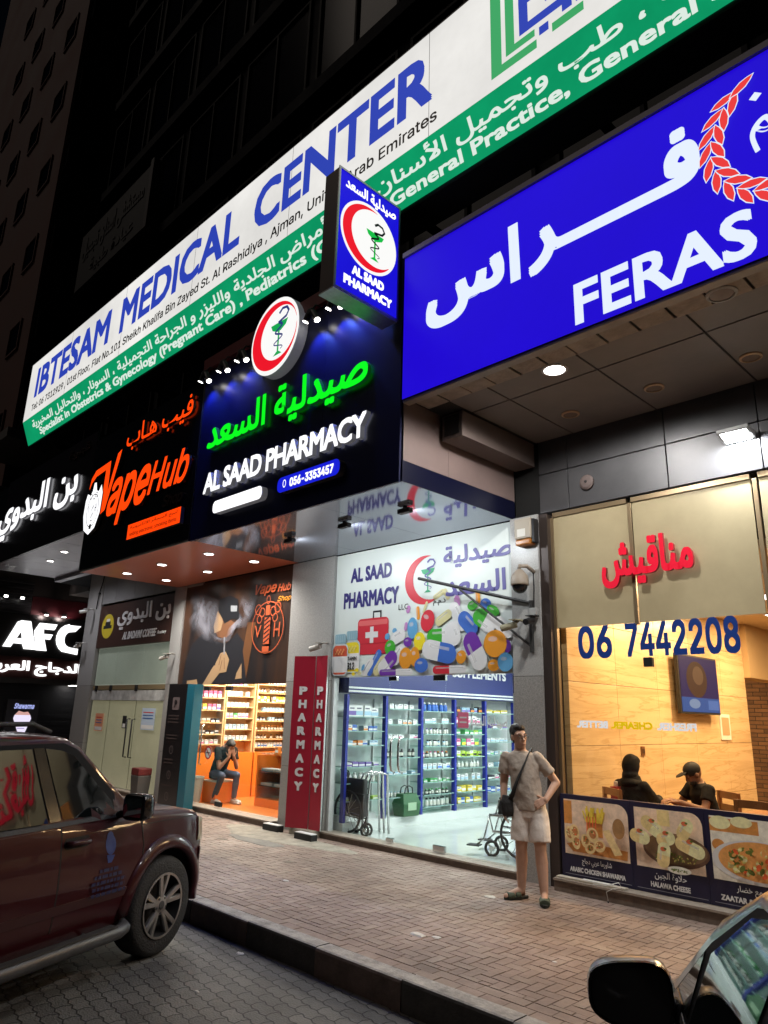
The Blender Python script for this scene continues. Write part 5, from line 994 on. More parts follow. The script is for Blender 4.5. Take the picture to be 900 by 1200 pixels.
for x in (-8.42, -8.22): MB().lathe([(.022, 0), (.02, .04)], (x, 8.12, .056), n=10).build('rubber_foot', mat('rubber', (.018, .018, .018), .7), wk)

fw2.location.x -= .12; wk.location.x -= .2; wk.location.y -= .06
# ================================================================ VAPE SHOP INTERIOR
panel_lamp(-12.6, 8.6, 2.75, 1.4, .5, 90, (1, .92, .78), 'flat ceiling lamp nearest the vape shop window'); panel_lamp(-12.6, 9.8, 2.75, 1.4, .5, 85, (1, .92, .78), 'flat ceiling lamp at the back of the vape shop')
vor = mat('vape_orange_laminate', (.72, .2, .025), .35); vwd = mat('vape_shelf_wood', (.66, .42, .2), .45); vbk = mat('vape_back_board', (.74, .55, .34), .5)
def vrack(y0, y1, zs, lab, seed, w, kinds, xw=-13.7):
    t = thing('vape_rack', lab, 'shelf', (xw, (y0 + y1) / 2, 1)); box('back_board', vbk, t, xw - .02, xw, y0, y1, .95, 2.7); box('side_board', vwd, t, xw, xw + .26, y0, y0 + .03, .95, 2.7); box('side_board', vwd, t, xw, xw + .26, y1 - .03, y1, .95, 2.7); box('base_cabinet', vor, t, xw, xw + .3, y0, y1, .056, .95)
    R = random.Random(seed)
    for si, z in enumerate(zs):
        box('shelf', vwd, t, xw, xw + .25, y0 + .031, y1 - .031, z - .02, z); y = y0 + .06; n = 0; kind, cols, h = kinds[si % len(kinds)]
        while y + w < y1 - .04 and n < 12:
            if R.random() < .9:
                ci = R.randrange(len(cols)); col = cols[ci]; o = link('vape_box' if kind == 'box' else 'vape_bottle', pack_mesh(('v', si % len(kinds), ci, kind, w), w * .85, .08 if kind == 'box' else w * .8, h, col, kind)); o.location = (xw + .16, y + w / 2, z + .0005)
                tag(o, '%s vape %s, %s along the %s shelf up, %s' % (col[0][0] if col[0] is col[1] else '%s and %s' % (col[0][0], col[1][0]), kind, ORD[n], ORD[si], lab.split(' of ')[0].replace('orange ', '')), 'vape goods', 'goods on the vape shop shelves'); n += 1
            y += w + .012
BN = ('brown', (.12, .05, .02))
vrack(7.95, 8.62, (1.12, 1.32, 1.55, 1.8, 2.05, 2.3), 'left wall rack of packets nearest the vape shop window', 3, .1, [('box', [(WH, WH), (WH, PI_)], .09), ('box', [(DK, WH), (WH, DK)], .07), ('box', [(WH, OR_), (DK, WH)], .08), ('box', [(PI_, WH), (WH, NA), (YE, WH)], .12), ('box', [(WH, PI_), (PI_, WH)], .14), ('box', [(LB, WH), (YE, WH)], .12)])
vrack(8.64, 9.38, (1.2, 1.42, 1.65, 1.88, 2.1, 2.32), 'middle wall rack of mixed packets in the vape shop', 4, .085, [('box', [(WH, LB), (WH, WH)], .09), ('box', [(LB, WH), (WH, LB)], .1), ('box', [(GR, WH), (WH, PI_)], .1)])
vrack(9.42, 10.35, (1.05, 1.22, 1.4, 1.6, 1.8, 2.0, 2.2, 2.38), 'right wall rack of little bottles in the vape shop', 5, .072, [('box', [(WH, BL_), (WH, WH)], .09), ('bottle', [(BN, DK)], .09), ('bottle', [(BN, OR_)], .1), ('box', [(DK, WH), (LB, WH)], .08), ('box', [(LB, WH)], .08), ('box', [(WH, YE), (YE, WH)], .12), ('bottle', [(BN, DK)], .1), ('bottle', [(OR_, DK)], .09)])
panel_lamp(-11.2, 8.15, 2.75, .8, .4, 45, (1, .9, .75), 'small added ceiling lamp brightening the orange display counter')  # extra lamp, added only to brighten the counter front
vc = thing('display_counter', 'orange display counter with silver trays in the vape shop', 'counter', (-11.6, 8.8, .056)); x0, x1, y0, y1 = -12.15, -10.75, 8.62, 9.15
box('frame', vor, vc, x0, x1, y0, y1, .056, .2); box('back', vor, vc, x0 + .04, x1 - .04, y1 - .03, y1, .201, .98); box('side_board', vor, vc, x0, x0 + .04, y0, y1, .201, .98); box('side_board', vor, vc, x1 - .04, x1, y0, y1, .201, .98); box('top_frame', vor, vc, x0 - .02, x1 + .02, y1 - .12, y1 + .02, .981, 1.02); box('glass_top', gl, vc, x0 - .02, x1 + .02, y0 - .02, y1 - .121, 1.0, 1.019)
for z in (.42, .68):
    o = box('tray_shelf', chrome, vc, x0 + .041, x1 - .041, y0 + .03, y1 - .031, z, z + .015)
    for k in range(3): box('tray', mat('tray_grey', (.35, .36, .38), .35), o, x0 + .1 + .42 * k, x0 + .46 + .42 * k, y0 + .05, y0 + .3, z + .016, z + .06, bevel=.006)
box('front_glass', gl, vc, x0 + .041, x1 - .041, y0 + .004, y0 + .012, .201, .98)
for k in range(5):
    o = link('vape_box', pack_mesh(('vc', k % 3), .1, .07, .12, [(OR_, WH), (WH, OR_), (DK, WH)][k % 3], 'box')); o.location = (-11.8 + .22 * k, 8.85, 1.0205); o.rotation_euler = (0, 0, -PI / 2); tag(o, '%s carton on the orange counter top, %s from the left' % (['orange and white', 'white and orange', 'black and white'][k % 3], ORD[k]), 'carton', 'cartons on the orange counter')
stl = thing('stool', 'orange cube stool under the seated man in the vape shop', 'stool', (-13.0, 8.25, .056)); box('body', vor, stl, -13.2, -12.72, 8.1, 8.55, .056, .44, bevel=.012); box('cushion', mat('stool_cushion', (.55, .5, .42), .6), stl, -13.2, -12.72, 8.1, 8.55, .441, .47, bevel=.012)
bkt = thing('bin', 'pale grey plastic bin behind the left vape shop pane', 'bin', (-13.3, 7.95, .056)); MB().lathe([(.12, .056), (.16, .5), (.17, .5), (.17, .53), (.15, .53), (.11, .07)], (-13.2, 7.93, 0), n=20).build('body', mat('bin_plastic', (.5, .55, .52), .4), bkt, smooth=False)
ns = thing('no_smoking_sticker', 'round red no smoking sticker on the vape shop door', 'sticker', (-12.35, 7.655, 1.05)); A = Art(front(7.657)); A.ell(-12.38, 1.02, .12, .12, paper); A.ring(-12.38, 1.02, .12, .12, .03, pred); A.stroke([(-12.46, 1.1), (-12.3, .94)], .025, pred); A.rect(-12.44, -12.32, 1.01, 1.03, pblk); A.build('sheet', ns)

# ================================================================ PEOPLE
def remesh(mb, name, m, parent, voxel=.008, it=4, local=True, folds=0.):
    me = mb.mesh('form'); o = bpy.data.objects.new('form', me); COL.objects.link(o)
    r = o.modifiers.new('r', 'REMESH'); r.mode = 'VOXEL'; r.voxel_size = voxel
    s = o.modifiers.new('s', 'SMOOTH'); s.factor = .5; s.iterations = it
    if folds:
        for sc_, st_ in ((.16, folds * .75), (.07, folds * .28)):
            tx = bpy.data.textures.new('folds', 'CLOUDS'); tx.noise_scale = sc_; tx.noise_depth = 2; d = o.modifiers.new('d', 'DISPLACE'); d.texture = tx; d.strength = st_; d.mid_level = .5; d.texture_coords = 'LOCAL'
    dg = C.evaluated_depsgraph_get(); dg.update(); me2 = bpy.data.meshes.new_from_object(o.evaluated_get(dg)); bpy.data.objects.remove(o); bpy.data.meshes.remove(me)
    me2.name = name; me2.materials.clear(); me2.materials.append(m); me2.shade_smooth(); return link(name, me2, parent, local)
def eloft(mb, secs, n=20):
    """secs: (centre, lateral axis, half width, half depth); depth runs square to lateral and to the run"""
    out = []; P = [Vector(s[0]) for s in secs]
    for i, s in enumerate(secs):
        T = (P[min(i + 1, len(P) - 1)] - P[max(i - 1, 0)]).normalized(); A = Vector(s[1]); A = (A - T * A.dot(T)).normalized(); B = T.cross(A)
        out.append([P[i] + A * (s[2] * math.cos(2 * PI * k / n)) + B * (s[3] * math.sin(2 * PI * k / n)) for k in range(n)])
    return mb.rings(out)
def hand(mb, w, d, up, sp=1., curl=.35, sc=1., th=1):
    """w wrist, d direction of the fingers, up = back of the hand, th = thumb side sign"""
    w = Vector(w); d = Vector(d).normalized(); up = Vector(up); up = (up - d * up.dot(d)).normalized(); lat = d.cross(up) * th
    for k in range(4): mb.cap(w + lat * (.028 - .018 * k) * .6 * sc, .017 * sc, w + d * .085 * sc + lat * (.03 - .02 * k) * sc, .012 * sc, 8)
    for k, ln in enumerate((.075, .085, .078, .06)):
        b = w + d * .085 * sc + lat * (.03 - .02 * k) * sc; d1 = (d - up * curl + lat * (.12 - .08 * k) * sp).normalized(); m = b + d1 * ln * .5 * sc; d2 = (d1 - up * curl * 1.4).normalized()
        mb.cap(b, .0098 * sc, m, .009 * sc, 8); mb.cap(m, .009 * sc, m + d2 * ln * .5 * sc, .0075 * sc, 8)
    t0 = w + d * .025 * sc + lat * .03 * sc; t1 = t0 + (d * .6 + lat * .8).normalized() * .045 * sc; mb.cap(t0, .014 * sc, t1, .011 * sc, 8); mb.cap(t1, .011 * sc, t1 + (d * .9 + lat * .35 - up * .2).normalized() * .035 * sc, .009 * sc, 8)
class Head:
    def __init__(s, c, yaw=0., pitch=0., roll=0.):
        s.c = Vector(c); s.R = Matrix.Rotation(math.radians(yaw), 3, 'Z') @ Matrix.Rotation(math.radians(pitch), 3, 'Y') @ Matrix.Rotation(math.radians(roll), 3, 'X')
    def p(s, x, y, z): return s.c + s.R @ Vector((x, y, z))
    def add(s, mb):
        mb.sphere(s.p(-.012, 0, .025), (.098, .077, .098), 18, 12, s.R); mb.sphere(s.p(.012, 0, -.045), (.075, .06, .075), 16, 10, s.R); mb.sphere(s.p(.05, 0, -.095), (.03, .03, .022), 12, 8, s.R)
        mb.cap(s.p(.085, 0, .02), .011, s.p(.103, 0, -.025), .016, 8); mb.sphere(s.p(.07, .03, .03), (.025, .03, .012), 10, 6, s.R); mb.sphere(s.p(.07, -.03, .03), (.025, .03, .012), 10, 6, s.R)
        mb.sphere(s.p(.078, 0, -.062), (.016, .027, .009), 10, 6, s.R); mb.sphere(s.p(.075, 0, -.075), (.016, .024, .008), 10, 6, s.R)
        for q in (1, -1): mb.sphere(s.p(-.01, q * .079, -.01), (.022, .011, .034), 10, 8, s.R)
    def face(s, par, glasses=True):
        w_ = mat('eye_white', (.6, .58, .55), .3); ir = mat('eye_iris', (.02, .012, .01), .2)
        for q in (1, -1):
            MB().sphere(s.p(.076, q * .031, .012), (.012, .015, .008), 10, 7, s.R).build('eye', w_, par, smooth=True, local=True); MB().sphere(s.p(.0865, q * .031, .012), (.003, .006, .006), 8, 6, s.R).build('iris', ir, par, smooth=True, local=True)
            MB().tube([s.p(.093, q * .012, .034), s.p(.095, q * .03, .042), s.p(.082, q * .052, .036)], [.003, .0045, .002], 6).build('eyebrow', mat('hair_black', (.012, .01, .009), .5), par, smooth=True, local=True)
        MB().tube([s.p(.095, -.022, -.0685), s.p(.1, 0, -.067), s.p(.095, .022, -.0685)], [.0015, .003, .0015], 6).build('mouth', mat('lip', (.28, .1, .08), .5), par, local=True)
        if glasses:
            g = MB()
            for q in (1, -1): g.tube([s.p(.104, q * (.033 + .026 * math.cos(a)), .008 + .019 * math.sin(a)) for a in [2 * PI * k / 20 for k in range(21)]], .0022, 6, False); g.tube([s.p(.103, q * .058, .014), s.p(.05, q * .078, .014), s.p(-.01, q * .084, .006)], .002, 6)
            g.tube([s.p(.105, .008, .012), s.p(.105, -.008, .012)], .002, 6); g.build('glasses', mat('glasses_frame', (.03, .03, .035), .3, metal=.5), par, local=True)
def cloth(name, rgb, sc=9, st=.9):
    return mat(name, rgb, .85, spec=.2, var=(7, .12), bump=(sc, st))
skin = mat('skin', (.55, .34, .25), .5, spec=.35, var=(14, .08)); skin2 = mat('skin_tan', (.28, .15, .10), .5, spec=.35, var=(14, .08)); hairb = mat('hair_black', (.012, .01, .009), .5, bump=(120, .6))
# ---- the man on the pavement
def standing_man():
    t = thing('person', 'man standing on the pavement in beige tee and white shorts with a black crossbody bag', 'person', (-4.66, 6.86, .0), math.radians(-66))
    H = Head((.025, .012, 1.605), 38, 3, 0); b = MB()
    hip = {1: (0, .085, .9), -1: (0, -.085, .9)}; kn = {1: (.055, .105, .49), -1: (.03, -.098, .49)}; an = {1: (.08, .135, .085), -1: (-.02, -.115, .085)}
    toe = {1: (.22, .16, .035), -1: (.10, -.25, .035)}; sh = {1: (-.01, .168, 1.405), -1: (-.01, -.168, 1.395)}; el = {1: (-.08, .315, 1.15), -1: (-.03, -.245, 1.12)}; wr = {1: (.085, .20, .985), -1: (.06, -.265, .885)}
    eloft(b, [((0, 0, .86), (0, 1, 0), .15, .11), ((0, 0, .98), (0, 1, 0), .15, .115), ((0, 0, 1.15), (0, 1, 0), .145, .11), ((0, 0, 1.32), (0, 1, 0), .16, .105), ((0, 0, 1.42), (0, 1, 0), .13, .08), ((.005, 0, 1.475), (0, 1, 0), .062, .058), ((.015, .005, 1.56), (.2, 1, 0), .052, .055)])
    for s in (1, -1):
        b.cap(hip[s], .092, kn[s], .061, 14); K, A_ = Vector(kn[s]), Vector(an[s]); M = K.lerp(A_, .3) + Vector((-.018, 0, 0)); b.cap(K, .058, M, .063, 14); b.cap(M, .063, A_, .040, 14); b.cap(A_, .038, toe[s], .03, 12); b.cap((A_.x - .035, A_.y, .05), .036, A_, .035, 10)
        b.cap(sh[s], .056, el[s], .043, 12); b.cap(el[s], .043, wr[s], .029, 12)
    hand(b, wr[1], (.35, -.72, -.35), (.8, .45, .3), 1, .18, 1.0, 1); hand(b, wr[-1], (.15, .05, -1), (0, -1, 0), .6, .35, 1.0, 1)
    H.add(b); body = remesh(b, 'body', skin, t, .0065, 3)
    H.face(t); hr = MB(); hr.sphere(H.p(-.026, 0, .045), (.098, .086, .098), 20, 12, H.R); hr.sphere(H.p(.02, 0, .1), (.072, .066, .04), 16, 10, H.R); hr.sphere(H.p(-.055, 0, -.01), (.06, .077, .075), 16, 10, H.R); remesh(hr, 'hair', hairb, t, .007, 2)
    s_ = MB(); eloft(s_, [((.005, 0, .875), (0, 1, 0), .168, .138), ((.008, 0, .93), (0, 1, 0), .165, .141), ((.012, 0, 1.05), (0, 1, 0), .16, .142), ((.008, 0, 1.2), (0, 1, 0), .164, .132), ((0, 0, 1.33), (0, 1, 0), .174, .12), ((0, 0, 1.42), (0, 1, 0), .155, .095), ((.0, 0, 1.462), (0, 1, 0), .085, .07)])
    for s in (1, -1):
        S, E_ = Vector(sh[s]), Vector(el[s]); e = S.lerp(E_, .66); D = (E_ - S).normalized(); lat = Vector((0, 0, 1)) if s > 0 else Vector((1, 0, 0)); eloft(s_, [(S - D * .05, lat, .045, .045), (S, lat, .064, .062), (S.lerp(e, .5), lat, .069, .066), (e, lat, .074, .070)], 16)
    remesh(s_, 'tee_shirt', cloth('beige_cotton', (.42, .36, .31)), t, .008, 9, folds=.036)
    p = MB(); eloft(p, [((0, 0, .80), (0, 1, 0), .165, .13), ((0, 0, .9), (0, 1, 0), .16, .13), ((0, 0, .98), (0, 1, 0), .155, .12)])
    for s in (1, -1):
        Hh, K = Vector(hip[s]), Vector(kn[s]); e = Hh.lerp(K, .82) + Vector((.005, s * .006, 0)); eloft(p, [(Hh + Vector((0, 0, .03)), (0, 1, 0), .09, .11), (Hh.lerp(e, .3), (0, 1, 0), .103, .115), (Hh.lerp(e, .65), (0, 1, 0), .104, .11), (e, (0, 1, 0), .105, .105)], 18)
    remesh(p, 'shorts', cloth('white_cotton', (.78, .72, .67)), t, .008, 3, folds=.026)
    sole = mat('sandal_sole', (.02, .022, .018), .7); strap = mat('sandal_green', (.07, .09, .06), .75, bump=(60, .5))
    for s in (1, -1):
        A_, T_ = Vector(an[s]), Vector(toe[s]); d = (T_ - A_); d.z = 0; d.normalize(); n = Vector((-d.y, d.x, 0)); c = Vector((A_.x, A_.y, 0)) - d * .07; pts = []
        for k in range(24):
            a = 2 * PI * k / 24; u = .135 + .145 * math.cos(a); w = (.05 if math.cos(a) > -.3 else .042) * math.sin(a); pts.append(c + d * u + n * w)
        sd = MB(); sd.rings([[(q.x, q.y, z) for q in pts] for z in (.002, .012, .03)]); o = sd.build('sandal', sole, t, bevel=.004, local=True)
        up = MB()
        for f0, f1 in ((.1, .155), (.17, .245)):
            for jj in range(1): eloft(up, [(c + d * (f0 + (f1 - f0) * q) + Vector((0, 0, .045 - .06 * (f0 + (f1 - f0) * q - .1))), n, .056 - .03 * max(0, f0 + (f1 - f0) * q - .17), .036) for q in (0, .33, .66, 1)], 16)
        remesh(up, 'upper', strap, o, .007, 2)
    st = MB(); pth = [(-.11, .085, 1.44), (-.02, .115, 1.485), (.085, .085, 1.42), (.132, .02, 1.30), (.148, -.06, 1.16), (.13, -.13, 1.03), (.09, -.18, .96)]; eloft(st, [(q, (.3, .7, .6), .024, .005) for q in pth], 10); eloft(st, [(q, (.3, .7, .6), .024, .005) for q in [(-.11, .085, 1.44), (-.135, 0, 1.3), (-.13, -.09, 1.15), (-.05, -.185, 1.0)]], 10)
    bagm = mat('bag_black_nylon', (.012, .012, .013), .6, bump=(70, .4)); o = st.build('bag_strap', bagm, t, smooth=True, local=True)
    bg_ = MB(); eloft(bg_, [((.065, -.205, .80), (.55, -.6, 0), .085, .035), ((.065, -.205, .84), (.55, -.6, 0), .1, .05), ((.06, -.2, .93), (.55, -.6, 0), .1, .05), ((.055, -.19, 1.0), (.55, -.6, 0), .08, .03)], 16); remesh(bg_, 'shoulder_bag', bagm, t, .009, 2)
    def lean(o):        # weight on one leg: the trunk leans to his right
        if o.data:
            for v in o.data.vertices: v.co.y -= .14 * max(0., v.co.z - .85)
        for c in o.children: lean(c)
    lean(t); return t
standing_man()
def seated(name_lab, loc, rz, skin_, shirt_m, trous_m, H, el, wr, hd, an, kn, lean=.1, seat=.46, long_sleeve=False, shoes=None, hair=True, glasses=False, shoe_m=None, zip_=None):
    t = thing('person', name_lab, 'person', loc, rz); b = MB(); pz = seat + .1; sh = {s: (lean, s * .185, pz + .46) for s in (1, -1)}
    eloft(b, [((-.02, 0, seat + .02), (0, 1, 0), .16, .12), ((0, 0, pz + .05), (0, 1, 0), .15, .115), ((lean * .4, 0, pz + .22), (0, 1, 0), .145, .11), ((lean * .9, 0, pz + .4), (0, 1, 0), .16, .105), ((lean, 0, pz + .47), (0, 1, 0), .12, .08), ((lean + .02, 0, pz + .53), (0, 1, 0), .06, .056), (H.p(-.02, 0, -.06), (0, 1, 0), .05, .052)])
    for s in (1, -1):
        b.cap((.0, s * .09, pz - .01), .085, kn[s], .058, 12); b.cap(kn[s], .055, an[s], .038, 12); b.cap(an[s], .038, (an[s][0] + .15, an[s][1], .035), .032, 10); b.cap(sh[s], .055, el[s], .042, 12); b.cap(el[s], .042, wr[s], .029, 12); hand(b, wr[s], *hd[s])
    H.add(b); remesh(b, 'body', skin_, t, .008, 3); H.face(t, glasses)
    s_ = MB(); eloft(s_, [((-.02, 0, seat + .0), (0, 1, 0), .175, .135), ((0, 0, pz + .05), (0, 1, 0), .17, .135), ((lean * .4, 0, pz + .22), (0, 1, 0), .168, .13), ((lean * .9, 0, pz + .4), (0, 1, 0), .182, .122), ((lean, 0, pz + .475), (0, 1, 0), .15, .095), ((lean + .01, 0, pz + .515), (0, 1, 0), .082, .068)])
    for s in (1, -1):
        S, E_, W_ = Vector(sh[s]), Vector(el[s]), Vector(wr[s]); e = S.lerp(E_, .6); D = (E_ - S).normalized(); lat = D.orthogonal()
        if long_sleeve: s_.cap(S, .07, E_, .06, 12); s_.cap(E_, .058, W_, .045, 12)
        else: eloft(s_, [(S - D * .04, lat, .05, .05), (S, lat, .07, .07), (e, lat, .078, .074)], 14)
    remesh(s_, 'shirt', shirt_m, t, .01, 3, folds=.03); p = MB(); eloft(p, [((-.02, 0, seat), (0, 1, 0), .165, .125), ((-.01, 0, pz + .02), (0, 1, 0), .168, .13)])
    for s in (1, -1): p.cap((.0, s * .09, pz - .01), .098, kn[s], .07, 12); p.cap(kn[s], .066, (an[s][0], an[s][1], .13), .055, 12)
    remesh(p, 'trousers', trous_m, t, .01, 3, folds=.02)
    for s in (1, -1):
        q = MB(); q.cap((an[s][0] - .04, an[s][1], .05), .046, (an[s][0] + .02, an[s][1], .06), .046, 10); q.cap((an[s][0] + .02, an[s][1], .055), .046, (an[s][0] + .19, an[s][1] + s * .01, .04), .036, 10); q.box(an[s][0] - .085, an[s][0] + .22, an[s][1] - .042, an[s][1] + .042, .002, .03); remesh(q, 'shoe', shoe_m or pblk, t, .009, 2)
    if hair: hr = MB(); hr.sphere(H.p(-.026, 0, .045), (.098, .086, .098), 18, 12, H.R); hr.sphere(H.p(.02, 0, .1), (.072, .066, .04), 14, 10, H.R); hr.sphere(H.p(-.055, 0, -.01), (.06, .077, .075), 14, 10, H.R); remesh(hr, 'hair', hairb, t, .009, 2)
    return t
blacktee = cloth('black_cotton', (.012, .012, .013)); jeans = cloth('blue_denim', (.07, .09, .14)); 
Hv = Head((.33, .02, 1.06), 0, 48)
seated('man in black tee and jeans bent forward on the orange stool', (-13.0, 8.3, .056), math.radians(0), skin2, blacktee, jeans, Hv, {1: (.34, .2, .66), -1: (.34, -.2, .66)}, {1: (.42, .06, .88), -1: (.42, -.05, .86)}, {1: ((0, -.15, 1), (1, 0, 0), .6, .3, 1., 1), -1: ((0, .15, 1), (1, 0, 0), .6, .3, 1., -1)}, {1: (.42, .14, .09), -1: (.20, -.16, .09)}, {1: (.45, .15, .52), -1: (.42, -.17, .52)}, lean=.22, seat=.44, shoe_m=mat('white_trainer', (.55, .55, .53), .5))
# ================================================================ RESTAURANT INTERIOR
panel_lamp(-3.4, 8.9, 3.55, 1.2, .4, 115, (1, .68, .35), 'warm ceiling lamp nearest the restaurant window'); panel_lamp(-3.3, 10.8, 3.55, 1.2, .4, 145, (1, .68, .35), 'warm ceiling lamp above the restaurant screen'); panel_lamp(-3.3, 12.8, 3.55, 1.2, .4, 145, (1, .68, .35), 'warm ceiling lamp before the end of the marble wall'); panel_lamp(.5, 10.5, 3.55, 1.2, .4, 120, (1, .7, .38), 'warm ceiling lamp on the right side of the restaurant'); panel_lamp(-7.0, 15.8, 3.55, 1.2, .4, 120, (1, .7, .38), 'warm ceiling lamp in the recess behind the marble wall'); panel_lamp(-2.0, 16.0, 3.55, 1.2, .4, 120, (1, .7, .38), 'warm ceiling lamp before the brown brick wall')
tv = thing('television', 'wall television tilted forward on the marble wall of the restaurant', 'television', (-4.6, 11.3, 1.9)); box('case', pblk, tv, -4.62, -4.56, 10.62, 12.08, 1.93, 2.80, bevel=.008); box('wall_mount', dkm, tv, -4.7, -4.62, 11.1, 11.6, 2.2, 2.5); FT = side(-4.557); A = Art(FT); A.rect(10.65, 12.05, 1.96, 2.77, em('tv_purple', (62, 50, 98), .9)); A.rect(10.65, 12.05, 1.96, 2.17, em('tv_blue', (70, 100, 170), .9)); A.ell(11.25, 2.44, .38, .27, em('tv_brown', (96, 66, 50), .9)); A.ell(11.3, 2.5, .2, .14, em('tv_tan', (130, 96, 70), .9)); A.ell(11.1, 2.08, .2, .07, em('tv_pale', (140, 160, 200), .9)); A.rect(11.6, 12.0, 2.0, 2.14, em('tv_blue2', (100, 130, 200), .9)); A.build('screen', tv)
wsn = thing('wall_notice', 'small orange and white notice on the marble wall under the television', 'notice', (-4.69, 12.6, 1.7)); box('plate', paper, wsn, -4.698, -4.68, 12.35, 12.75, 1.55, 1.95); box('patch', porg, wsn, -4.6795, -4.677, 12.4, 12.7, 1.62, 1.9)
sw_ = thing('wall_switch', 'small brown switch plate low on the marble wall', 'switch', (-4.69, 9.6, 1.45)); box('plate', mat('switch_brown', (.2, .09, .04), .4), sw_, -4.698, -4.685, 9.55, 9.65, 1.36, 1.48, bevel=.003); box('rocker', mat('switch_dark', (.08, .04, .02), .4), sw_, -4.685, -4.68, 9.57, 9.63, 1.39, 1.45)
tw_ = mat('table_wood', (.25, .11, .045), .35, var=(6, .2))
def table(x, y, lab):
    t = thing('dining_table', lab, 'table', (x, y, .056)); box('table_top', tw_, t, x - .6, x + .6, y - .38, y + .38, .78, .82, bevel=.008); MB().lathe([(.28, .056), (.28, .075), (.05, .1), (.045, .78)], (x, y, 0), n=20).build('pedestal', dkm, t)
def chair(x, y, rz, lab):
    t = thing('dining_chair', lab, 'chair', (0, 0, 0), group='brown chairs in the restaurant')
    box('seat', tw_, t, -.21, .21, -.21, .21, .44, .47, bevel=.01)
    for sx in (-1, 1):
        for sy in (-1, 1): box('leg', tw_, t, sx * .19 - .02, sx * .19 + .02, sy * .19 - .02, sy * .19 + .02, 0, .44)
        box('back_post', tw_, t, -.21, -.17, sx * .19 - .02, sx * .19 + .02, .47, .98)
    for z in (.62, .76, .9): box('back_slat', tw_, t, -.2, -.18, -.17, .17, z, z + .08)
    t.location = (x, y, .056); t.rotation_euler = (0, 0, rz)
table(-3.95, 8.52, 'brown table between the seated couple in the restaurant window'); table(-2.75, 9.4, 'brown table right of the man in the black cap')
chair(-4.35, 8.42, math.radians(55), 'brown chair under the woman in the black hood'); chair(-3.59, 9.03, math.radians(232), 'brown chair under the man in the black cap'); chair(-2.9, 8.55, math.radians(90), 'brown slatted chair nearest the restaurant glass on the right'); chair(-2.45, 8.6, math.radians(90), 'brown slatted chair beside the right edge of the window')
# hooded woman: one robe, head turned to the table
wm = thing('person', 'seated woman in a black hood and robe seen from behind in the restaurant window', 'person', (-4.32, 8.45, .056), math.radians(82)); HW = Head((.06, 0, 1.21), 0, 14); b = MB(); HW.add(b); eloft(b, [((0, 0, .5), (0, 1, 0), .15, .12), ((.02, 0, .8), (0, 1, 0), .14, .11), ((.04, 0, 1.0), (0, 1, 0), .14, .09), ((.05, 0, 1.12), (0, 1, 0), .055, .055)])
for s in (1, -1): b.cap((.03, s * .16, 1.0), .05, (.2, s * .2, .8), .04); b.cap((.2, s * .2, .8), .04, (.4, s * .1, .86), .028); hand(b, (.4, s * .1, .86), (1, -s * .3, -.05), (0, 0, 1), .7, .3, .92, s)
remesh(b, 'body', skin, wm, .008, 3); HW.face(wm, False); ab = cloth('black_robe', (.008, .008, .009)); b = MB(); eloft(b, [((.02, 0, .05), (0, 1, 0), .26, .3), ((.05, 0, .45), (0, 1, 0), .24, .26), ((.0, 0, .6), (0, 1, 0), .21, .17), ((.02, 0, .8), (0, 1, 0), .2, .16), ((.03, 0, .98), (0, 1, 0), .205, .13), ((.03, 0, 1.07), (0, 1, 0), .13, .1), ((.035, 0, 1.13), (0, 1, 0), .1, .1)])
for s in (1, -1): b.cap((.03, s * .165, 1.0), .075, (.2, s * .22, .8), .07); b.cap((.2, s * .22, .8), .07, (.37, s * .12, .855), .055)
b.cap((.15, .11, .5), .12, (.42, .11, .5), .1); b.cap((.15, -.11, .5), .12, (.42, -.11, .5), .1); b.cap((.42, .11, .5), .1, (.42, .12, .1), .1); b.cap((.42, -.11, .5), .1, (.42, -.12, .1), .1); remesh(b, 'robe', ab, wm, .011, 3, folds=.03)
b = MB(); b.sphere(HW.p(-.03, 0, .02), (.112, .1, .135), 18, 12, HW.R); b.sphere(HW.p(.0, 0, .09), (.095, .085, .06), 14, 10, HW.R); b.sphere(HW.p(-.02, 0, -.1), (.10, .1, .09), 14, 10, HW.R); b.sphere((.0, 0, 1.04), (.12, .15, .07), 14, 9); remesh(b, 'hood', ab, wm, .009, 3)
HC = Head((.17, 0, 1.165), -8, 30)
cm = seated('seated man in black cap and tee looking down in the restaurant window', (-3.62, 8.98, .056), math.radians(232), skin2, blacktee, mat('dark_trouser', (.02, .02, .025), .8), HC, {1: (.22, .27, .80), -1: (.22, -.27, .80)}, {1: (.42, .1, .87), -1: (.42, -.1, .87)}, {1: ((1, -.4, 0), (0, 0, 1), .5, .3, 1., 1), -1: ((1, .4, 0), (0, 0, 1), .5, .3, 1., -1)}, {1: (.4, .14, .09), -1: (.38, -.14, .09)}, {1: (.42, .14, .5), -1: (.42, -.14, .5)}, lean=.1, seat=.46, hair=False)
b = MB(); b.sphere(HC.p(-.012, 0, .05), (.106, .09, .092), 18, 12, HC.R); cap_o = remesh(b, 'cap', mat('cap_black', (.012, .012, .013), .7), cm, .008, 2); b = MB(); b.sphere(HC.p(.12, 0, .065), (.075, .075, .012), 16, 8, HC.R); b.build('cap_visor', mat('cap_black', (.012, .012, .013), .7), cm, smooth=True, local=True); b = MB(); b.sphere(HC.p(.05, 0, -.075), (.053, .058, .04), 14, 9, HC.R); b.build('beard', hairb, cm, smooth=True, local=True)
MB().tube([HC.p(.085, -.03, .075), HC.p(.097, -.008, .07), HC.p(.09, .03, .09)], [.002, .006, .002], 6).build('cap_mark', wl, cm, local=True)
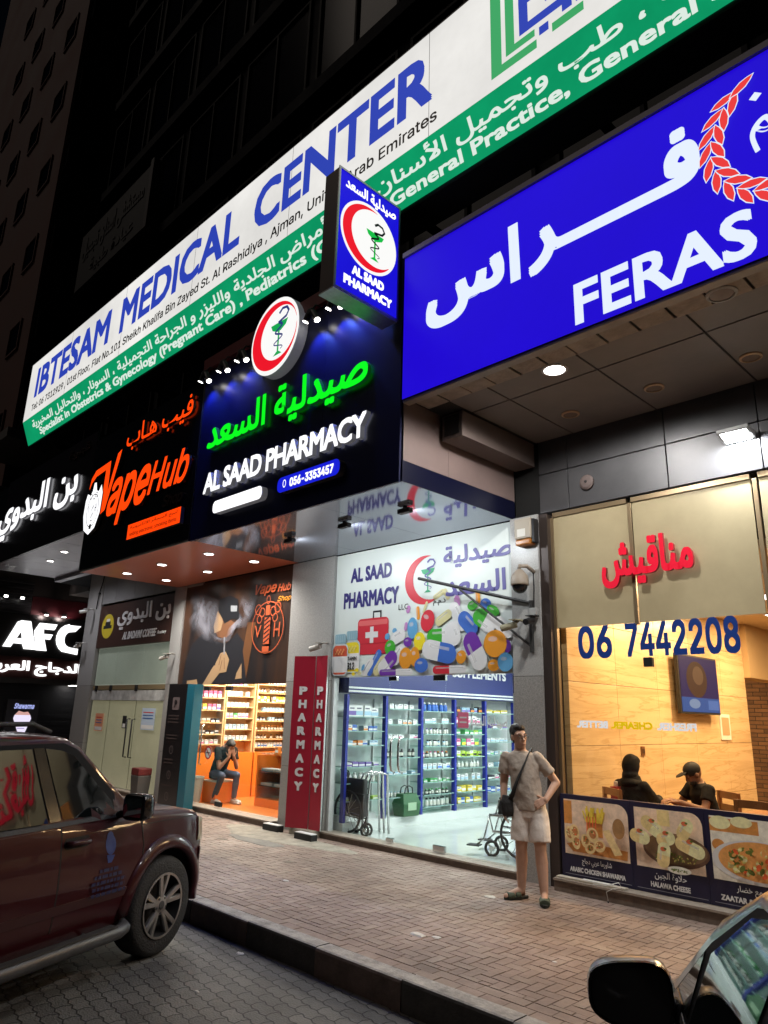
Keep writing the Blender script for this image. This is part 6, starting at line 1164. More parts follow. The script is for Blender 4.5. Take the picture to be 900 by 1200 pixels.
ph = thing('phone', 'dark phone in the hands of the man in the black cap', 'phone', (-3.85, 8.7, .9)); box('body', pblk, ph, -3.93, -3.79, 8.66, 8.74, .92, .93, bevel=.002); box('screen', em('phone_glow', (70, 80, 110), .8), ph, -3.92, -3.80, 8.665, 8.735, .9305, .932)
tb = thing('tissue_box', 'red tissue box on the table by the hooded woman', 'box', (-4.3, 8.75, .82)); box('carton', mat('tissue_red', (.4, .02, .03), .5), tb, -4.50, -4.40, 8.30, 8.40, .821, 1.05, bevel=.004); box('tissue', paper, tb, -4.47, -4.43, 8.33, 8.37, 1.051, 1.11, bevel=.012)
fd = thing('food_tray', 'white paper wrapped food on the table before the man in the black cap', 'food', (-3.8, 8.95, .82)); MB().lathe([(.09, 0), (.13, .03), (.125, .03), (.085, .005)], (-3.98, 8.45, .8205), n=18).build('plate', paper, fd); b = MB(); b.sphere((-3.98, 8.45, .86), (.09, .07, .04), 12, 8); b.build('bread', wrap, fd, smooth=True)
# ================================================================ THINGS FIXED TO THE PILLARS
hx = thing('alarm_box', 'beige alarm sounder box with an amber base high on the pillar', 'alarm', (-5.03, 7.5, 3.9)); box('case', mat('alarm_beige', (.42, .37, .3), .5), hx, -5.17, -4.92, 7.42, 7.545, 4.0, 4.27, bevel=.02); box('amber_base', mat('amber_lens', (.4, .15, .03), .3), hx, -5.16, -4.93, 7.425, 7.545, 3.92, 3.998, bevel=.02); box('side_plate', dkm, hx, -4.918, -4.88, 7.44, 7.545, 3.94, 4.25, bevel=.006); box('label', mat('alarm_label', (.7, .68, .62), .5), hx, -5.12, -5.0, 7.416, 7.4195, 4.03, 4.13)
dm = thing('dome_camera', 'round dome security camera on a bracket below the alarm box', 'camera', (-5.06, 7.4, 3.35)); MB().lathe([(.02, .24), (.05, .22), (.105, .15), (.115, .05), (.112, .03)], (-5.06, 7.36, 3.36), n=24).build('housing', mat('camera_tan', (.3, .25, .2), .5), dm, smooth=True); MB().sphere((-5.06, 7.36, 3.39), (.098, .098, .1), 20, 12).build('dome', mat('dome_black', (.008, .008, .01), .08), dm, smooth=True); MB().tube([(-5.06, 7.36, 3.6), (-5.06, 7.36, 3.64), (-5.0, 7.44, 3.64), (-4.97, 7.55, 3.58)], .025, 10).build('bracket', MATS['camera_tan'], dm, smooth=True)
ba = thing('wall_bracket', 'black triangular metal bracket arm reaching over the pharmacy poster', 'bracket', (-5.0, 7.5, 2.6)); bm_ = MB(); bm_.tube([(-5.02, 7.53, 3.22), (-5.02, 7.53, 2.58)], .028, 8); bm_.tube([(-5.03, 7.52, 3.19), (-6.72, 7.3, 3.66)], .022, 8); bm_.tube([(-5.03, 7.52, 2.66), (-6.05, 7.39, 3.45)], .016, 8); bm_.build('arm', pblk, ba)
def bullet(x, y, z, dx, dy, lab, m=None, s=1.):
    t = thing('bullet_camera', lab, 'camera', (x, y, z)); m = m or mat('camera_grey', (.42, .4, .36), .45); d = Vector((dx, dy, -.25)).normalized(); p = Vector((x, y, z))
    MB().tube([p, p + d * .2 * s], .042 * s, 14).build('barrel', m, t); MB().tube([p + d * .2 * s, p + d * .205 * s], .034 * s, 14).build('lens', dkm, t); MB().tube([p + d * .04, p + Vector((0, .06, .06)), p + Vector((0, .16, .06))], .016, 8).build('bracket', m, t, smooth=True); box('hood', m, t, x - .05 * s, x + .05 * s, y - .1 * s, y + .06 * s, z + .045 * s, z + .055 * s)
bullet(-5.15, 7.4, 2.92, -.9, -.4, 'weathered bullet camera beside the foot of the black bracket', mat('camera_weathered', (.28, .26, .17), .6)); bullet(-4.93, 7.42, 2.96, .1, -1, 'small grey camera on the right edge of the granite pillar', dkm, .9)
bullet(-8.95, 7.42, 2.83, -1, -.3, 'small bullet camera above the red pharmacy boards'); bullet(-13.9, 7.42, 2.85, -1, -.3, 'small bullet camera on the pillar left of the smoke poster'); bullet(-18.3, 7.42, 4.15, -.3, -1, 'white camera high on the coffee shop pillar', paper); bullet(-18.5, 7.42, 3.3, -1, -.2, 'white camera halfway up the coffee shop pillar', paper)
jb = thing('junction_box', 'grey junction box with a cable below the dome camera', 'box', (-4.97, 7.5, 3.0)); box('case', mat('box_grey', (.3, .3, .29), .5), jb, -5.02, -4.92, 7.48, 7.548, 3.0, 3.12, bevel=.006); MB().tube([(-4.97, 7.52, 3.12), (-4.965, 7.53, 3.4), (-4.97, 7.53, 3.6)], .008, 6).build('cable', dkm, jb, smooth=True)
lk = thing('flood_lamp', 'bright square flood lamp on the dark fascia above the restaurant', 'lamp', (-2.39, 7.5, 4.75)); hs = MB(); hs.rings([[(-2.55, 7.38, 4.74), (-2.23, 7.38, 4.74), (-2.23, 7.60, 4.68), (-2.55, 7.60, 4.68)], [(-2.55, 7.38, 4.78), (-2.23, 7.38, 4.78), (-2.23, 7.60, 4.76), (-2.55, 7.60, 4.76)]]); hs.build('housing', gfas, lk, bevel=.006); MB().poly([(-2.52, 7.40, 4.733), (-2.26, 7.40, 4.733), (-2.26, 7.58, 4.683), (-2.52, 7.58, 4.683)][::-1]).build('lens', mat('flood_glow', (.8, .8, .8), .5, emit=((.95, .98, 1), 25)), lk)
lamp('flood_light', 'AREA', (-2.39, 7.46, 4.70), 55, (.93, .97, 1), .24, (-2.3, 7.62, 3.6), sizey=.16); 
MB().tube([(-2.39, 7.6, 4.72), (-2.39, 7.62, 4.72)], .05, 10).build('bracket', dkm, lk)
rs_ = thing('siren', 'round dusty disc mounted on the dark fascia panel', 'siren', (-4.15, 7.6, 4.6)); MB().lathe([(.09, 0), (.095, .03), (.07, .05), (.03, .055)], (-4.2, 7.62, 4.62), (0, -1, 0), 24).build('disc', mat('disc_dusty', (.12, .09, .085), .6), rs_); MB().lathe([(.02, .0), (.015, .01)], (-4.2, 7.566, 4.62), (0, -1, 0), 10).build('stud', dkm, rs_)
cbx = thing('wall_cable', 'loose dark cable running down the coffee shop pillar', 'cable', (-18, 7.58, 4)); MB().tube([(-17.9, 7.57, 5.2), (-17.95, 7.57, 4.9), (-18.1, 7.57, 4.6), (-18.15, 7.57, 4.2)], .014, 6).build('cable', dkm, cbx, smooth=True); box('cable_clip', dkm, cbx, -18.13, -18.07, 7.56, 7.598, 4.58, 4.62)
rb = thing('waste_bin', 'dark waste bin with a red lid by the coffee shop door', 'bin', (-14.2, 7.3, 0)); MB().rings([[(-14.33, 7.17, 0), (-14.07, 7.17, 0), (-14.07, 7.4, 0), (-14.33, 7.4, 0)], [(-14.36, 7.14, .5), (-14.04, 7.14, .5), (-14.04, 7.43, .5), (-14.36, 7.43, .5)]]).build('body', mat('bin_grey', (.07, .065, .06), .6), rb, bevel=.015); box('lid', mat('bin_red', (.11, .012, .012), .5), rb, -14.36, -14.04, 7.14, 7.43, .501, .64, bevel=.02)
# litter and flat dark patches on the pavement
lt_m = mat('litter_paper', (.55, .53, .5), .8); R_ = random.Random(21)
def litter(x, y, z, s, lab, m=lt_m):
    fl = .04 if m is sand else .3
    mb = MB(); n = 9; pts = [(x + s * R_.uniform(.6, 1) * math.cos(2 * PI * k / n), y + s * .6 * R_.uniform(.6, 1) * math.sin(2 * PI * k / n)) for k in range(n)]
    mb.rings([[(p[0], p[1], z + R_.uniform(0, .004)) for p in pts], [(x + (p[0] - x) * .7, y + (p[1] - y) * .7, z + .004 + fl * s * R_.uniform(.1, .3)) for p in pts]]); tag(mb.build('litter', m), lab, 'litter', 'litter on the ground')
for a in ((-5.72, 4.02, ROADZ, .06, 'crumpled white paper in the gutter by the kerb joint'), (-4.6, 5.05, .001, .10, 'white scrap of paper in the middle of the pavement'), (-4.45, 5.12, .001, .06, 'small white scrap beside the larger scrap on the pavement'), (-3.45, 5.35, .001, .03, 'tiny white scrap on the pavement ahead of the man'), (-5.02, 6.62, .001, .10, 'flat white paper under the left sandal of the standing man'), (-5.2, 3.3, ROADZ, .03, 'white pebble on the road right of the burgundy car'), (-4.4, 3.2, ROADZ, .025, 'second white pebble on the road nearer the camera'), (-6.9, 5.4, .001, .05, 'pale flake on the pavement right of the burgundy bumper')): litter(*a)
for a in ((-7.7, 6.05, .001, .12, 'flat dark patch for a paving hole before the red boards', sand), (-8.6, 6.3, .001, .14, 'flat dark patch for a paving hole by the cement patch', sand), (-9.6, 6.3, .001, .12, 'flat dark patch for a paving hole left of the cement patch', sand)): litter(*a)  # flat dark patches stand in for holes in the paving
wire = thing('loose_wire', 'thin loose white wire hanging over the restaurant sill', 'wire', (-4.0, 7.4, .1)); MB().tube([(-4.3, 7.45, .135), (-4.15, 7.43, .15), (-4.0, 7.44, .2), (-3.95, 7.42, .16), (-4.05, 7.41, .14), (-4.12, 7.40, .1), (-4.1, 7.39, .01)], .004, 6).build('wire', paper, wire, smooth=True); MB().sphere((-4.1, 7.39, .012), .01, 8, 6).build('wire_end', dkm, wire)
pk = thing('sill_plank', 'long pale timber strip lying on the restaurant sill', 'plank', (-4.4, 7.5, .13)); box('strip', mat('pale_timber', (.5, .45, .37), .7, var=(12, .2)), pk, -4.75, -3.95, 7.46, 7.54, .131, .15, bevel=.004); box('cap_piece', paper, pk, -4.45, -4.1, 7.47, 7.53, .151, .157)

# ================================================================ CARS
def lerp_tab(tab, x):
    if x <= tab[0][0]: return tab[0][1]
    for (a, va), (b, vb) in zip(tab, tab[1:]):
        if x <= b: 
            t = (x - a) / (b - a); return va + (vb - va) * t
    return tab[-1][1]
class Car:
    """x forward, y left, z up from the road; W(x, z) is the half width of the shell"""
    def __init__(s, P): s.P = P
    def w(s, x, z):     # the cabin narrows towards the windscreen
        k = s.P.get('taper', 0) * min(1, max(0, x / 1.0)) * min(1, max(0, (z - 1.10) / .08))
        return lerp_tab(s.P['wz'], z) * lerp_tab(s.P['wx'], x) * (1 - k)
    def zt(s, x): return lerp_tab(s.P['top'], x)
    def zb(s, x): return lerp_tab(s.P['bot'], x)
    def shell(s):
        xs = s.P['xs']; rings = []
        for x in xs:
            zb, zt = s.zb(x), s.zt(x); r = min(s.P.get('r', .09), (zt - zb) * .3); half = [(0, zb), (s.w(x, zb + .05) * .8, zb), (s.w(x, zb + .03) - .02, zb + .012)]
            n = 14
            for k in range(n + 1):
                z = zb + .05 + (zt - r - zb - .05) * k / n; half.append((s.w(x, z), z))
            wt = s.w(x, zt - r)
            for a in (20, 45, 70): half.append((wt - r * 1.1 * (1 - math.cos(math.radians(a))), zt - r + r * .82 * math.sin(math.radians(a))))
            for q in (.75, .5, .25, 0): half.append(((wt - r * 1.1) * q, zt - r * .18 + r * .18 * math.cos(q * PI / 2) + .012 * (1 - q * q)))
            rings.append([(x, y, z) for y, z in half] + [(x, -y, z) for y, z in half[1:-1]][::-1])
        mb = MB(); mb.rings(rings); return mb
    def body(s, par, m, inner):
        mb = s.shell(); me = mb.mesh('body', 0, False); o = bpy.data.objects.new('body', me); COL.objects.link(o); me.materials.append(m); me.materials.append(inner); cuts = []
        for ax in s.P['axles']:
            for sg in (1, -1):
                c = MB(); c.lathe([(s.P['arch'], 0), (s.P['arch'], .6)], (ax, sg * .55, s.P['tyre'] + .02), (0, sg, 0), 40); cm_ = c.mesh('cut'); cm_.materials.append(inner); cm_.materials.append(inner); co = bpy.data.objects.new('cut', cm_); COL.objects.link(co); cuts.append(co)
                bm = o.modifiers.new('b', 'BOOLEAN'); bm.operation = 'DIFFERENCE'; bm.object = co; bm.solver = 'EXACT'
        dg = C.evaluated_depsgraph_get(); dg.update(); me2 = bpy.data.meshes.new_from_object(o.evaluated_get(dg)); bpy.data.objects.remove(o)
        for c in cuts: bpy.data.objects.remove(c)
        me2.name = 'body'; me2.shade_smooth()
        try: me2.set_sharp_from_angle(angle=math.radians(32))
        except Exception: pass
        return link('body', me2, par, True)
    def patch(s, name, poly, m, par, sd, off=.006, thick=.004):
        bm = bmesh.new(); vs = [bm.verts.new((x, 0, z)) for x, z in poly]; bm.faces.new(vs)
        z0, z1 = min(p[1] for p in poly), max(p[1] for p in poly); x0, x1 = min(p[0] for p in poly), max(p[0] for p in poly)
        for lo, hi, st, ax in ((z0, z1, .045, 2), (x0, x1, .12, 0)):
            q = lo + st
            while q < hi - .005:
                bmesh.ops.bisect_plane(bm, geom=bm.verts[:] + bm.edges[:] + bm.faces[:], plane_co=(q if ax == 0 else 0, 0, q if ax == 2 else 0), plane_no=(1 if ax == 0 else 0, 0, 1 if ax == 2 else 0)); q += st
        for v in bm.verts: v.co.y = sd * (s.w(v.co.x, v.co.z) + off)
        ex = bmesh.ops.extrude_face_region(bm, geom=bm.faces[:])
        for g in ex['geom']:
            if isinstance(g, bmesh.types.BMVert): g.co.y -= sd * thick
        bmesh.ops.recalc_face_normals(bm, faces=bm.faces); me = bpy.data.meshes.new(name); bm.to_mesh(me); bm.free(); me.materials.append(m); me.shade_smooth()
        try: me.set_sharp_from_angle(angle=math.radians(40))
        except Exception: pass
        return link(name, me, par, True)
    def strip(s, name, path, wd, m, par, sd, off=.003):
        P = [Vector(p) for p in path]; l = []; r = []
        for i, p in enumerate(P):
            t = (P[min(i + 1, len(P) - 1)] - P[max(i - 1, 0)]).normalized(); n = Vector((-t.y, t.x)) * wd / 2; l.append(tuple(p + n)); r.append(tuple(p - n))
        return s.patch(name, l + r[::-1], m, par, sd, off)
    def rail(s, name, path, r, m, par, sd, off=.0):
        pts = []
        for (a, b) in zip(path, path[1:]):
            for k in range(4): pts.append((a[0] + (b[0] - a[0]) * k / 4, a[1] + (b[1] - a[1]) * k / 4))
        pts.append(path[-1]); return MB().tube([(x, sd * (s.w(x, z) + off), z) for x, z in pts], r, 8).build(name, m, par, smooth=True, local=True)
def road_wheel(par, x, y, r, wd, sd, m_rim, spokes=5, double=True):
    o = MB().lathe([(r * .64, -wd * .46), (r * .9, -wd * .5), (r * .97, -wd * .42), (r, -wd * .3), (r, wd * .3), (r * .97, wd * .42), (r * .9, wd * .5), (r * .64, wd * .46)], (x, y, r), (0, sd, 0), 48, False).build('wheel', mat('tyre_rubber', (.016, .016, .017), .75, bump=(60, .5)), par, smooth=True, local=True)
    rm = MB(); rm.lathe([(r * .64, wd * .46), (r * .66, wd * .5), (r * .62, wd * .5), (r * .58, wd * .2), (r * .5, -wd * .1), (.001, -wd * .12)], (x, y, r), (0, sd, 0), 40, False)
    rim = rm.build('rim', mat('rim_dark_inner', (.03, .03, .032), .5, metal=.4), o, smooth=True, local=True, autos=40); sp = MB()
    for k in range(spokes):
        for dv in ((-.13, .13) if double else (0,)):
            a = 2 * PI * k / spokes + .3; d = Vector((math.cos(a + dv * .5), 0, math.sin(a + dv * .5))); d2 = Vector((math.cos(a + dv * 1.5), 0, math.sin(a + dv * 1.5))); n = Vector((-math.sin(a), 0, math.cos(a))); c = Vector((x, y, r)); A = Vector((0, sd, 0))
            w0, w1 = (.018, .026) if double else (.03, .045); q0, q1 = c + d * r * .12 + A * wd * .38, c + d2 * r * .63 + A * wd * .44
            sp.rings([[q + n * (w * e) + A * f for e, f in ((-1, 0), (-.7, .012), (.7, .012), (1, 0), (.8, -.03), (-.8, -.03))] for q, w in ((q0, w0), (q1, w1))])
    sp.lathe([(r * .62, wd * .44), (r * .655, wd * .47), (r * .655, wd * .51), (r * .61, wd * .5)], (x, y, r), (0, sd, 0), 40, False); sp.lathe([(r * .2, wd * .30), (r * .2, wd * .41), (r * .14, wd * .44), (.001, wd * .44)], (x, y, r), (0, sd, 0), 24); sp.build('spokes', m_rim, rim, smooth=True, local=True, autos=35)
    cap_ = MB().lathe([(r * .09, wd * .441), (r * .08, wd * .46), (.001, wd * .462)], (x, y, r), (0, sd, 0), 20)
    for k in range(5): cap_.lathe([(.011, wd * .41), (.010, wd * .445)], (x + r * .155 * math.cos(1.26 * k + .9), y, r + r * .155 * math.sin(1.26 * k + .9)), (0, sd, 0), 8)
    cap_.build('hub_cap', mat('hub_dark', (.1, .1, .1), .4, metal=.7), rim, local=True); return o
carglass = mat('car_tinted_glass', (.006, .008, .008), .03, spec=.9, ior=1.75); seal = mat('rubber_seal', (.008, .008, .009), .7, spec=.15); gap_ = mat('panel_gap', (.004, .003, .003), .7); inner = mat('arch_liner', (.008, .008, .008), .8); rim_silver = mat('alloy_silver', (.42, .40, .38), .32, metal=.85); chr_ = mat('chrome_trim', (.7, .7, .7), .1, metal=1.); plast = mat('dark_plastic', (.035, .033, .033), .6, bump=(90, .3))
# ---- burgundy off-roader
pb_ = mat('burgundy_paint', (.042, .005, .008), .35, spec=.2, coat=.6); molding = mat('burgundy_molding', (.04, .008, .010), .4)
S = Car(dict(wz=[(.28, .80), (.36, .885), (.5, .915), (.72, .93), (.92, .922), (1.12, .895), (1.18, .87), (1.45, .775), (1.72, .69), (1.9, .66)], wx=[(-2.5, .90), (-2.3, .97), (-1.8, 1.), (1.75, 1.), (1.9, .985), (1.98, .955), (2.05, .89)],
    top=[(-2.5, 1.0), (-2.42, 1.15), (-2.25, 1.62), (-2.05, 1.755), (-1.4, 1.79), (-.4, 1.80), (.42, 1.775), (.55, 1.715), (1.12, 1.205), (1.24, 1.185), (1.7, 1.15), (1.88, 1.115), (1.97, 1.04), (2.05, .9)], bot=[(-2.5, .5), (-2.3, .38), (-1.9, .33), (1.9, .33), (1.98, .36), (2.05, .46)],
    xs=[-2.5, -2.45, -2.38, -2.25, -2.1, -1.9, -1.7, -1.45, -1.2, -.9, -.6, -.3, 0, .2, .42, .55, .7, .85, 1.0, 1.12, 1.24, 1.45, 1.6, 1.7, 1.8, 1.88, 1.93, 1.97, 2.0, 2.02, 2.04, 2.05], axles=(1.45, -1.45), arch=.435, tyre=.385, taper=.075))
h = Vector((math.cos(math.radians(113)), math.sin(math.radians(113)))); rg = Vector((h.y, -h.x)); cen = Vector((-6.26, 3.5)) - h * 1.55 - rg * .80
suv = thing('parked_car', 'burgundy off-road car with alloy wheels parked nose to the kerb on the left', 'car', (cen.x, cen.y, ROADZ), math.atan2(h.y, h.x))
S.body(suv, pb_, inner)
for sd in (-1, 1):
    d1 = S.patch('front_door', [(1.02, .50), (1.11, .72), (1.12, .9), (1.08, 1.13), (.245, 1.13), (.245, .46), (.95, .46)], pb_, suv, sd, .004); d2 = S.patch('rear_door', [(.23, .46), (.23, 1.13), (-.86, 1.13), (-.92, .85), (-.9, .6), (-.86, .46)], pb_, suv, sd, .004)
    for pth in ([(.96, .46), (1.03, .5), (1.12, .72), (1.13, .9), (1.09, 1.14)], [(.2375, .45), (.2375, 1.14)], [(-.86, 1.14), (-.925, .85), (-.905, .6), (-.865, .45)]): S.strip('door_gap', pth, .012, gap_, suv, sd, .0045)
    tr = S.patch('window_trim', [(1.03, 1.145), (.96, 1.24), (.50, 1.672), (.36, 1.72), (-2.05, 1.71), (-2.22, 1.55), (-2.3, 1.145)], seal, suv, sd, .003)
    for poly, nm_ in (([(.275, 1.18), (.86, 1.18), (.83, 1.26), (.45, 1.625), (.33, 1.665), (.165, 1.685)], 'front_window'), ([(-.86, 1.18), (.125, 1.18), (.03, 1.685), (-.86, 1.685)], 'rear_window'), ([(-2.18, 1.18), (-.98, 1.18), (-.98, 1.685), (-2.02, 1.665), (-2.1, 1.55)], 'quarter_window')): S.patch(nm_, poly, carglass, suv, sd, .009)
    S.strip('belt_trim', [(1.0, 1.158), (-2.2, 1.158)], .028, plast, suv, sd, .010); S.patch('pillar_panel', [(.255, 1.182), (.15, 1.69), (.045, 1.69), (.142, 1.182)], black_g, suv, sd, .011)
    S.patch('side_molding', [(1.0, .62), (1.0, .56), (-.95, .56), (-1.0, .62)], molding, suv, sd, .012, .012)
    for xh in (.40, -.62):
        hd_ = S.patch('handle_cup', [(xh - .12, .985), (xh + .10, .985), (xh + .12, 1.02), (xh + .10, 1.06), (xh - .12, 1.06), (xh - .14, 1.02)], gap_, suv, sd, .006); yy = S.w(xh, 1.02); MB().tube([(xh - .12, sd * (yy + .012), 1.02), (xh - .09, sd * (yy + .045), 1.025), (xh + .07, sd * (yy + .045), 1.025), (xh + .10, sd * (yy + .012), 1.02)], .021, 10).build('door_handle', pb_, suv, smooth=True, local=True)
    for ax in (1.45, -1.45):
        arc = [(ax + .46 * math.cos(math.radians(a)), .405 + .46 * math.sin(math.radians(a))) for a in range(-8, 190, 9)]; mbf = MB(); rr = []
        for (x, z) in arc:
            dx, dz = x - ax, z - .405; ln = math.hypot(dx, dz); dx, dz = dx / ln, dz / ln; y = S.w(x, max(z, .4)); rr.append([(x - dx * .03, sd * (y - .05), z - dz * .03), (x - dx * .03, sd * (y + .03), z - dz * .03), (x + dx * .01, sd * (y + .038), z + dz * .01), (x + dx * .07, sd * (y + .012), z + dz * .07), (x + dx * .085, sd * (y - .02), z + dz * .085)])
        mbf.rings(rr); mbf.build('arch_flare', pb_, suv, smooth=True, local=True)
    rb_ = MB(); rb_.tube([(1.02, sd * .84, .34), (.95, sd * .96, .33), (.85, sd * 1.0, .33), (-.85, sd * 1.0, .33), (-.95, sd * .96, .33), (-1.0, sd * .84, .34)], .052, 14); o = rb_.build('running_board', mat('step_grey', (.075, .075, .08), .45, metal=.4, var=(8, .15)), suv, smooth=True, local=True); MB().box(-.8, .8, sd * 1.0 - .035, sd * 1.0 + .035, .375, .387).build('step_pad', plast, o, local=True)
    for ax in (.6, -.6): MB().tube([(ax, sd * .8, .36), (ax, sd * .98, .33)], .02, 8).build('step_bracket', plast, suv, local=True)
    mi = MB(); mi.rings([[(.88 + a * .09 + fx_, sd * (1.06 + b * .11), 1.235 + c * .10) for a, b, c in [(.5 * math.cos(t) * 0, (abs(math.cos(t)) ** .45) * (1 if math.cos(t) > 0 else -1) * s_, (abs(math.sin(t)) ** .45) * (1 if math.sin(t) > 0 else -1) * s_) for t in [2 * PI * k / 24 for k in range(24)]]] for fx_, s_ in ((-.095, .9), (-.085, 1.0), (.0, 1.0), (.05, .85), (.075, .5))]); o = mi.build('wing_mirror', black_g, suv, smooth=True, local=True, autos=50)
    MB().box(.78, .783, sd * 1.06 - .085, sd * 1.06 + .085, 1.165, 1.30).build('mirror_glass', mat('mirror_silver', (.7, .7, .72), .03, metal=1.), o, local=True); MB().tube([(.86, sd * .86, 1.16), (.85, sd * .97, 1.19)], .03, 10).build('mirror_arm', black_g, o, local=True)
    S.patch('head_lamp', [(1.88, .84), (2.03, .83), (2.025, .92), (1.975, 1.02), (1.89, 1.04)], mat('headlamp_yellowed', (.55, .5, .36), .12, spec=.7), suv, sd, .012, .012); S.patch('bumper_corner', [(1.915, .42), (2.03, .46), (2.04, .76), (1.93, .78)], pb_, suv, sd, .016, .016); S.strip('fender_crease', [(1.85, 1.06), (1.13, 1.06)], .006, gap_, suv, sd, .003)
    S.patch('tail_lamp', [(-2.44, .8), (-2.25, .8), (-2.22, 1.12), (-2.4, 1.12)], mat('tail_red', (.3, .01, .01), .15), suv, sd, .008)
    MB().tube([(-1.9, sd * .60, 1.80), (-1.8, sd * .6, 1.85), (.1, sd * .6, 1.86), (.28, sd * .6, 1.80)], .018, 8).build('roof_rail', plast, suv, smooth=True, local=True)
    for ax in (1.45, -1.45): road_wheel(suv, ax, sd * .81, .385, .25, sd, rim_silver)
A = Art(Frame((.74, -.9345, .86), (1, 0, 0), (0, .0, 1)), .004); lgm = mat('door_print_blue', (.015, .05, .26), .5); A.ell(.0, .10, .055, .075, lgm, 10); A.ell(-.01, .16, .035, .035, lgm); A.poly([(-.04, .03), (.05, .02), (.02, -.03), (-.02, -.03)], lgm)
lgd = mat('door_print_dull', (.012, .014, .07), .5); RL = random.Random(8)
for z, ww in ((-.09, .2), (-.13, .3), (-.17, .36), (-.21, .34), (-.25, .36)):
    u = -ww / 2
    while u < ww / 2: l_ = RL.uniform(.02, .06); A.rect(u, min(ww / 2, u + l_), z, z + .024, lgd); u += l_ + .012
o = A.build('door_print', None); o.parent = suv
for v in o.data.vertices: v.co.y = -(S.w(v.co.x, v.co.z) + .0065 + (-.9345 - .004 - v.co.y))
grl = MB(); grl.box(2.03, 2.08, -.5, .5, .72, .93); grl.build('grille', chr_, suv, bevel=.02, local=True); bmp = MB(); bmp.box(1.96, 2.11, -.74, .74, .44, .66); bmp.build('bumper', pb_, suv, bevel=.05, local=True); 
ws_ = MB(); wsx = [(.38, .02), (1.04, .02)]; ws_.poly([(.60, -.55, S.zt(.60) + .012), (1.07, -.66, S.zt(1.07) + .012), (1.07, .66, S.zt(1.07) + .012), (.60, .55, S.zt(.60) + .012)]); ws_.poly([(.60, -.55, S.zt(.60) + .004), (1.07, -.66, S.zt(1.07) + .004), (1.07, .66, S.zt(1.07) + .004), (.60, .55, S.zt(.60) + .004)]); ws_.build('windscreen', carglass, suv, local=True)
# ---- silver hatchback on the right
ps = mat('silver_paint', (.30, .31, .32), .3, metal=.55, coat=.8, var=(2, .05)); K_ = Car(dict(wz=[(.2, .70), (.28, .80), (.5, .84), (.75, .862), (.98, .855), (1.06, .835), (1.3, .745), (1.52, .64), (1.65, .6)], wx=[(-2.0, .88), (-1.85, .96), (-1.4, 1.), (1.35, 1.), (1.65, .965), (1.85, .88), (1.98, .72)],
    top=[(-2.0, .95), (-1.95, 1.1), (-1.75, 1.45), (-1.5, 1.56), (-.6, 1.60), (.0, 1.575), (.25, 1.575), (.6, 1.415), (1.0, 1.13), (1.12, 1.06), (1.5, .97), (1.8, .84), (1.92, .72), (1.98, .6)], bot=[(-2.0, .45), (-1.8, .28), (-1.5, .22), (1.5, .22), (1.8, .25), (1.98, .38)],
    xs=[-2, -1.97, -1.9, -1.75, -1.6, -1.4, -1.1, -.8, -.5, -.2, 0, .12, .25, .42, .6, .8, .92, 1.0, 1.12, 1.3, 1.5, 1.65, 1.8, 1.87, 1.92, 1.96, 1.98], axles=(1.25, -1.25), arch=.345, tyre=.305, r=.075))
th = math.radians(119); h2 = Vector((math.cos(th), math.sin(th))); l2 = Vector((-h2.y, h2.x)); c2_ = Vector((-1.41, 2.66)) - h2 * .8 - l2 * 1.0
hb = thing('parked_car', 'silver hatchback with a black wing mirror cut off at the bottom right corner', 'car', (c2_.x, c2_.y, ROADZ), th); K_.body(hb, ps, inner)
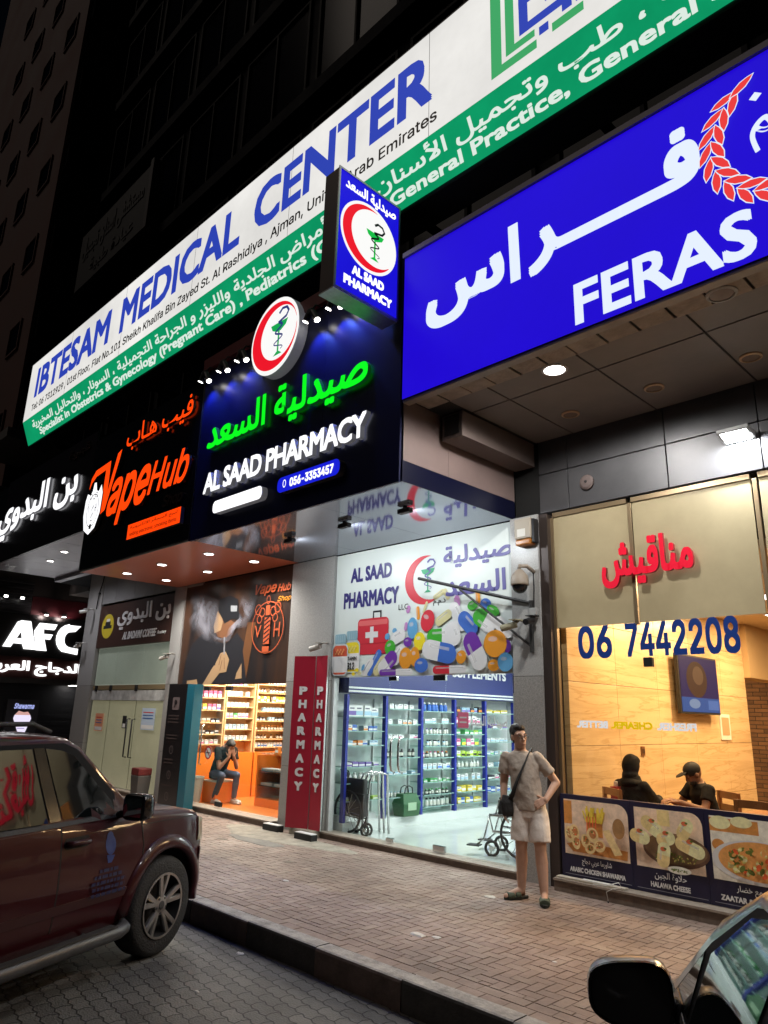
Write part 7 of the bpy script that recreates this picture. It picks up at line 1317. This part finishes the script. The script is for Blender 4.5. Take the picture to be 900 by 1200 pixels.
for sd in (1, -1):
    K_.patch('window_trim', [(.98, 1.05), (.60, 1.315), (.25, 1.50), (0, 1.548), (-1.42, 1.53), (-1.68, 1.38), (-1.74, 1.06), (.0, 1.05)], seal, hb, sd, .003)
    for poly, nm_ in (([(-.12, 1.075), (.56, 1.08), (.53, 1.30), (.24, 1.475), (0, 1.525), (-.12, 1.525)], 'front_window'), ([(.62, 1.085), (.90, 1.085), (.63, 1.28)], 'corner_window'), ([(-1.1, 1.07), (-.2, 1.075), (-.2, 1.525), (-1.05, 1.51)], 'rear_window'), ([(-1.66, 1.09), (-1.18, 1.07), (-1.13, 1.5), (-1.42, 1.48), (-1.58, 1.36)], 'quarter_window')): K_.patch(nm_, poly, carglass, hb, sd, .009)
    K_.strip('belt_trim', [(1.0, 1.055), (-1.7, 1.055)], .026, plast, hb, sd, .012)
    for pth in ([(.86, .4), (.92, .75), (.9, 1.03)], [(-.155, .4), (-.155, 1.03)], [(-1.12, 1.03), (-1.05, .75), (-.85, .45)]): K_.strip('door_gap', pth, .01, gap_, hb, sd, .0035)
    for xh in (.02, -.92): yy = K_.w(xh, .88); MB().tube([(xh - .09, sd * (yy + .005), .88), (xh - .06, sd * (yy + .035), .885), (xh + .06, sd * (yy + .035), .885), (xh + .09, sd * (yy + .005), .88)], .014, 8).build('door_handle', ps, hb, smooth=True, local=True)
    # wing mirror: silver back shell, black bezel, dark reflecting glass facing the rear
    mc = Vector((.80, sd * 1.0, 1.09)); def_out = []
    for fx_, s_, dz in ((-.055, .97, 0), (-.03, 1.0, 0), (.02, .97, 0), (.06, .82, .0), (.085, .55, 0), (.095, .2, 0)):
        ring = []
        for k in range(28):
            t = 2 * PI * k / 28; cx_, cz_ = math.cos(t), math.sin(t); b_ = (abs(cx_) ** .62) * (1 if cx_ > 0 else -1); c_ = (abs(cz_) ** .62) * (1 if cz_ > 0 else -1); hgt = .108 - .02 * b_
            ring.append(mc + Vector((fx_ + .03 * b_ * -1 * .6, sd * b_ * .145 * s_, c_ * hgt * s_ + .008 * b_)))
        def_out.append(ring)
    wm_ = MB().rings(def_out).build('wing_mirror', ps, hb, smooth=True, local=True, autos=60)
    bz = MB(); ring0 = def_out[0]; ctr = mc + Vector((-.055, 0, 0)); bz.rings([[q + Vector((.003, 0, 0)) + (q - ctr) * .012 for q in ring0], [q + Vector((-.014, 0, 0)) for q in ring0], [ctr + (q - ctr) * .93 + Vector((-.014, 0, 0)) for q in ring0], [ctr + (q - ctr) * .91 + Vector((-.004, 0, 0)) for q in ring0]], cap=False); bz.build('bezel', black_g, wm_, smooth=True, local=True, autos=40)
    g_ = MB(); g_.poly([ctr + (q - ctr) * .925 + Vector((-.006, 0, 0)) for q in ring0]); g_.build('mirror_glass', mat('mirror_night', (.02, .02, .022), .05, spec=.6), wm_, local=True)
    MB().tube([(.83, sd * .84, 1.03), (.81, sd * .93, 1.03), (.80, sd * .95, 1.05)], [.045, .035, .035], 12).build('mirror_arm', black_g, wm_, smooth=True, local=True); K_.patch('mirror_base', [(.70, 1.03), (.95, 1.03), (.88, 1.09), (.72, 1.09)], black_g, hb, sd, .014)
    K_.patch('head_lamp', [(1.55, .66), (1.88, .64), (1.86, .74), (1.6, .84), (1.5, .8)], mat('headlamp_clear', (.5, .52, .55), .1, spec=.7), hb, sd, .010); K_.patch('tail_lamp', [(-1.97, .75), (-1.82, .75), (-1.78, 1.05), (-1.93, 1.05)], mat('tail_red', (.3, .01, .01), .15), hb, sd, .008)
    for ax in (1.25, -1.25): road_wheel(hb, ax, sd * .74, .305, .19, sd, rim_silver, 5, False)
gl_ = MB()
for dz in (.012, .004): gl_.poly([(.30, -.52, K_.zt(.30) + dz), (.6, -.60, K_.zt(.6) + dz), (.97, -.70, K_.zt(.97) + dz), (.97, .70, K_.zt(.97) + dz), (.6, .60, K_.zt(.6) + dz), (.30, .52, K_.zt(.30) + dz)])
gl_.build('windscreen', carglass, hb, local=True)
for y0 in (.1, -.5): MB().tube([(1.03, y0 + .4, 1.055), (1.0, y0, 1.075), (.97, y0 - .05, 1.085)], .008, 6).build('wiper', plast, hb, local=True)
o = MB(); o.box(1.9, 2.0, -.5, .5, .42, .58); o.build('bumper', ps, hb, bevel=.03, local=True); o = MB(); o.box(1.93, 2.005, -.3, .3, .6, .66); o.build('grille', plast, hb, bevel=.01, local=True)
